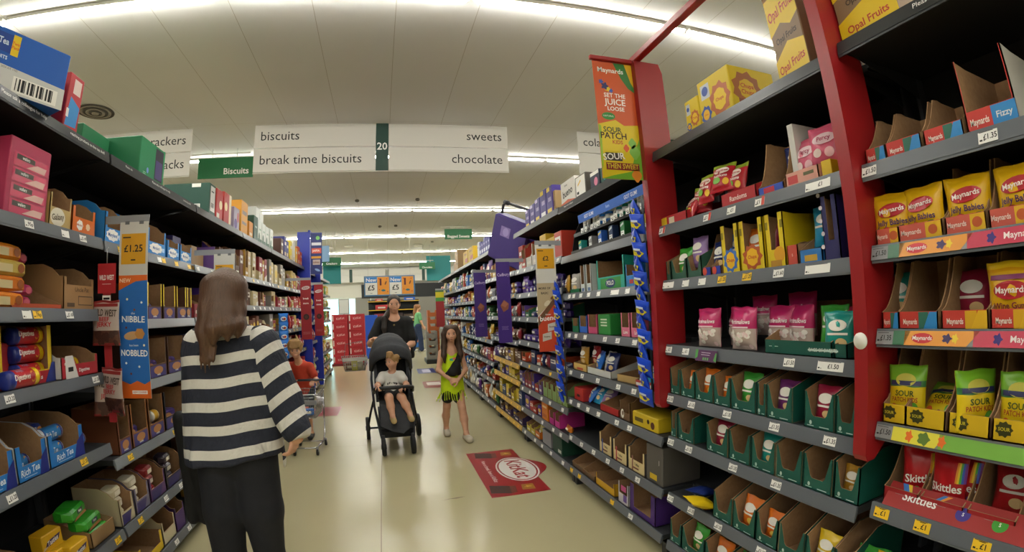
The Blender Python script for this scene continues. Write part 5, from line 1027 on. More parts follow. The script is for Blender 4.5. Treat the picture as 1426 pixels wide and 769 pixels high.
L_('LA', 2, 2.034, 2.290, 'wave', '9c7850', .2, 'plain brown carton with a scooped front and stamped box', d=.3, hf=.11, pw=.02, deco=lambda m: (m.rect(-.01, .11, .02, .024, M('4a3826')), m.rect(-.01, .11, .058, .062, M('4a3826')), m.rect(-.01, -.006, .02, .062, M('4a3826')), m.rect(.106, .11, .02, .062, M('4a3826')), m.rect(-.1, -.04, .012, .03, M('5a4630')), m.text('Uncle Pat', .02, .09, .03, M('3a2a1a'), -.001, False, .12)))
put(pack(.1, .06, .03, 'd8c01c'), 'LA', 2, 2.153, 'yellow pack peeping out of the brown carton', 'biscuits', .06, .08, 0, noun='pack')
# fourth shelf: digestive rolls
def d_dig(m, wp): m.text('Digestives', -.03, .045, .03, M('f0e4da', .4), 0, True, .12, 0, warp=lambda a, b: wp(a, b)-.0008, shear=.2); m.text("the original", -.03, .068, .012, M('c8d0f0', .4), 0, warp=lambda a, b: wp(a, b)-.0008); m.disc(.055, .042, .018, .022, M('d89a2f', .4), warp=wp)
def digest(): return make(('dig',), lambda: roll(.26, .036, [(.16, '1c2a7a'), (.20, '3a4aa0'), (.80, 'b0202a'), (.92, 'e2c21a'), (1, 'b0202a')], d_dig))
a, e = 1.634, 1.986
put(tray(abs(a-e), .26, .235, 'pillar', 'd3b41a', .055, deco=lambda m: (m.rect(-.2, .2, 0, .05, M('a8222c')), m.poly([(.12, 0), (.2, 0), (.2, .08), (.17, .08)], M('22307a'), -.001), m.text('Digestives', .05, .025, .026, INKW, -.0014, True)), pw=.03, side='22307a'), 'LA', 3, (a+e)/2, 'red and navy card tray with tall yellow corners', 'tray', .05)
put(carton(.14, .1, .16, 'a01f28', lambda m: m.rect(-.07, .07, 0, .045, M('9a8f84'))), 'LA', 3, (a+e)/2-.06, 'red card divider standing in the biscuit roll tray', 'carton', .12, .008)
for k in range(3): put(digest(), 'LA', 3, (a+e)/2+.07, '%s red biscuit roll with a yellow band in the tray' % ('lowest', 'middle', 'topmost')[k], 'biscuits', .08, .01+k*.074, 0, noun='roll').scale = (.8, 1, 1)
put(digest(), 'LA', 3, 1.727, 'red biscuit roll with a navy end lying on the shelf edge', 'biscuits', -.018, .002, .05, noun='roll')
L_('LA', 3, 2.002, 2.307, 'wave', 'a8222c', .13, 'white and red card tray with a scooped front', d=.28, hf=.06, pw=.02, side='d4d0cc', deco=lambda m: (m.poly([(-.12, 0), (-.02, 0), (-.06, .1), (-.12, .1)], M('d8d4d0')), m.text('Digestives', .03, .03, .022, INKW, -.001, True, .1), m.rect(-.1, -.06, .03, .05, INK, -.001)))
put(digest(), 'LA', 3, 2.192, 'red biscuit roll inside the white and red tray', 'biscuits', .1, .01, 0, noun='roll').scale = (.7, 1, 1)
# fifth shelf: blue rolls in wavy trays
def d_rt(w):
    def f(m): m.poly([(w*.18, 0), (w/2, 0), (w/2, .1), (w*.3, .07)], M('1f2a80'), -.0008); m.text('Rich Tea', -.02, .035, .036, M('e6eef8'), -.0012, True, w*.6, .06, shear=.2); lines(m, -.02, .014, w*.4, 'b8d0f0', 1)
    return f
def d_rr(m, wp): m.text('Rich Tea', -.02, .036, .034, M('e6eef8', .4), 0, True, .11, warp=lambda a, b: wp(a, b)-.0008, shear=.2); m.disc(.075, .036, .024, .026, M('d8a060', .4), warp=wp)
def rtea(): return make(('rt',), lambda: roll(.24, .034, [(.12, 'd8dce4'), (.16, '2a3a90'), (.86, '3a86c8'), (.95, '1f2a80'), (1, 'd8dce4')], d_rr))
for k, (a, e) in enumerate(((1.429, 1.635), (1.644, 1.843), (1.853, 2.120))):
    y, w = span(a, e); put(tray(w-.004, .3, .19, 'wave', '2476c4', .06, deco=d_rt(w), pw=.03, side='cfd4dc'), 'LA', 4, y, 'bright blue card tray with a navy corner', 'tray', .012)
    put(rtea(), 'LA', 4, y, 'blue biscuit roll inside a blue tray', 'biscuits', .08, .008, 0, noun='roll').scale = (.62, 1, 1)
    if k == 2: put(rtea(), 'LA', 4, y+.01, 'blue biscuit roll resting on another roll', 'biscuits', .085, .078, .03, noun='roll').scale = (.7, 1, 1); put(pack(.17, .08, .06, '2a3f90', lambda m: (m.rect(-.06, .04, .02, .05, M('c8d0e0')), m.disc(.06, .03, .02, .02, M('d89a50')))), 'LA', 4, y-.02, 'navy and white biscuit pack at the back of the tray', 'biscuits', .19, .09, 0, noun='pack')
put(rtea(), 'LA', 4, 2.222, 'blue biscuit roll with a white end beside the trays', 'biscuits', .09, .002, .1, noun='roll').scale = (.6, 1, 1)
put(pack(.16, .08, .07, '3a2620', lambda m: m.text('Digestives', 0, .035, .02, M('c8b8a8'), -.001, True, .12)), 'LA', 4, 2.215, 'dark brown biscuit pack at the back of the shelf', 'biscuits', .2, .06, 0, noun='pack')
# sixth shelf: yellow, brown and green packs
def d_tas(m): m.poly([(-.055, .018), (.04, .03), (.055, .052), (-.035, .042)], M('3a2a5a'), -.0008); m.text('Tasties', .0, .035, .026, INKW, -.0014, True, .08, .12, shear=.2); m.poly([(-.07, .012), (-.045, .018), (-.03, .024), (-.06, .024)], M('c8b8a0'), -.001)
def tasty(c): return make(('tas', c), lambda: carton(.135, .075, .07, c, d_tas, name='biscuit_pack'))
for (y, ins, z, c, look) in ((1.98, .03, 0, 'd9a816', 'bright yellow biscuit pack lying lower in the pair'), (1.915, .075, 0, 'd9a816', 'bright yellow biscuit pack squeezed behind the lower one'), (1.90, .11, .075, 'd9a816', 'bright yellow biscuit pack propped on top'), (1.70, .05, 0, '6f3f34', 'brown biscuit pack with the dark slanted badge')):
    o = put(tasty(c), 'LA', 5, y, look, 'biscuits', ins, z, -.05 if z else 0, noun='pack'); o.scale = (1.05, 1, 1.15)
L_('LA', 5, 1.56, 1.66, 'wave', '8a6f4a', .17, 'brown card tray of small brown blocks', d=.26, hf=.05)
put(rtea(), 'LA', 5, 1.42, 'blue biscuit roll low at the picture edge', 'biscuits', .06, .0, .2, noun='roll'); put(rtea(), 'LA', 5, 1.45, 'blue biscuit roll stacked low at the picture edge', 'biscuits', .06, .07, .2, noun='roll')
put(tray(.22, .26, .13, 'low', '8f7048', .075, side='9a7a50'), 'LA', 5, 2.19, 'brown card tray of green packs', 'tray', .03)
for k, (y, ins, z, rz) in enumerate(((2.19, .05, .01, 0), (2.17, .06, .075, .12), (2.12, .10, .14, .2))):
    put(pack(.17, .1, .055, '2f9a2a', lambda m: (m.poly([(-.08, .004), (.08, .004), (.06, .02), (-.05, .016)], M('b0784a')), m.rect(-.03, .03, .024, .044, M('2a2a4a'), -.001), m.text('Nice', 0, .034, .018, INKW, -.0016, True))), 'LA', 5, y, 'green biscuit pack, %s of the pile' % ('lowest', 'middle', 'topmost')[k], 'biscuits', ins, z, rz, noun='pack')
fill('LA', 6, CHO, 'ct', (.14, .2), (.5, .8), 5)
# bay behind the jerky strip
def d_blue(w):
    def f(m): m.disc(-.01, .045, w*.34, .03, INKW, -.0008, star=.08, k=9); m.text('Maryland', -.01, .045, .026, M('2a62a8'), -.0014, True, w*.5); m.rect(w*.28, w*.42, .03, .055, M('a8d0f4'), -.0008)
    return f
for k, (a, e, h) in enumerate(((2.368, 2.555, .22), (2.620, 2.740, .21), (2.860, 3.128, .22), (3.151, 3.353, .17), (3.365, 3.592, .17))):
    y, w = span(a, e); put(tray(w-.006, .3, h, 'wave', '2582cc', .08, deco=d_blue(w), pw=.022), 'LB', 1, y, 'sky blue card tray with a white badge', 'tray', .012)
put(carton(.15, .26, .2, '241a52', lambda m: m.rect(-.04, .04, .1, .12, M('8a80a8'))), 'LB', 1, 3.801, 'dark purple carton beyond the blue trays', 'carton', .1)
put(carton(.12, .22, .16, '8f7048'), 'LC', 1, 3.75, 'plain brown carton above the long hair', 'carton', .06); put(carton(.16, .22, .14, '9a7a50'), 'LC', 1, 3.93, 'second plain brown carton above the long hair', 'carton', .08)
fill('LC', 1, CHO, 'ct', (.12, .16), (.5, .8), 6, ya=4.05)
def cook(i, a, e, yel, h, look, c='4a2c1c', hf=.08, content='4a3a7a'):
    y, w = span(a, e); w = max(.07, round(w-.005, 2))
    put(make(('ck', w, yel, h, c), lambda: tray(w, .28, h, 'pillar', c, hf, deco=lambda m: (m.rect(-w/2+.016, w/2-.016, .004, hf-.008, M('3f3a78')), m.disc(.0, hf*.55, w*.26, hf*.3, M('b07a4a'), -.0012), m.text('cookies', 0, hf*.22, .016, INKW, -.0014, True, w*.6), *( [m.rect(-w/2, -w/2+.014, hf, h-.002, M('e0c41a'), -.0008), m.rect(w/2-.014, w/2, hf, h-.002, M('e0c41a'), -.0008)] if yel else [])), pw=.016)), 'LB', i, y, look, 'tray')
    put(make(('ckp', w), lambda: pack(w-.05, .08, .09, content, lambda m: (m.disc(0, .045, w*.2, .03, M('b5834f')),), name='biscuit_pack')), 'LB', i, y, 'purple cookie pack inside a tray', 'biscuits', .07, .008, 0, noun='pack')
for k, (a, e) in enumerate(((2.870, 3.071), (3.093, 3.286), (3.310, 3.515), (3.529, 3.729))): cook(2, a, e, True, .22, 'brown and purple card tray with yellow corners')
for k, (a, e) in enumerate(((2.861, 3.119), (3.130, 3.408), (3.420, 3.685))): cook(3, a, e, False, .24, 'dark brown and purple card tray')
for k, (a, e) in enumerate(((2.433, 2.579), (2.587, 2.789), (2.799, 3.017), (3.029, 3.344))): cook(4, a, e, False, .24, ('reddish brown card tray with a pale side', 'orange-brown card tray with a spiked corner', 'orange and blue card tray', 'near-black and violet card tray')[k], ('6a3a20', '8a5424', '7a4a20', '1d1a24')[k])
put(make(('gold roll',), lambda: roll(.1, .035, [(.3, 'c8c4b8'), (.8, 'c99a2a'), (1, 'e0d8c8')])), 'LB', 4, 2.946, 'gold and white biscuit roll in front of a dark tray', 'biscuits', .03, .075, 0, noun='roll')
for k, (a, e, c, cc, n) in enumerate(((2.267, 2.500, 'b5a888', 'c9bfa0', 'cream'), (2.516, 2.695, '6a6478', 'd0c8b0', 'grey and cream'), (2.705, 2.926, '5a3a6a', '9a2a30', 'red and violet'), (2.937, 3.241, '2a2430', '3a3040', 'charcoal'))):
    y, w = span(a, e); put(tray(w-.005, .28, .2, 'wave', c, .07, deco=lambda m, w=w: (m.poly([(-w*.4, .005), (w*.1, .005), (w*.3, .06), (-w*.4, .06)], M('2f2560')),), pw=.02), 'LB', 5, y, '%s card tray of wrapped packs' % n, 'tray')
    for q in range(3): put(make(('lbp', cc), lambda: pack(.1, .08, .055, cc, lambda m: (m.rect(-.03, .03, .015, .04, M('e4dccb')),))), 'LB', 5, y, '%s wrapped pack, %s in its tray' % (n, ('lowest', 'middle', 'topmost')[q]), 'biscuits', .06, .008+q*.062, .03*q, noun='pack')
L_('LB', 6, 2.448, 2.767, 'pillar', 'd6b41c', .12, 'bright yellow open card tray near the floor', d=.28, hf=.05, pw=.03); L_('LB', 6, 2.778, 2.974, 'wave', 'c4b898', .2, 'cream card tray with a curved side near the floor', d=.28, hf=.08); L_('LB', 6, 2.987, 3.141, 'wave', '4a2f6a', .22, 'purple card tray near the floor', d=.28, hf=.12)
for i in range(2, 7): fill('LC', i, CHO, 'tc', (.14, .2), (.5, .85), 20+i)
for i in range(1, 7): fill('LD', i, [('5a3a26', 'brown'), ('8a2430', 'crimson'), ('b0862f', 'gold'), ('6a3a2a', 'chestnut'), ('c9b98f', 'cream')], 'cct', (.1, .16), (.5, .88), 30+i); fill('LE', i, [('a02a3a', 'red'), ('c9b98f', 'cream'), ('8f8a80', 'grey'), ('c8a03a', 'gold')], 'ctc', (.12, .2), (.5, .88), 40+i); fill('LF', i, [('a02430', 'red'), ('b83a3a', 'scarlet'), ('c8b06a', 'tan'), ('7a4a2a', 'brown')], 'cbc', (.12, .2), (.5, .88), 50+i)
for i in range(1, 8): fill('LG', i, [('2a5fc0', 'blue'), ('23306a', 'navy'), ('a02a2a', 'red'), ('c8b03a', 'yellow')], 'cb', (.14, .22), (.55, .9), 60+i); fill('LH', i, [('d0b02a', 'yellow'), ('c8902a', 'amber'), ('7a3a2a', 'brown'), ('4f8a3a', 'green')], 'bc', (.2, .3), (.55, .9), 70+i)
# jerky clip strip
cs = empty('clip_strip', (-1.412, 2.322, 1.8)); tag(cs, 'red clip strip hung from a shelf edge, holding beef jerky bags', 'clip strip')
m = MB(); m.box(-.052, .052, 0, .002, -.175, -.03, K('b0232a')); m.text('WILD WEST', 0, -.1, .034, INKW, -.001, True, .085); lines(m, 0, -.13, .05, 'e8c8c0', 1); m.build('header', cs)
m = MB(); m.box(-.022, .022, .002, .004, -.80, -.17, K('9a1f26')); m.rect(-.024, .024, -.245, -.185, WHITE, -.001); m.rect(-.018, .018, -.205, -.195, INK, -.0016); m.text('£2.50', 0, -.225, .02, INK, -.0016, True, .04); m.build('strip', cs); MB().tube([(0, .001, -.03), (0, .001, .04), (0, .012, .05)], .003, STEEL, 6).build('hook', cs)
def d_jerk(m, wp):
    m.rect(-.07, .07, .185, .2, M('8a2a2a', .3), warp=wp); m.text('WILD WEST', 0, .155, .045, M('3a2622', .4), 0, True, .13, -.06, warp=lambda a, b: wp(a, b)-.001); m.text('BEEF', 0, .125, .028, M('b0202a', .4), 0, True, .1, warp=lambda a, b: wp(a, b)-.001); m.text('JERKY', 0, .10, .03, M('b0202a', .4), 0, True, .12, warp=lambda a, b: wp(a, b)-.001)
    for k in range(16): q = random.Random(k); m.disc(q.uniform(-.06, .06), q.uniform(.012, .062), .018, .012, M('3f2018', .5), warp=wp, n=8, rot=q.uniform(0, 3))
def jerk(): return make(('jerk',), lambda: pouch(.155, .215, .03, [(.06, '8a2a2a'), (.36, '5a3428'), (.92, 'b5a49c'), (1, '8a2a2a')], d_jerk, 4))
for k, (x, y, z, rz, look) in enumerate(((-1.405, 2.300, 1.375, .05, 'upper beef jerky bag facing the viewer'), (-1.385, 2.297, 1.055, -.35, 'lower beef jerky bag twisted on the strip'), (-1.43, 2.325, 1.03, .5, 'lower beef jerky bag half hidden behind another'))):
    o = jerk(); o.location = (x, y, z); o.rotation_euler = (0, 0.03*k, rz); tag(o, look, 'snacks', 'beef jerky bags on a red clip strip')
st = MB().box(-.012, .012, 0, .002, .92, 1.52, M('20242c', .4)).build('clip_strip', None, (-1.40, 6.5, 0), .6); tag(st, 'thin dark clip strip of blue bags just behind the orange-shirted boy', 'clip strip')
for k in range(5):
    o = make(('cb2',), lambda: pouch(.13, .13, .04, [(1, '1f78d8')], lambda m, wp: (m.disc(0, .06, .04, .03, M('e6eef4', .4), warp=wp), m.disc(.01, .058, .02, .016, M('a8402a', .4), warp=wp)), 2)); o.location = (-1.385, 6.475, 1.40-k*.115); o.rotation_euler = (.15, 0, .5); tag(o, 'bright blue snack bag, %s from the top behind the boy in orange' % ORD[k], 'snacks', 'blue bags on the clip strip behind the boy')
label_goods()

# ------------------------------------------------------------------ floor stickers
def sticker(name, loc, build, label): m = MB(); build(m); m.v = [(x, z, .0012-y*.15) for x, y, z in m.v]; o = m.build(name, None, (loc[0], loc[1], 0), loc[2] if len(loc) > 2 else 0); tag(o, label, 'floor sticker'); return o
def d_kk(m):
    # drawn looking down the aisle from the shelves: x across, z along
    out = [(-.245, -.635), (.245, -.635), (.245, -.28)]+[(.245+.16*math.sin(PI*k/10)*1.0, -.28+.56*k/10) for k in range(1, 10)]+[(.245, .28), (.245, .635), (-.245, .635)]
    m.slab(out, 'y', -.0006, .006, M('9c1f24', .3)); R = -PI/2
    def rt(pts): return [(b, -a) for a, b in pts]
    m.poly([(.13+.19*math.cos(PI*2*k/28), .35*math.sin(PI*2*k/28)) for k in range(28)], M('e8e4de', .3), -.0012)
    m.poly([(.13+.175*math.cos(PI*2*k/28), .33*math.sin(PI*2*k/28)) for k in range(28)], M('a3202a', .3), -.0016)
    m.poly([(.13+.16*math.cos(PI*2*k/28), .31*math.sin(PI*2*k/28)) for k in range(28)], M('e8e4de', .3), -.0020)
    m.text('KitKat', .13, 0, .20, M('a81c26', .3), -.0026, True, .52, R, shear=.15); m.text('Nestle', .25, .05, .05, INKW, -.0026, True, .14, R)
    m.text('Have a break, have a KitKat', -.13, .02, .055, INKW, -.0014, False, .62, R, shear=.2)
    for (x, z, s) in ((.0, .50, 1), (-.05, -.48, 1)):
        m.poly([(x-.18, z-.06), (x-.02, z-.11), (x+.0, z+.06), (x-.16, z+.12)], M('3f1a12', .35), -.0014); m.poly([(x-.02, z-.11), (x+.03, z-.10), (x+.05, z+.05), (x+.0, z+.06)], M('6a3020', .35), -.0014); m.poly([(x+.08, z-.06), (x+.19, z-.08), (x+.2, z+.05), (x+.1, z+.06)], M('a8702a', .35), -.0014)
        m.text('4', x+.14, z, .09, M('d8b040', .3), -.002, True, rot=R)
sticker('floor_sticker', (0.955, 4.275), d_kk, 'large red chocolate advert stuck to the floor below the sweets shelves')
sticker('floor_sticker', (-1.0, 7.65), lambda m: (m.slab([(-.28, -.35), (.17, -.35), (.17, .35), (-.28, .35)], 'y', -.0006, .006, M('8f1f24', .3)), lines(m, -.05, .05, .25, 'c8a0a0', 3, .06)), 'red floor advert peeping out beyond the small trolley')
sticker('floor_sticker', (0.88, 12.2), lambda m: (m.slab([(-.22, -.5), (.22, -.5), (.22, .5), (-.22, .5)], 'y', -.0006, .006, M('2a2f7a', .3)), m.rect(-.1, .1, -.3, .3, M('c8c4d8'), -.001)), 'dark blue floor advert far down the aisle')
sticker('floor_sticker', (0.86, 9.9), lambda m: (m.slab([(-.22, -.45), (.22, -.45), (.22, .45), (-.22, .45)], 'y', -.0006, .006, M('8a3028', .3)), m.rect(-.14, .14, -.1, .3, M('d8cfc4'), -.001)), 'brownish red and white floor advert behind the girl')
for k, (x, y, w, r) in enumerate(((.42, 3.72, .10, .1), (.52, 2.6, .05, .4))):
    m = MB(); m.poly([(-w, -.012), (-w*.3, .004), (w*.2, -.008), (w, .012), (w*.4, .018), (-w*.4, .012)], M('7a6a50', .6), 0); m.v = [(a, c, .0008) for a, b, c in m.v]; tag(m.build('floor_scuff', None, (x, y, 0), r), ('long thin dark scuff mark on the pale floor past the chocolate advert', 'short dark scuff mark on the floor near the bottom sweets shelf')[k], 'mark', None, 'stuff')

# ------------------------------------------------------------------ things at the far end of the aisle
RB_ = lambda: make(('rbox',), lambda: carton(.46, .4, .235, 'a81c28', lambda m: (m.text('KitKat', .02, .12, .09, M('d8a8a8'), -.001, True, .3, .12), m.rect(-.21, -.18, .04, .2, M('d8d0cc'))), name='red_carton'))
for c in range(2):
    for k in range(6):
        o = RB_(); o.location = (-1.41+.485*c, 14.3+.006*(k % 2), .06+.2365*k); tag(o, 'red chocolate carton, %s from the floor in the %s stack' % (ORD[k], ('outer', 'inner')[c]), 'carton', 'red cartons stacked at the end of the aisle')
tag(MB().box(-1.68, -.68, 14.25, 14.75, 0, .06, M('6a1a1e')).build('pallet_base'), 'low dark red plinth under the stacked red cartons', 'plinth')
bs_ = empty('display_stand', (-.555, 16, 0)); tag(bs_, 'tall bright blue display stand behind the person in black', 'display stand')
MB().box(-.2, .2, 0, .35, .02, 1.42, M('1450b8', .5), .01).build('body', bs_); m = MB(); m.rect(-.15, .12, .45, .55, M('c8d8f0'), -.001); m.rect(-.15, .05, .36, .41, M('c8d8f0'), -.001); m.build('print', bs_)
us = empty('shelving_unit', (.3, 20, 0)); tag(us, 'black shelving unit with yellow shelf edges at the far end', 'shelving')
MB().box(-1.1, 1.0, .5, .55, 0, 2.0, BLACK).build('back_panel', us)
for z in (.25, .7, 1.15, 1.6, 1.95): MB().box(-1.1, 1.0, 0, .5, z-.03, z, DARK, 0, {'front': M('d8b02a')}).build('shelf', us)
for k, (x, z, w, h, c, n) in enumerate(((-.55, 1.6, .5, .2, 'a8222c', 'red'), (-.5, 1.15, .7, .3, '7a1f2a', 'dark red'), (.1, 1.15, .4, .3, '3a2a2a', 'black'), (.6, 1.15, .5, .25, '4a3a2a', 'brown'), (.6, 1.95, .45, .14, '1f58b8', 'blue'), (.6, .7, .5, .3, '2a3a6a', 'navy'), (-.4, .7, .6, .3, 'b8a03a', 'yellow'), (-.65, 1.95, .3, .1, 'b03a3a', 'red'))):
    o = carton(w, .3, h, c, lambda m, w=w, h=h: m.rect(-w*.3, w*.3, h*.3, h*.6, M('c8bfb4'))); o.location = (.3+x, 20.05, z+.0005)
    tag(o, '%s carton on the far yellow-edged shelves, %s counted upwards' % (n, ORD[k]), 'carton', 'cartons on the far yellow-edged shelves')
# stacked orange and grey crates at the end of the sweets side
for c in range(2):
    for k in range(4+3*c):
        def mk(c=c):
            col = 'b8602a' if c else '8a8680'; m = MB(); K1 = K(col)
            m.box(-.16, .16, 0, .36, 0, .006, K1)
            for a in (0, .354): m.slab([(-.16, 0), (.16, 0), (.16, .19), (.09, .19), (.08, .12), (-.08, .12), (-.09, .19), (-.16, .19)], 'y', a, a+.006, K1)
            for a in (-.16, .154): m.slab([(0, 0), (.36, 0), (.36, .19), (0, .19)], 'x', a, a+.006, K1)
            m.box(-.14, .14, .02, .33, .006, .12, K('6a3a1f' if c else '4a4a48')); return m.build('stacking_crate')
        o = make(('crate', c), mk); o.location = (1.20+.10*c, 13.75+.42*c, .12+.2*k); tag(o, '%s stacking crate, %s from the floor at the end of the sweets side' % (('grey', 'orange')[c], ORD[k]), 'crate', 'crates stacked at the end of the sweets side')
tag(MB().box(1.02, 1.48, 13.7, 14.6, 0, .118, BLACK, .01).build('pallet_base'), 'black plinth under the stacked crates', 'plinth')
for (x, y, z, w, h, c, lb, nm) in ((-1.60, 12.9, 3.07, .20, .42, '8ab4e0', 'pale blue hanging poster beside the tall blue post', 'hanging_poster'), (1.0, 19, .55, .5, .9, '2a6fc0', 'blue poster with pink fish shapes low behind the person in green', 'poster_board'), (-1.6, 18, 1.75, .4, .55, '9a9c98', 'grey framed notice board far off beyond the red cartons', 'notice_board')):
    r = empty(nm, (x, y, z)); tag(r, lb, 'poster'); MB().box(-w/2, w/2, 0, .03, -h/2, h/2, M(c, .4), .004).build('board', r)
    if h > .8:
        m = MB()
        for q in (.1, -.2): m.disc(.0, q, .16, .08, M('c8806a'), -.001, star=.1, k=3)
        m.build('print', r); 
        for s in (-1, 1): MB().box(s*.2-.015, s*.2+.015, .0, .03, -z, -h/2, STEEL).build('leg', r)
    elif nm == 'notice_board': MB().box(-w/2+.04, w/2-.04, -.004, -.001, -h/2+.04, h/2-.04, M('c8cac6')).build('sheet', r); MB().box(-.02, .02, 0, .03, -z, -h/2, STEEL).build('leg', r)
    else: MB().tube([(0, .015, h/2), (0, .015, CEIL-z)], .004, STEEL, 6).build('hanger', r)
# ------------------------------------------------------------------ people: smooth bodies from blended volumes
V3 = lambda *a: np.array(a, float)
class Blob:
    def __init__(s, h): s.h = h; s.p = []; s.cuts = []
    def cone(s, a, b, ra, rb, k=.02): s.p.append(('c', np.array(a, float), np.array(b, float), ra, rb, k)); return s
    def path(s, pts, rs, k=.02):
        for i in range(len(pts)-1): s.cone(pts[i], pts[i+1], rs[i], rs[i+1], k)
        return s
    def ell(s, c, r, R=None, k=.02, sub=False): s.p.append(('e', np.array(c, float), np.array(r, float), np.eye(3) if R is None else R, sub, k)); return s
    def cut(s, fn): s.cuts.append(fn); return s
    def grid(s):
        lo = np.full(3, 1e9); hi = -lo
        for q in s.p:
            if q[0] == 'c':
                for a, r in ((q[1], q[3]), (q[2], q[4])): lo = np.minimum(lo, a-r); hi = np.maximum(hi, a+r)
            elif not q[4]: r = q[2].max(); lo = np.minimum(lo, q[1]-r); hi = np.maximum(hi, q[1]+r)
        h = s.h; lo = lo-3*h; n = np.ceil((hi+3*h-lo)/h).astype(int)+1
        f = np.full(n, 1.0, np.float32); ax = [lo[i]+h*np.arange(n[i]) for i in range(3)]
        for q in s.p:
            k = q[5]; m = max(k, .0)+.012+2*h
            if q[0] == 'c': l2 = np.minimum(q[1]-q[3], q[2]-q[4])-m; h2 = np.maximum(q[1]+q[3], q[2]+q[4])+m; l2 = np.minimum(l2, np.minimum(q[1], q[2])-max(q[3], q[4])-m); h2 = np.maximum(h2, np.maximum(q[1], q[2])+max(q[3], q[4])+m)
            else: r = q[2].max(); l2 = q[1]-r-m; h2 = q[1]+r+m
            i0 = np.maximum(0, np.floor((l2-lo)/h).astype(int)); i1 = np.minimum(n, np.ceil((h2-lo)/h).astype(int)+1)
            if (i1 <= i0).any(): continue
            X, Y, Z = np.meshgrid(*[ax[i][i0[i]:i1[i]] for i in range(3)], indexing='ij'); P = np.stack([X, Y, Z], -1)
            if q[0] == 'c':
                ab = q[2]-q[1]; L = ab@ab+1e-12; t = np.clip(((P-q[1])@ab)/L, 0, 1); d = np.linalg.norm(P-q[1]-t[..., None]*ab, axis=-1)-(q[3]+(q[4]-q[3])*t)
            else:
                u = (P-q[1])@q[3]/q[2]; g = np.linalg.norm(u, axis=-1); g2 = np.linalg.norm(u/q[2], axis=-1)+1e-9; d = g*(g-1)/g2
            sl = tuple(slice(i0[i], i1[i]) for i in range(3)); o = f[sl]
            if q[0] == 'e' and q[4]:
                d = -d; hh = np.maximum(k-np.abs(o-d), 0)/max(k, 1e-6); f[sl] = np.maximum(o, d)+hh*hh*k/4
            else:
                hh = np.maximum(k-np.abs(o-d), 0)/max(k, 1e-6); f[sl] = np.minimum(o, d)-hh*hh*k/4
        if s.cuts:
            X, Y, Z = np.meshgrid(*ax, indexing='ij')
            for fn in s.cuts: f = np.maximum(f, fn(X, Y, Z))
        return f, lo
    def surf(s):
        f, lo = s.grid(); h = s.h; n = np.array(f.shape); sgn = f < 0
        c = [sgn[a:n[0]-1+a, b:n[1]-1+b, d:n[2]-1+d] for a in (0, 1) for b in (0, 1) for d in (0, 1)]
        st = np.stack(c); act = st.any(0) & ~st.all(0); idx = np.full(act.shape, -1, int); cells = np.argwhere(act); idx[act] = np.arange(len(cells))
        acc = np.zeros((len(cells), 3)); cnt = np.zeros(len(cells)); I, J, K_ = cells.T
        E = [((0, a, b), (1, a, b)) for a in (0, 1) for b in (0, 1)]+[((a, 0, b), (a, 1, b)) for a in (0, 1) for b in (0, 1)]+[((a, b, 0), (a, b, 1)) for a in (0, 1) for b in (0, 1)]
        for p, q in E:
            fa = f[I+p[0], J+p[1], K_+p[2]]; fb = f[I+q[0], J+q[1], K_+q[2]]; m = (fa < 0) != (fb < 0); t = np.where(m, fa/(fa-fb+1e-12), 0)
            pos = np.array(p)+t[:, None]*(np.array(q)-np.array(p)); acc += np.where(m[:, None], pos, 0); cnt += m
        v = lo+h*(cells+acc/cnt[:, None]); F_ = []
        for a in range(3):
            b, d = (a+1) % 3, (a+2) % 3; s0 = [slice(None)]*3; s1_ = [slice(None)]*3; s0[a] = slice(0, n[a]-1); s1_[a] = slice(1, n[a])
            e = np.argwhere(sgn[tuple(s0)] != sgn[tuple(s1_)]); e = e[(e[:, b] > 0) & (e[:, d] > 0) & (e[:, b] < n[b]-1) & (e[:, d] < n[d]-1)]
            ob = np.zeros(3, int); ob[b] = 1; od = np.zeros(3, int); od[d] = 1; g = lambda q: idx[q[:, 0], q[:, 1], q[:, 2]]
            qd = np.stack([g(e-ob-od), g(e-od), g(e), g(e-ob)], 1); fl = sgn[tuple(e.T)]; qd[~fl] = qd[~fl][:, ::-1]; F_.append(qd)
        return v, np.concatenate(F_)
    def build(s, name, parent, mat, smooth=1, paint=None, origin=(0, 0, 0)):
        v, fc = s.surf(); o3 = np.array(origin)
        for _ in range(smooth):                         # relax the surface a little
            sm = np.zeros_like(v); ct = np.zeros(len(v))
            for a, b in ((0, 1), (1, 2), (2, 3), (3, 0)):
                np.add.at(sm, fc[:, a], v[fc[:, b]]); np.add.at(sm, fc[:, b], v[fc[:, a]]); np.add.at(ct, fc[:, a], 1); np.add.at(ct, fc[:, b], 1)
            v = .5*v+.5*sm/ct[:, None]
        me = D.meshes.new(name); me.from_pydata((v-o3).tolist(), [], fc.tolist()); me.polygons.foreach_set('use_smooth', [True]*len(fc))
        me.materials.append(mat)
        if paint: at = me.attributes.new('pattern', 'FLOAT', 'POINT'); at.data.foreach_set('value', paint(v).astype(np.float32))
        me.update(); o = D.objects.new(name, me); C.objects.link(o)
        if parent: o.parent = parent
        return o
def rotz(a): c, q = math.cos(a), math.sin(a); return np.array([[c, -q, 0], [q, c, 0], [0, 0, 1.0]])
def rotx(a): c, q = math.cos(a), math.sin(a); return np.array([[1, 0, 0], [0, c, -q], [0, q, c]])
def unit(a): a = np.array(a, float); return a/np.linalg.norm(a)
SKIN = noise_mat('skin_fair', 'd8a688', 'cf9a7d', 30, (.45, .55)); 
def fabric(name, a, b, sc=40): return noise_mat(name, a, b, sc, (.75, .9), .15)
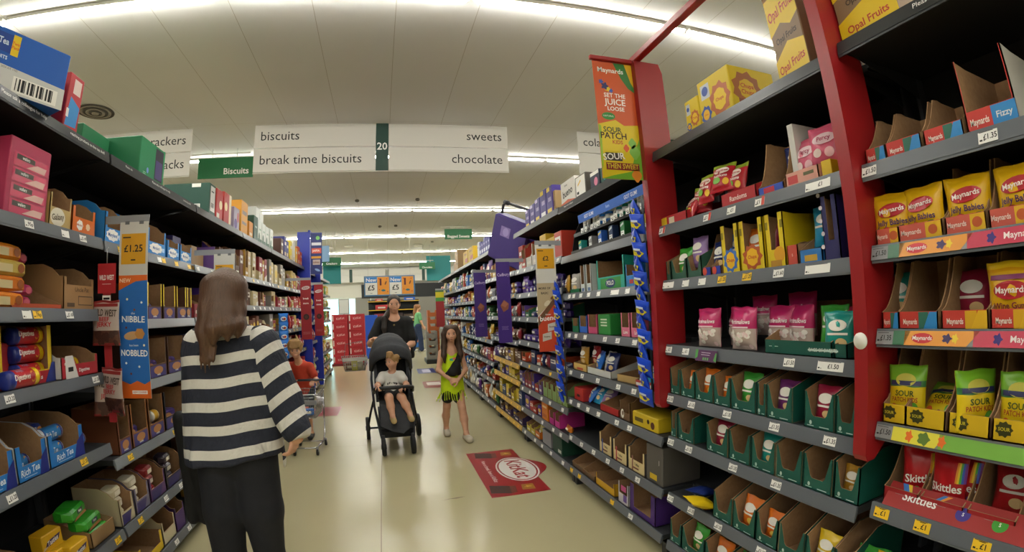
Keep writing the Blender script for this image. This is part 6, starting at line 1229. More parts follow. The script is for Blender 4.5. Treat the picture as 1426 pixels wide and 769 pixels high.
class Person:
    """collects a body; world coordinates, parts hang from an empty at the feet"""
    def __init__(s, origin, label, h=.0045, group=None):
        s.o = origin; s.root = empty('person', origin); tag(s.root, label, 'person', group); s.B = Blob(h); s.h = h
    def head(s, c, hh, yaw=0.0, pitch=0.0, child=False, neck_to=None, face=True):
        """c: chin-to-crown middle; faces -y turned by yaw"""
        R = rotz(yaw) @ rotx(pitch); B = s.B; s.hc, s.hh, s.R = np.array(c, float), hh, R
        P = lambda x, y, z: s.hc+R @ (V3(x, y, z-.5)*hh); s.P = P; E = lambda p, r, k=.03, sub=False: B.ell(P(*p), V3(*r)*hh, R, k*hh*4, sub)
        E((0, .04, .63), (.335, .40, .375)); E((0, -.10, .36), (.285 if child else .265, .275, .30)); E((0, -.20, .12), (.12, .12, .11), .02)
        E((.15, -.22, .36), (.13, .10, .12), .02); E((-.15, -.22, .36), (.13, .10, .12), .02)                           # cheeks
        if face:
            E((.145, -.40, .5), (.085, .06, .05), .012, True); E((-.145, -.40, .5), (.085, .06, .05), .012, True)      # eye hollows
            B.cone(P(0, -.335, .52), P(0, -.40, .36), .025*hh, .045*hh, .03*hh); E((.045, -.375, .345), (.04, .04, .032), .01); E((-.045, -.375, .345), (.04, .04, .032), .01)
            E((0, -.335, .235), (.10, .05, .028), .01); E((0, -.330, .195), (.085, .05, .03), .01)                      # lips
        for q in (-1, 1): E((q*.335, .03, .45), (.03, .075, .115), .01)
        if neck_to is not None: B.cone(P(0, .08, .30), neck_to, (.20 if child else .215)*hh, (.22 if child else .25)*hh, .03)
    def face_parts(s, eye='3a2a1e', brow='4a3322', lip='a85a50'):
        P, hh, R = s.P, s.hh, s.R; o3 = np.array(s.o); R4 = Matrix(R.tolist()).to_4x4()
        def ball(name, p, r, mat, n=10):
            m = MB(); vs = []; fs = []
            for j in range(n+1):
                for i in range(n): a, b = PI*j/n, 2*PI*i/n; vs.append((r[0]*hh*math.sin(a)*math.cos(b), r[1]*hh*math.sin(a)*math.sin(b), r[2]*hh*math.cos(a)))
            for j in range(n):
                for i in range(n): fs.append((j*n+i, (j+1)*n+i, (j+1)*n+(i+1) % n, j*n+(i+1) % n))
            m.add(vs, fs, mat, True); m.xf(Matrix.Translation(Vector(P(*p)-o3)) @ R4); return m.build(name, s.root)
        for q in (-1, 1):
            ball('eye', (q*.145, -.335, .5), (.062, .045, .026), M('c9beb2', .35)); ball('iris', (q*.14, -.372, .5), (.034, .018, .03), M(eye, .25)); ball('eyebrow', (q*.15, -.375, .575), (.085, .025, .014), M(brow, .8))
        ball('mouth', (0, -.362, .215), (.095, .03, .024), M(lip, .5))
    def hand(s, w, d, n, hl, curl=.5, thumb=1, rs=1.0):
        d, n = unit(d), unit(n); n = unit(n-d*(n@d)); u = np.cross(d, n)*thumb; B = s.B; w = np.array(w, float); k = .012
        for j in (-1.5, -.5, .5, 1.5): B.cone(w+d*.05*hl+u*j*.07*hl, w+d*.5*hl+u*j*.125*hl, .075*hl, .062*hl, k)
        for j, L in ((1.5, .42), (.5, .48), (-.5, .45), (-1.5, .35)):
            p = w+d*.5*hl+u*j*.125*hl; a = curl*.7; dd = d
            for q in range(3):
                dd = d*math.cos(a)+n*math.sin(a); e = p+dd*L*hl*(.45, .32, .25)[q]; B.cone(p, e, (.052-.005*q)*hl*rs, (.047-.005*q)*hl*rs, .003); p = e; a += curl*.9
        p = w+d*.12*hl+u*.22*hl; e = p+unit(d*.6+u*.7+n*.25)*.28*hl; B.cone(p, e, .075*hl, .058*hl, .008); B.cone(e, e+unit(d*.9+u*.15+n*.45*(1+curl))*.26*hl, .055*hl*rs, .044*hl*rs, .004)
    def foot(s, ank, d, L, r): d = unit((d[0], d[1], 0)); a = np.array(ank, float); B = s.B; z = s.o[2]; B.cone(a, (a[0]-d[0]*.2*L, a[1]-d[1]*.2*L, z+r), r*1.0, r, .01); B.cone((a[0]-d[0]*.2*L, a[1]-d[1]*.2*L, z+r), (a[0]+d[0]*.55*L, a[1]+d[1]*.55*L, z+r*.7), r, r*.7, .02); B.cone(a, (a[0]+d[0]*.5*L, a[1]+d[1]*.5*L, z+r*.75), r*.9, r*.75, .02)
    def skin(s, mat=None, smooth=1): return s.B.build('body', s.root, mat or SKIN, smooth, origin=s.o)
    def cloth(s, name, B, mat, smooth=1, paint=None): return B.build(name, s.root, mat, smooth, paint, s.o)
def hair_cap(s, h, grow=1.08, front=.66, k=.02):
    """hair over the skull: open at the face"""
    B = Blob(h); P, hh, R = s.P, s.hh, s.R
    B.ell(P(0, .06, .64), V3(.335*grow+.03, .40*grow+.02, .375*grow+.02)*hh, R, .01); B.ell(P(0, -.42, .38), V3(.27, .34, .36)*hh, R, .03, True); return B
HAIRB = noise_mat('hair_brown', '4a3322', '2e1f15', 25, (.45, .6), .3, 4, (6, 6, .6)); HAIRG = noise_mat('hair_dark', '2a211c', '1a1512', 25, (.45, .6), .2, 4, (6, 6, .6)); HAIRF = noise_mat('hair_fair', 'b58f5e', '8f6d42', 30, (.5, .65), .3, 4, (6, 6, .6)); HAIRR = noise_mat('hair_chestnut', '5c3d27', '3c2818', 25, (.4, .55), .4, 4, (8, 8, .5))

# ---- person in the striped jumper, seen from behind
wx, wy = -.69, 2.05
W = Person((wx, wy, 0), 'person seen from behind in a navy and white striped jumper with long brown hair', .006)
W.head((-.672, 2.03, 1.575), .225, PI, .05, neck_to=(-.685, 2.06, 1.42))
for q, kx in ((-1, -.785), (1, -.60)): W.B.path([(wx+q*.09, wy, .86), (kx, wy+.02, .46), (kx+.005*q, wy+.03, .09)], [.075, .05, .042]); W.foot((kx, wy+.04, .09), (0.1*q, 1), .24, .04)
W.B.path([(wx, wy, .9), (wx, wy, 1.15), (wx, wy+.01, 1.36)], [.085, .085, .075])
rs_, re_, rw_ = V3(-.535, 2.06, 1.375), V3(-.452, 2.05, 1.15), V3(-.402, 2.0, 1.005); ls_, le_, lw_ = V3(-.80, 2.06, 1.375), V3(-.825, 2.10, 1.12), V3(-.80, 2.30, 1.02)
W.B.path([rs_, re_, rw_], [.05, .04, .028]); W.B.path([ls_, le_, lw_], [.05, .04, .028])
W.hand(rw_+V3(-.005, 0, .03), (-.15, -.05, -1), (-.9, .3, 0), .14, .6, 1); W.hand(lw_, (.1, 1, -.1), (0, 0, -1), .165, .6, -1); W.skin()
J = Blob(.006)
for q in (-.105, -.05, .05, .115): J.cone((wx+q-.005, wy+.01, 1.33), (wx+q*1.0-.005, wy, .90), .105 if abs(q) < .1 else .090, .132 if abs(q) < .1 else .112, .03)
J.cone((wx+.005, wy+.015, 1.405), (wx-.005, wy+.02, 1.445), .085, .075, .03); J.cone((-.685, wy+.01, 1.40), rs_+V3(-.01, 0, .0), .085, .078, .04); J.cone((-.69, wy+.01, 1.40), ls_, .085, .078, .04)
SR = Blob(.005); SR.path([rs_+V3(-.005, 0, 0), re_, rw_+V3(0, 0, .03)], [.088, .076, .056], .025); SR.cone(re_+V3(.004, .0, -.04), rw_+V3(.0, 0, .04), .070, .060, .02)
SL = Blob(.006); SL.path([ls_, le_, lw_], [.088, .085, .06], .025)
for q in range(5): J.ell((wx-.12+.06*q, wy-.115, .93+.012*math.sin(q*2)), (.035, .02, .06), None, .03)
J.cut(lambda X, Y, Z: np.where(X < -.475, (.897+.14*np.maximum(0, X+.80)+.006*np.sin(30*X))-Z, -1).astype(np.float32))
J.ell((-.678, wy+.0, 1.54), (.072, .075, .085), None, .01, True)
ax_ = unit(rw_-re_); SR.cut(lambda X, Y, Z: ((X-rw_[0])*ax_[0]+(Y-rw_[1])*ax_[1]+(Z-rw_[2])*ax_[2]-.012).astype(np.float32))
def stripes(v): z = v[:, 2]-.085*(v[:, 0]-wx)+.004*np.sin(v[:, 0]*25); return np.where(z > 1.475, .5, (1.430-z)/.0935)      # white bands are centred on whole numbers
def sleeve_r(v): ax = unit(rw_-rs_); q = v-rs_; t = q@ax; return (t-.045+.30*(q[:, 0]-t*ax[0]))/.0935
def sleeve_l(v): return (v-ls_)@unit(le_-ls_)/.0955-.4
sm = D.materials.new('striped_knit'); sm.use_nodes = True; nt = sm.node_tree; bs = nt.nodes['Principled BSDF']; bs.inputs['Roughness'].default_value = .85
an = nt.nodes.new('ShaderNodeAttribute'); an.attribute_name = 'pattern'
m1 = nt.nodes.new('ShaderNodeMath'); m1.operation = 'PINGPONG'; m1.inputs[1].default_value = .5; nt.links.new(an.outputs['Fac'], m1.inputs[0])
m2 = nt.nodes.new('ShaderNodeMath'); m2.operation = 'LESS_THAN'; m2.inputs[1].default_value = .205; nt.links.new(m1.outputs[0], m2.inputs[0])
mx = nt.nodes.new('ShaderNodeMix'); mx.data_type = 'RGBA'; mx.inputs[6].default_value = lin('1e2230'); mx.inputs[7].default_value = lin('cdcac2'); nt.links.new(m2.outputs[0], mx.inputs[0]); nt.links.new(mx.outputs[2], bs.inputs['Base Color'])
nz = nt.nodes.new('ShaderNodeTexNoise'); nz.inputs['Scale'].default_value = 9; nz.inputs['Detail'].default_value = 3; bp = nt.nodes.new('ShaderNodeBump'); bp.inputs['Strength'].default_value = .5; bp.inputs['Distance'].default_value = .03; nt.links.new(nz.outputs[0], bp.inputs['Height']); nt.links.new(bp.outputs[0], bs.inputs['Normal'])
jb = W.cloth('jumper', J, sm, 3, stripes); W.cloth('sleeve', SR, sm, 2, sleeve_r).parent = jb; W.cloth('sleeve', SL, sm, 2, sleeve_l).parent = jb
T_ = Blob(.007); NAVY = fabric('navy_trousers', '13151f', '0e1018', 14)
for q, kx in ((-1, -.785), (1, -.60)): T_.path([(wx+.01+q*.078, wy, .93), ((wx+q*.078+kx)/2+.008, wy, .68), (kx, wy+.02, .44), (kx, wy+.03, .07)], [.10, .092, .074 if q < 0 else .066, .085], .02)
T_.cone((wx-.045, wy, .93), (wx+.065, wy, .93), .095, .10, .03); W.cloth('trousers', T_, NAVY, 2)
for q, kx in ((-1, -.785), (1, -.60)): S_ = Blob(.006); S_.cone((kx, wy-.01, .045), (kx+.02*q, wy+.17, .035), .048, .04, .02); S_.cut(lambda X, Y, Z: (.003-Z).astype(np.float32)); W.cloth('shoe', S_, M('1a1a1c', .6), 1)
Hh = Blob(.005); P = W.P; hh = .225
Hh.ell(P(0, .08, .60), V3(.385, .44, .46)*hh, W.R, .02); Hh.ell(P(0, -.40, .36), V3(.28, .28, .36)*hh, W.R, .02, True)
Rw = W.R; L3 = lambda x, y, z: (W.hc[0]+x, W.hc[1]+y, z)
for x, y, x2, z2, r in ((-.066, -.055, -.075, 1.39, .03), (-.045, -.085, -.055, 1.36, .032), (-.005, -.095, -.012, 1.40, .034), (.03, -.085, .04, 1.415, .032), (.058, -.05, .07, 1.425, .028), (-.055, -.02, -.07, 1.43, .03), (.05, -.01, .066, 1.43, .028), (-.035, -.09, -.05, 1.33, .02)):
    Hh.path([L3(x*.8, y*.7, 1.62), L3(x*1.05, y*1.05, 1.53), L3(x2, y-.035, (1.51+z2)/2), L3(x2*1.03, y-.045, z2)], [.05, r+.004, r, .010], .018)
for x, z2 in ((-.05, 1.285), (-.066, 1.30), (-.032, 1.30), (-.015, 1.325)): Hh.path([L3(x, -.125, 1.39), L3(x-.004, -.135, 1.34), L3(x-.008, -.13, z2)], [.011, .007, .003], .006)
W.cloth('hair', Hh, HAIRR, 1)
Co = Blob(.008)
for q in range(7): x = -1.035+.058*q; Co.path([(x, 2.30+.015*(q % 2), 1.03-.01*q), (x+.006, 2.30+.022*((q+1) % 2), .80), (x+.01, 2.29+.025*(q % 2), .535-.012*q)], [.035, .036, .032], .02)
co = Co.build('coat', None, fabric('black_coat', '0e0e10', '08080a', 18), 2); tag(co, 'black coat hanging over the forearm of the person in stripes', 'coat')

# ---- person in black pushing the pushchair
mx0, my0 = .07, 6.32
A = Person((mx0, my0, 0), 'person in a black T-shirt with tied-back dark hair pushing the pushchair', .0055)
A.head((.078, 6.26, 1.60), .232, .06, .08, neck_to=(.075, 6.33, 1.38)); B = A.B
sl, sr = V3(.235, 6.33, 1.36), V3(-.095, 6.33, 1.37); el, er = V3(.285, 6.27, 1.09), V3(-.235, 6.27, 1.11); wl, wr = V3(.20, 6.03, 1.06), V3(-.185, 6.03, 1.175)
B.path([(.07, 6.34, 1.38), (.07, 6.35, 1.2), (.07, 6.34, .98)], [.10, .125, .14], .03); B.path([sl, el, wl], [.055, .045, .03]); B.path([sr, er, wr], [.055, .045, .03])
A.hand(wl, (-.35, -.75, -.1), (0, -.3, -1), .175, .9, 1); A.hand(wr, (.35, -.8, .25), (.2, -.5, -1), .175, 1.1, -1)
for q in (-1, 1): B.path([(mx0+q*.09, my0, .92), (mx0+q*.10, my0-.02, .48), (mx0+q*.10, my0+.02, .08)], [.095, .06, .042]); A.foot((mx0+q*.10, my0+.02, .08), (0, -1), .24, .04)
A.skin(); A.face_parts('3a2a1e', '3a2a20', 'a05a50')
T_ = Blob(.006); BLK = fabric('black_jersey', '101113', '0b0b0d', 20)
T_.path([(.07, 6.34, 1.36), (.07, 6.35, 1.18), (.07, 6.34, .92)], [.115, .145, .165], .03); T_.cone((.07, 6.335, 1.37), sl, .09, .075, .03); T_.cone((.07, 6.335, 1.37), sr, .09, .075, .03); T_.cone(sl, sl+(el-sl)*.72, .078, .075, .03); T_.cone(sr, sr+(er-sr)*.72, .078, .075, .03); T_.cone((.14, 6.34, 1.3), (.2, 6.34, .95), .10, .12, .03); T_.cone((0, 6.34, 1.3), (-.06, 6.34, .95), .10, .12, .03)
T_.ell((.075, 6.27, 1.455), (.085, .09, .085), None, .01, True); T_.cut(lambda X, Y, Z: (.90-Z).astype(np.float32)); A.cloth('t_shirt', T_, BLK, 2)
T_ = Blob(.008)
for q in (-1, 1): T_.path([(mx0+q*.085, my0, .95), (mx0+q*.10, my0-.02, .5), (mx0+q*.10, my0+.02, .09)], [.125, .085, .07], .02)
A.cloth('trousers', T_, fabric('black_trousers', '121318', '0d0e12'), 2)
for q in (-1, 1): S_ = Blob(.006); S_.cone((mx0+q*.10, my0+.05, .045), (mx0+q*.10, my0-.14, .035), .046, .04, .02); S_.cut(lambda X, Y, Z: (.003-Z).astype(np.float32)); A.cloth('shoe', S_, M('d8d4cc', .6), 1)
Hh = hair_cap(A, .005, 1.0); P = A.P; hh = A.hh
Hh.path([P(0, .44, .6), (.02, 6.39, 1.5), (-.045, 6.22, 1.42), (-.055, 6.20, 1.30), (-.05, 6.185, 1.19)], [.05, .045, .036, .034, .014], .02); A.cloth('hair', Hh, HAIRG, 1)
pn = MB(); pn.lathe([(.001, 0), (.012, .001), (.012, .004), (.001, .005)], M('c9b27a', .3, .8), 12); pn.xf(Matrix.Translation((0, -.14, 1.335)) @ Matrix.Rotation(PI/2, 4, 'X')); pn.build('pendant', A.root)

# ---- girl in the lime dress
gx, gy = .70, 5.6
G = Person((gx, gy, 0), 'long-haired girl in a lime fringed dress with a black top slung across it', .0042)
G.head((.705, 5.555, 1.228), .196, -.08, .06, True, neck_to=(.70, 5.62, 1.02)); B = G.B
sl, sr = V3(.815, 5.62, 1.005), V3(.59, 5.62, 1.01); el, er = V3(.855, 5.58, .80), V3(.545, 5.58, .81); wl, wr = V3(.745, 5.44, .705), V3(.655, 5.45, .72)
B.path([(.70, 5.62, 1.02), (.70, 5.625, .88), (.70, 5.62, .70)], [.075, .09, .10], .03); B.path([sl, el, wl], [.036, .029, .021]); B.path([sr, er, wr], [.036, .029, .021])
G.hand(wl, (-1, -.1, -.15), (0, .6, -.5), .125, .9, 1, 1.15); G.hand(wr, (1, -.25, -.3), (0, .6, -.4), .125, .8, -1, 1.15)
hl, hr = V3(.755, 5.62, .66), V3(.645, 5.63, .66); kl, kr = V3(.785, 5.53, .37), V3(.63, 5.68, .37); al, ar = V3(.808, 5.45, .085), V3(.622, 5.80, .085)
B.path([hl, kl, V3(.80, 5.51, .24), al], [.068, .043, .046, .026]); B.path([hr, kr, V3(.622, 5.76, .24), ar], [.068, .043, .046, .026])
G.foot(al, (.15, -1), .19, .03); G.foot(ar, (-.05, -1), .19, .03); G.skin(); G.face_parts('3a3022', '5a4230', 'b0685c')
LIME = fabric('lime_lycra', 'cfec14', 'c0e010', 25); T_ = Blob(.0045)
T_.path([(.70, 5.62, .97), (.70, 5.625, .86), (.70, 5.62, .72), (.70, 5.62, .60)], [.082, .10, .115, .125], .03); T_.cone((.70, 5.62, .72), (.70, 5.62, .56), .118, .135, .03)
for q in (-1, 1): T_.cone((.70+q*.055, 5.61, .98), (.70+q*.06, 5.625, 1.045), .026, .018, .02)
T_.ell((.70, 5.54, 1.06), (.052, .09, .085), None, .01, True); T_.cut(lambda X, Y, Z: (.555+.02*np.cos(40*X)-Z).astype(np.float32)); G.cloth('dress', T_, LIME, 2)
m = MB(); rr = random.Random(3)
for k in range(34):
    a = 2*PI*k/34; x, y = .132*math.cos(a), .02+.132*math.sin(a); L = .095+rr.uniform(-.02, .03); sw = rr.uniform(-.015, .02)-(.05 if math.cos(a) < -.85 else 0)
    m.add([(x-.006*math.sin(a), y+.006*math.cos(a), .572), (x+.006*math.sin(a), y-.006*math.cos(a), .572), (x*1.06+sw+.004, y*1.06, .572-L), (x*1.06+sw-.004, y*1.06+.002, .572-L)], [(0, 1, 2, 3)], LIME)
m.build('fringe', G.root)
T_ = Blob(.005)
for q in (-1, 1): T_.path([(.70+q*.045, 5.62, .64), (.70+q*.062, 5.615-(.035*q), .475)], [.082, .068], .02)
G.cloth('shorts', T_, M('0f1012', .7), 1)
T_ = Blob(.0045); T_.path([(.775, 5.535, .99), (.765, 5.505, .93), (.735, 5.49, .86), (.70, 5.487, .80), (.63, 5.50, .775)], [.014, .026, .045, .05, .022], .03); T_.path([(.79, 5.57, 1.03), (.775, 5.535, .99)], [.012, .014], .01); T_.cone((.75, 5.49, .86), (.765, 5.49, .78), .04, .028, .02)
o = T_.build('sling_top', None, M('0c0d0f', .75), 1); tag(o, 'black top slung diagonally across the front of the lime dress', 'clothing')
m = MB(); W3 = lambda a, b: None
m.disc(-.008, .935, .026, .016, M('3fa8a0', .5), -.107, 10, star=.15, k=5); m.disc(.02, .945, .02, .014, M('d86a5a', .5), -.1075, 10, star=.15, k=5); m.build('dress_motif', G.root)
Hh = hair_cap(G, .0045, 1.02); P = G.P
for q in (-1, 1): Hh.path([P(q*.28, -.05, .85), P(q*.42, -.04, .5), (.705+q*.088, 5.56, 1.08), (.705+q*.096, 5.53, .985), (.705+q*.092, 5.52, .90)], [.03, .030, .034, .03, .009], .02); Hh.path([P(q*.2, .3, .6), (.705+q*.06, 5.68, 1.05), (.705+q*.07, 5.70, .90)], [.05, .045, .014], .02)
Hh.cone(P(0, .35, .5), (.70, 5.70, .92), .06, .03, .02); G.cloth('hair', Hh, HAIRB, 1)
CLOG = M('cfc6b4', .6)
for a, d in ((al, (.15, -1)), (ar, (-.05, -1))):
    d = unit((d[0], d[1], 0)); S_ = Blob(.0045); b0 = V3(a[0], a[1], 0)-d*.035; S_.cone(b0+V3(0, 0, .038), b0+d*.15+V3(0, 0, .036), .036, .042, .02); S_.cut(lambda X, Y, Z: (.002-Z).astype(np.float32)); S_.ell(b0+V3(0, 0, .085), (.035, .035, .035), None, .01, True); o = G.cloth('clog', S_, CLOG, 1)
    q = MB(); c0 = b0+d*.11
    for x, z in ((-.015, .074), (.012, .072), (0, .076)): q.lathe([(.006, z), (.007, z+.004), (.001, z+.006)], M('e8e0d0', .5), 8, (c0[0]-G.o[0]+x, c0[1]-G.o[1]+x*.5, 0))
    q.build('clog_charm', G.root)

# ---- boy in orange at the small trolley
bx, by = -1.08, 6.02
K_ = Person((bx, by, 0), 'fair-haired boy in an orange-red T-shirt leaning on the small trolley', .0045)
K_.head((-1.118, 5.84, 1.095), .196, .10, .12, True, neck_to=(-1.10, 5.98, .90)); B = K_.B
sl, sr = V3(-.985, 5.99, .875), V3(-1.215, 6.0, .88); el, er = V3(-.895, 5.92, .72), V3(-1.28, 5.93, .75); wl, wr = V3(-.925, 5.775, .725), V3(-1.14, 5.78, .735)
B.path([(-1.10, 5.99, .90), (-1.09, 6.03, .74), (-1.08, 6.05, .58)], [.075, .09, .095], .03); B.path([sl, el, wl], [.035, .028, .021]); B.path([sr, er, wr], [.035, .028, .021])
K_.hand(wl, (0.05, -1, -.1), (0, -.1, -1), .12, 1.2, 1, 1.15); K_.hand(wr, (0.05, -1, -.1), (0, -.1, -1), .12, 1.2, -1, 1.15)
for q, dy in ((-1, .10), (1, -.06)): B.path([(bx+q*.055, 6.05, .56), (bx+q*.06, 6.0+dy, .32), (bx+q*.06, 6.06+dy, .075)], [.062, .042, .025]); K_.foot((bx+q*.06, 6.06+dy, .075), (0, -1), .18, .03)
K_.skin(); K_.face_parts('4a5a6a', '8f6d42', 'b0685c')
T_ = Blob(.005); ORG = fabric('orange_jersey', 'b83a20', 'a8331b', 25)
T_.path([(-1.10, 5.985, .885), (-1.09, 6.03, .74), (-1.08, 6.05, .56)], [.09, .108, .118], .03); T_.cone((-1.10, 5.985, .885), sl, .07, .055, .03); T_.cone((-1.10, 5.985, .885), sr, .07, .055, .03); T_.cone(sl, sl+(el-sl)*.6, .057, .052, .02); T_.cone(sr, sr+(er-sr)*.6, .057, .052, .02)
T_.ell((-1.11, 5.92, .96), (.055, .06, .06), None, .01, True); T_.cut(lambda X, Y, Z: (.535-Z).astype(np.float32)); K_.cloth('t_shirt', T_, ORG, 2)
T_ = Blob(.005)
for q, dy in ((-1, .10), (1, -.06)): T_.path([(bx+q*.05, 6.05, .58), (bx+q*.06, 6.0+dy, .34)], [.088, .068], .02)
K_.cloth('shorts', T_, fabric('navy_shorts', '1f2638', '181d2b'), 1)
for q, dy in ((-1, .10), (1, -.06)): S_ = Blob(.005); S_.cone((bx+q*.06, 6.08+dy, .04), (bx+q*.06, 5.95+dy, .033), .038, .034, .02); S_.cut(lambda X, Y, Z: (.002-Z).astype(np.float32)); K_.cloth('shoe', S_, M('2a2a2e', .6), 1)
Hh = hair_cap(K_, .0045, 1.06); P = K_.P
for x, z in ((-.26, .74), (-.13, .70), (0, .72), (.13, .70), (.26, .76)): Hh.cone(P(x*.8, -.22, .98), P(x, -.36, z), .035, .016, .015)
for q in (-1, 1): Hh.cone(P(q*.3, 0, .8), P(q*.36, -.06, .50), .04, .015, .015)
K_.cloth('hair', Hh, HAIRF, 1)
# ---- small child sitting in the pushchair
Q = Person((.02, 5.45, .50), 'small fair-haired child in a white printed top sitting in the pushchair', .004)
Q.head((.018, 5.42, .965), .182, -.75, .12, True, neck_to=(.01, 5.47, .80)); B = Q.B
sl, sr = V3(.105, 5.45, .795), V3(-.09, 5.45, .795); el, er = V3(.165, 5.36, .70), V3(-.155, 5.36, .705); wl, wr = V3(.12, 5.24, .69), V3(-.13, 5.25, .71)
B.path([(.01, 5.47, .80), (.01, 5.49, .70), (.01, 5.49, .60)], [.062, .085, .09], .03); B.path([sl, el, wl], [.034, .029, .022]); B.path([sr, er, wr], [.034, .029, .022])
Q.hand(wl, (-.4, -.7, -.1), (0, -.2, -1), .095, .8, 1, 1.2); Q.hand(wr, (.1, -1, -.1), (0, -.2, -1), .095, .8, -1, 1.2)
kl, kr = V3(.10, 5.24, .585), V3(-.035, 5.235, .59); al, ar = V3(.175, 5.17, .42), V3(-.01, 5.15, .415)
B.path([(.06, 5.46, .585), kl, (kl+al)/2+V3(0, .01, 0), al], [.06, .044, .042, .028]); B.path([(-.04, 5.46, .585), kr, (kr+ar)/2+V3(0, .01, 0), ar], [.06, .044, .042, .028])
for a in (al, ar): B.cone(a, a+V3(.01, -.07, -.025), .028, .022, .01)
Q.skin(); Q.face_parts('4a5560', '9a7850', 'b06a60')
T_ = Blob(.0045); T_.path([(.01, 5.47, .79), (.01, 5.485, .70), (.01, 5.485, .60)], [.076, .10, .108], .03); T_.cone((.01, 5.465, .795), sl, .06, .048, .02); T_.cone((.01, 5.465, .795), sr, .06, .048, .02); T_.cone(sl, sl+(el-sl)*.45, .05, .052, .02); T_.cone(sr, sr+(er-sr)*.45, .05, .052, .02)
T_.ell((.01, 5.43, .865), (.05, .05, .05), None, .01, True); T_.cut(lambda X, Y, Z: (.60-Z).astype(np.float32)); Q.cloth('t_shirt', T_, fabric('white_jersey', 'dcdad4', 'd2d0ca', 25), 2)
m = MB(); 
for k, (x, z) in enumerate(((-.05, .0), (-.03, .008), (-.008, .0), (.015, .006), (.038, .0), (-.02, -.026), (.02, -.026))): m.disc(x, .215+z, .013, .013, M('3a3a3c', .6), -.082-.012+.6*x*x*10*.6, 8, star=.25, k=3)
m.build('shirt_print', Q.root, (-.005, .025, 0))
T_ = Blob(.005); T_.path([(.055, 5.47, .585), (.085, 5.33, .585)], [.075, .062], .02); T_.path([(-.035, 5.47, .585), (-.035, 5.33, .588)], [.075, .062], .02); Q.cloth('shorts', T_, fabric('dark_shorts', '17181c', '101114'), 1)
for a in (al, ar): S_ = Blob(.0045); S_.cone(a+V3(0, .02, -.03), a+V3(.012, -.085, -.045), .034, .032, .015); S_.cut(lambda X, Y, Z, a=a: (a[2]-.075-Z).astype(np.float32)); Q.cloth('shoe', S_, M('bfa574', .6), 1)
Hh = hair_cap(Q, .004, 1.04); P = Q.P; Hh.path([P(.05, .46, .78), P(.08, .62, .70), P(.10, .66, .50)], [.028, .034, .012], .01); Hh.path([P(.30, .10, .7), P(.32, .12, .42)], [.04, .014], .01)
for x in (-.15, 0, .15): Hh.cone(P(x, -.2, .97), P(x*1.4, -.36, .80), .03, .012, .012)
Q.cloth('hair', Hh, HAIRF, 1); m = MB(); m.lathe([(.012, -.008), (.018, -.004), (.018, .004), (.012, .008)], M('d8d0d4', .5), 10); tp = P(.06, .50, .78)-np.array(Q.o); m.build('hair_tie', Q.root, tuple(tp))
# ---- person in green at the far end
fx, fy = 1.12, 18.2
N = Person((fx, fy, 0), 'person in a green top and jeans with long auburn hair, far off near the tills', .009)
N.head((1.13, 18.18, 1.62), .23, 1.25, .05, neck_to=(1.10, 18.2, 1.40)); B = N.B
sl, sr = V3(1.14, 18.05, 1.37), V3(1.06, 18.36, 1.37)
B.path([(1.10, 18.2, 1.38), (1.08, 18.2, 1.0)], [.10, .13], .03); B.path([sl, (1.20, 18.02, 1.10), (1.28, 18.05, .92)], [.05, .042, .03]); B.path([sr, (1.12, 18.38, 1.1), (1.22, 18.36, .95)], [.05, .042, .03])
N.hand((1.28, 18.05, .92), (.4, 0, -.8), (0, 1, 0), .17, .5, 1); N.hand((1.22, 18.36, .95), (.5, 0, -.7), (0, -1, 0), .17, .5, -1)
for q, dx in ((-1, .10), (1, -.16)): B.path([(1.09, 18.2+q*.08, .9), (1.09+dx*.7, 18.2+q*.09, .48), (1.06+dx*1.2, 18.2+q*.09, .09)], [.09, .06, .042])
N.skin(); T_ = Blob(.01); T_.path([(1.10, 18.2, 1.35), (1.08, 18.2, .95)], [.12, .15], .03); T_.cone((1.10, 18.2, 1.36), sl, .09, .07, .03); T_.cone((1.10, 18.2, 1.36), sr, .09, .07, .03); T_.cone(sl, (1.18, 18.03, 1.2), .07, .066, .03); T_.cone(sr, (1.1, 18.37, 1.2), .07, .066, .03); T_.cut(lambda X, Y, Z: (.93-Z).astype(np.float32)); N.cloth('top', T_, fabric('green_jersey', '6fae7a', '64a26f'), 2)
T_ = Blob(.01)
for q, dx in ((-1, .10), (1, -.16)): T_.path([(1.09, 18.2+q*.075, .93), (1.09+dx*.7, 18.2+q*.09, .48), (1.06+dx*1.2, 18.2+q*.09, .10)], [.125, .095, .10], .03)
N.cloth('jeans', T_, fabric('blue_denim', '2a3a5c', '22304e'), 2)
for q, dx in ((-1, .10), (1, -.16)): S_ = Blob(.009); x0 = 1.06+dx*1.2; S_.cone((x0-.04, 18.2+q*.09, .05), (x0+.15, 18.2+q*.09, .04), .05, .045, .02); S_.cut(lambda X, Y, Z: (.003-Z).astype(np.float32)); N.cloth('shoe', S_, M('d0ccc4', .6), 1)
Hh = hair_cap(N, .008, 1.1); P = N.P; Hh.path([P(0, .4, .7), (1.0, 18.22, 1.45), (.96, 18.22, 1.25)], [.08, .075, .02], .03); N.cloth('hair', Hh, noise_mat('hair_auburn', '9a6a42', '7a5030', 25), 1)
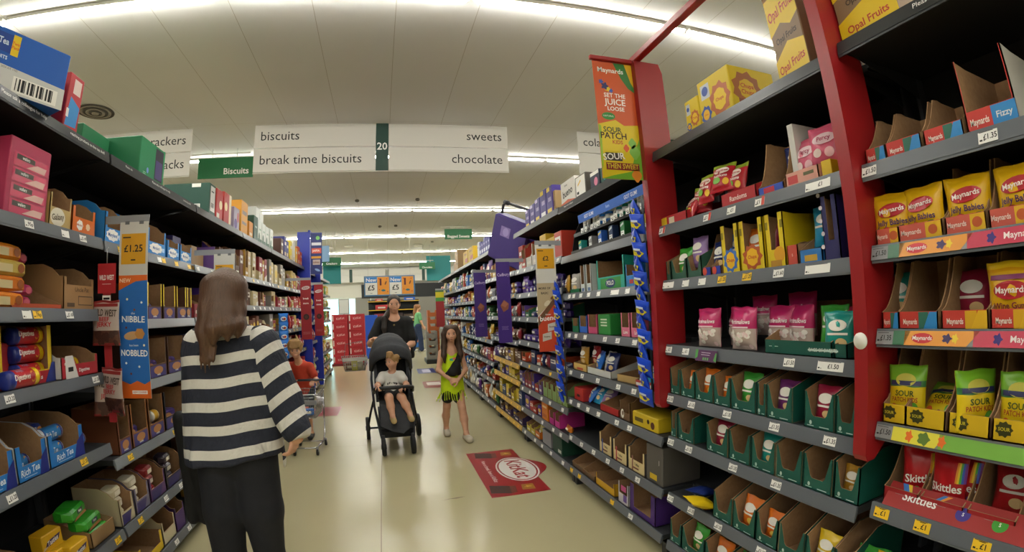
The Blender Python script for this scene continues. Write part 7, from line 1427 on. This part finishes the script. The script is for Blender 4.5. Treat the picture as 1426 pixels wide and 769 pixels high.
# ------------------------------------------------------------------ pushchair
pc = empty('pushchair', (0.01, 5.47, 0), 0.06); tag(pc, 'black and grey pushchair with a raised hood in the middle of the aisle', 'pushchair')
PB = M('15161a', .5); PG = fabric('pushchair_canvas', '35373c', '2b2d31', 30); PF = fabric('pushchair_seat', '26272b', '1e1f23', 30); RUB = M('121214', .7)
def wheel(name, x, y, r, w):
    m = MB(); m.lathe([(r*.72, -w/2), (r*.93, -w/2), (r, -w*.3), (r, w*.3), (r*.93, w/2), (r*.72, w/2)], RUB, 28, axis='x'); t = m.build(name, pc, (x, y, r))
    q = MB(); q.lathe([(.02, -w*.62), (.03, -w*.62), (r*.2, -w*.3), (r*.2, w*.3), (.03, w*.62), (.02, w*.62)], PB, 16, axis='x')
    for k in range(6): a = 2*PI*k/6; q.tube([(0, r*.15*math.cos(a), r*.15*math.sin(a)), (0, r*.76*math.cos(a), r*.76*math.sin(a))], .011, PB, 6)
    q.build('hub', t)
for s in (-1, 1): wheel('front_wheel', s*.155, -.375, .095, .045); wheel('rear_wheel', s*.30, .36, .135, .045)
for s in (-1, 1):
    m = MB(); m.tube([(s*.155, -.375, .13), (s*.175, -.34, .22), (s*.215, -.05, .46), (s*.225, .22, .74), (s*.20, .42, .98)], .014, PB, 10); m.tube([(s*.30, .36, .135), (s*.255, .22, .36), (s*.22, .02, .52)], .013, PB, 10); m.tube([(s*.155, -.375, .22), (s*.155, -.375, .10)], .017, PB, 10); m.build('side_frame', pc)
MB().tube([(-.20, .42, .98), (-.17, .50, 1.03), (.17, .50, 1.03), (.20, .42, .98)], .016, M('101013', .6), 10).build('handle', pc)
MB().tube([(-.30, .36, .135), (.30, .36, .135)], .012, PB, 8).build('rear_axle', pc)
# seat: back, base and leg rest as one padded shell
m = MB(); pr = [(.25, .98), (.20, .62), (.12, .535), (-.17, .525), (-.20, .50), (-.31, .28), (-.33, .285), (-.215, .53), (-.17, .555), (.10, .565), (.165, .63), (.215, .985)]
m.slab(pr, 'x', -.165, .165, PF); o = m.build('seat', pc)
for s in (-1, 1):
    m = MB(); m.slab([(.24, .98), (.20, .60), (-.12, .53), (-.14, .58), (-.02, .66), (.06, .98)], 'x', s*.178-.014, s*.178+.014, PG); m.build('side_wing', pc)
m = MB(); m.box(-.17, .17, -.345, -.30, .27, .285, PB, .004); m.build('footrest', pc)
m = MB(); n = 12; vs = []; 
for j in range(n+1):
    a = j/n*PI*.56-.12
    for i in range(13):
        b = -1+2*i/12; w_ = .205+.03*math.sin(PI*min(1, j/n)); x = w_*math.sin(b*PI/2); top = math.cos(b*PI/2)**.55
        y = .27-.36*math.sin(a)*(.55+.45*top); z = .90+.0*j+(.335*math.cos(a*.75)*top)+(.015*math.sin(j*PI/2))*top-.05*(1-top)
        vs.append((x, y, z))
fs = [(j*13+i, j*13+i+1, (j+1)*13+i+1, (j+1)*13+i) for j in range(n) for i in range(12)]
m.add(vs, fs, PG, True); hd_ = m.build('hood', pc); sd_ = hd_.modifiers.new('thickness', 'SOLIDIFY'); sd_.thickness = .012
for j in (6, 9, n):
    MB().tube([vs[j*13+i] for i in range(13)], .008, PB, 6).build('hood_rib', hd_)
MB().tube([(-.215, -.02, .62), (-.20, -.20, .685), (-.14, -.265, .70), (.14, -.265, .70), (.20, -.20, .685), (.215, -.02, .62)], .021, M('17181b', .55), 10).build('bumper_bar', pc)
m = MB(); m.slab([(.30, .20), (.30, .40), (-.20, .33), (-.33, .24), (-.30, .17)], 'x', -.17, .17, PF); m.build('storage_basket', pc)
m = MB(); m.add([(-.15, -.215, .51), (.15, -.215, .51), (.17, -.36, .30), (.06, -.385, .225), (-.05, -.375, .25), (-.17, -.355, .31)], [(0, 1, 2, 3, 4, 5)], PG); q = m.build('leg_apron', pc); q.modifiers.new('thickness', 'SOLIDIFY').thickness = .008
# ------------------------------------------------------------------ wire shopping basket beside the pushchair
wb = empty('shopping_basket', (-.40, 5.86, .80), .15); tag(wb, 'grey wire shopping basket hanging beside the pushchair handle', 'basket')
WIRE = M('9a9b96', .35, .7)
def wire_box(m, x0, x1, y0, y1, z0, z1, inset, r, nx, ny, nz, mat):
    def P_(u, v, t): k = inset*(1-t); return (x0+k+(x1-x0-2*k)*u, y0+k+(y1-y0-2*k)*v, z0+(z1-z0)*t)
    for k in range(nz+1): t = k/nz; m.tube([P_(0, 0, t), P_(1, 0, t), P_(1, 1, t), P_(0, 1, t)], r*(1.8 if k == nz else 1), mat, 5, True)
    for k in range(nx+1): u = k/nx; m.tube([P_(u, 0, 1), P_(u, 0, 0), P_(u, 1, 0), P_(u, 1, 1)], r, mat, 5)
    for k in range(ny+1): v = k/ny; m.tube([P_(0, v, 1), P_(0, v, 0), P_(1, v, 0), P_(1, v, 1)], r, mat, 5)
m = MB(); wire_box(m, -.17, .12, -.12, .12, .03, .19, .03, .0022, 12, 9, 5, WIRE); m.build('wire_body', wb)
MB().box(-.172, .122, -.124, -.120, .15, .185, M('b9b8b0', .5)).build('rim_band', wb); MB().tube([(-.14, 0, .19), (-.12, 0, .34), (.08, 0, .37), (.10, 0, .19)], .004, M('5a5a5c', .4), 6).build('handle', wb)
for k, (x, y, c, n, w, h) in enumerate(((-.08, .0, '6a3f2c', 'brown', .10, .09), (.03, .02, 'a8a08a', 'pale', .09, .10), (-.02, -.04, 'b8b03a', 'yellow-green', .07, .13))):
    o = carton(w, .07, h, c, lambda m, w=w, h=h: m.rect(-w*.3, w*.3, h*.3, h*.6, M('d0c8b8'))); o.location = (-.40+x, 5.86+y-.03, .835); tag(o, '%s packet lying in the grey wire shopping basket' % n, 'groceries', 'groceries in the wire basket')
# ------------------------------------------------------------------ small chrome trolley
tr = empty('shopping_trolley', (-.955, 5.47, 0), -.04); tag(tr, 'small chrome wire trolley pushed by the boy in orange', 'trolley')
m = MB(); wire_box(m, -.165, .165, -.24, .22, .40, .66, .035, .0023, 14, 17, 7, CHROME); m.build('wire_basket', tr)
m = MB(); m.tube([(-.165, .22, .66), (-.165, .30, .745), (.165, .30, .745), (.165, .22, .66)], .009, CHROME, 8); m.build('handle_frame', tr)
MB().tube([(-.15, .30, .745), (.15, .30, .745)], .014, M('3a3d44', .5), 10).build('grip', tr)
for s in (-1, 1):
    m = MB(); m.tube([(s*.155, .22, .66), (s*.15, .20, .40), (s*.15, .16, .15), (s*.145, .05, .085), (s*.125, -.24, .085)], .009, CHROME, 8); m.build('leg', tr)
    for y, x in ((-.24, .125), (.17, .15)):
        w_ = MB(); w_.lathe([(.012, -.011), (.034, -.011), (.036, -.006), (.036, .006), (.034, .011), (.012, .011)], RUB, 18, axis='x'); c = w_.build('caster', tr, (s*x, y, .0365)); q = MB(); q.box(-.014, .014, -.012, .012, .0, .05, M('8a8c90', .35, .6), .003); q.build('fork', c)
MB().tube([(-.125, -.24, .085), (-.06, -.255, .085), (.06, -.255, .085), (.125, -.24, .085)], .009, CHROME, 8).build('front_bar', tr); MB().tube([(-.145, .05, .085), (.145, .05, .085)], .007, CHROME, 8).build('cross_bar', tr)
m = MB(); m.box(-.16, .16, -.248, -.243, .55, .60, M('7a7c80', .4)); m.build('basket_band', tr)
for k, (x, y, c, n, r) in enumerate(((.03, -.1, '2a6ac0', 'blue', .3), (-.06, .0, 'b03a34', 'red', -.2))):
    o = carton(.12, .08, .07, c, lambda m: m.rect(-.03, .03, .02, .05, M('d8d4cc'))); o.location = (-.955+x, 5.47+y, .407); o.rotation_euler = (0, 0, r); tag(o, '%s packet lying in the small chrome trolley' % n, 'groceries', 'groceries in the small trolley')
# red crate-like promotional stand on the floor is only seen as boxes: nothing further
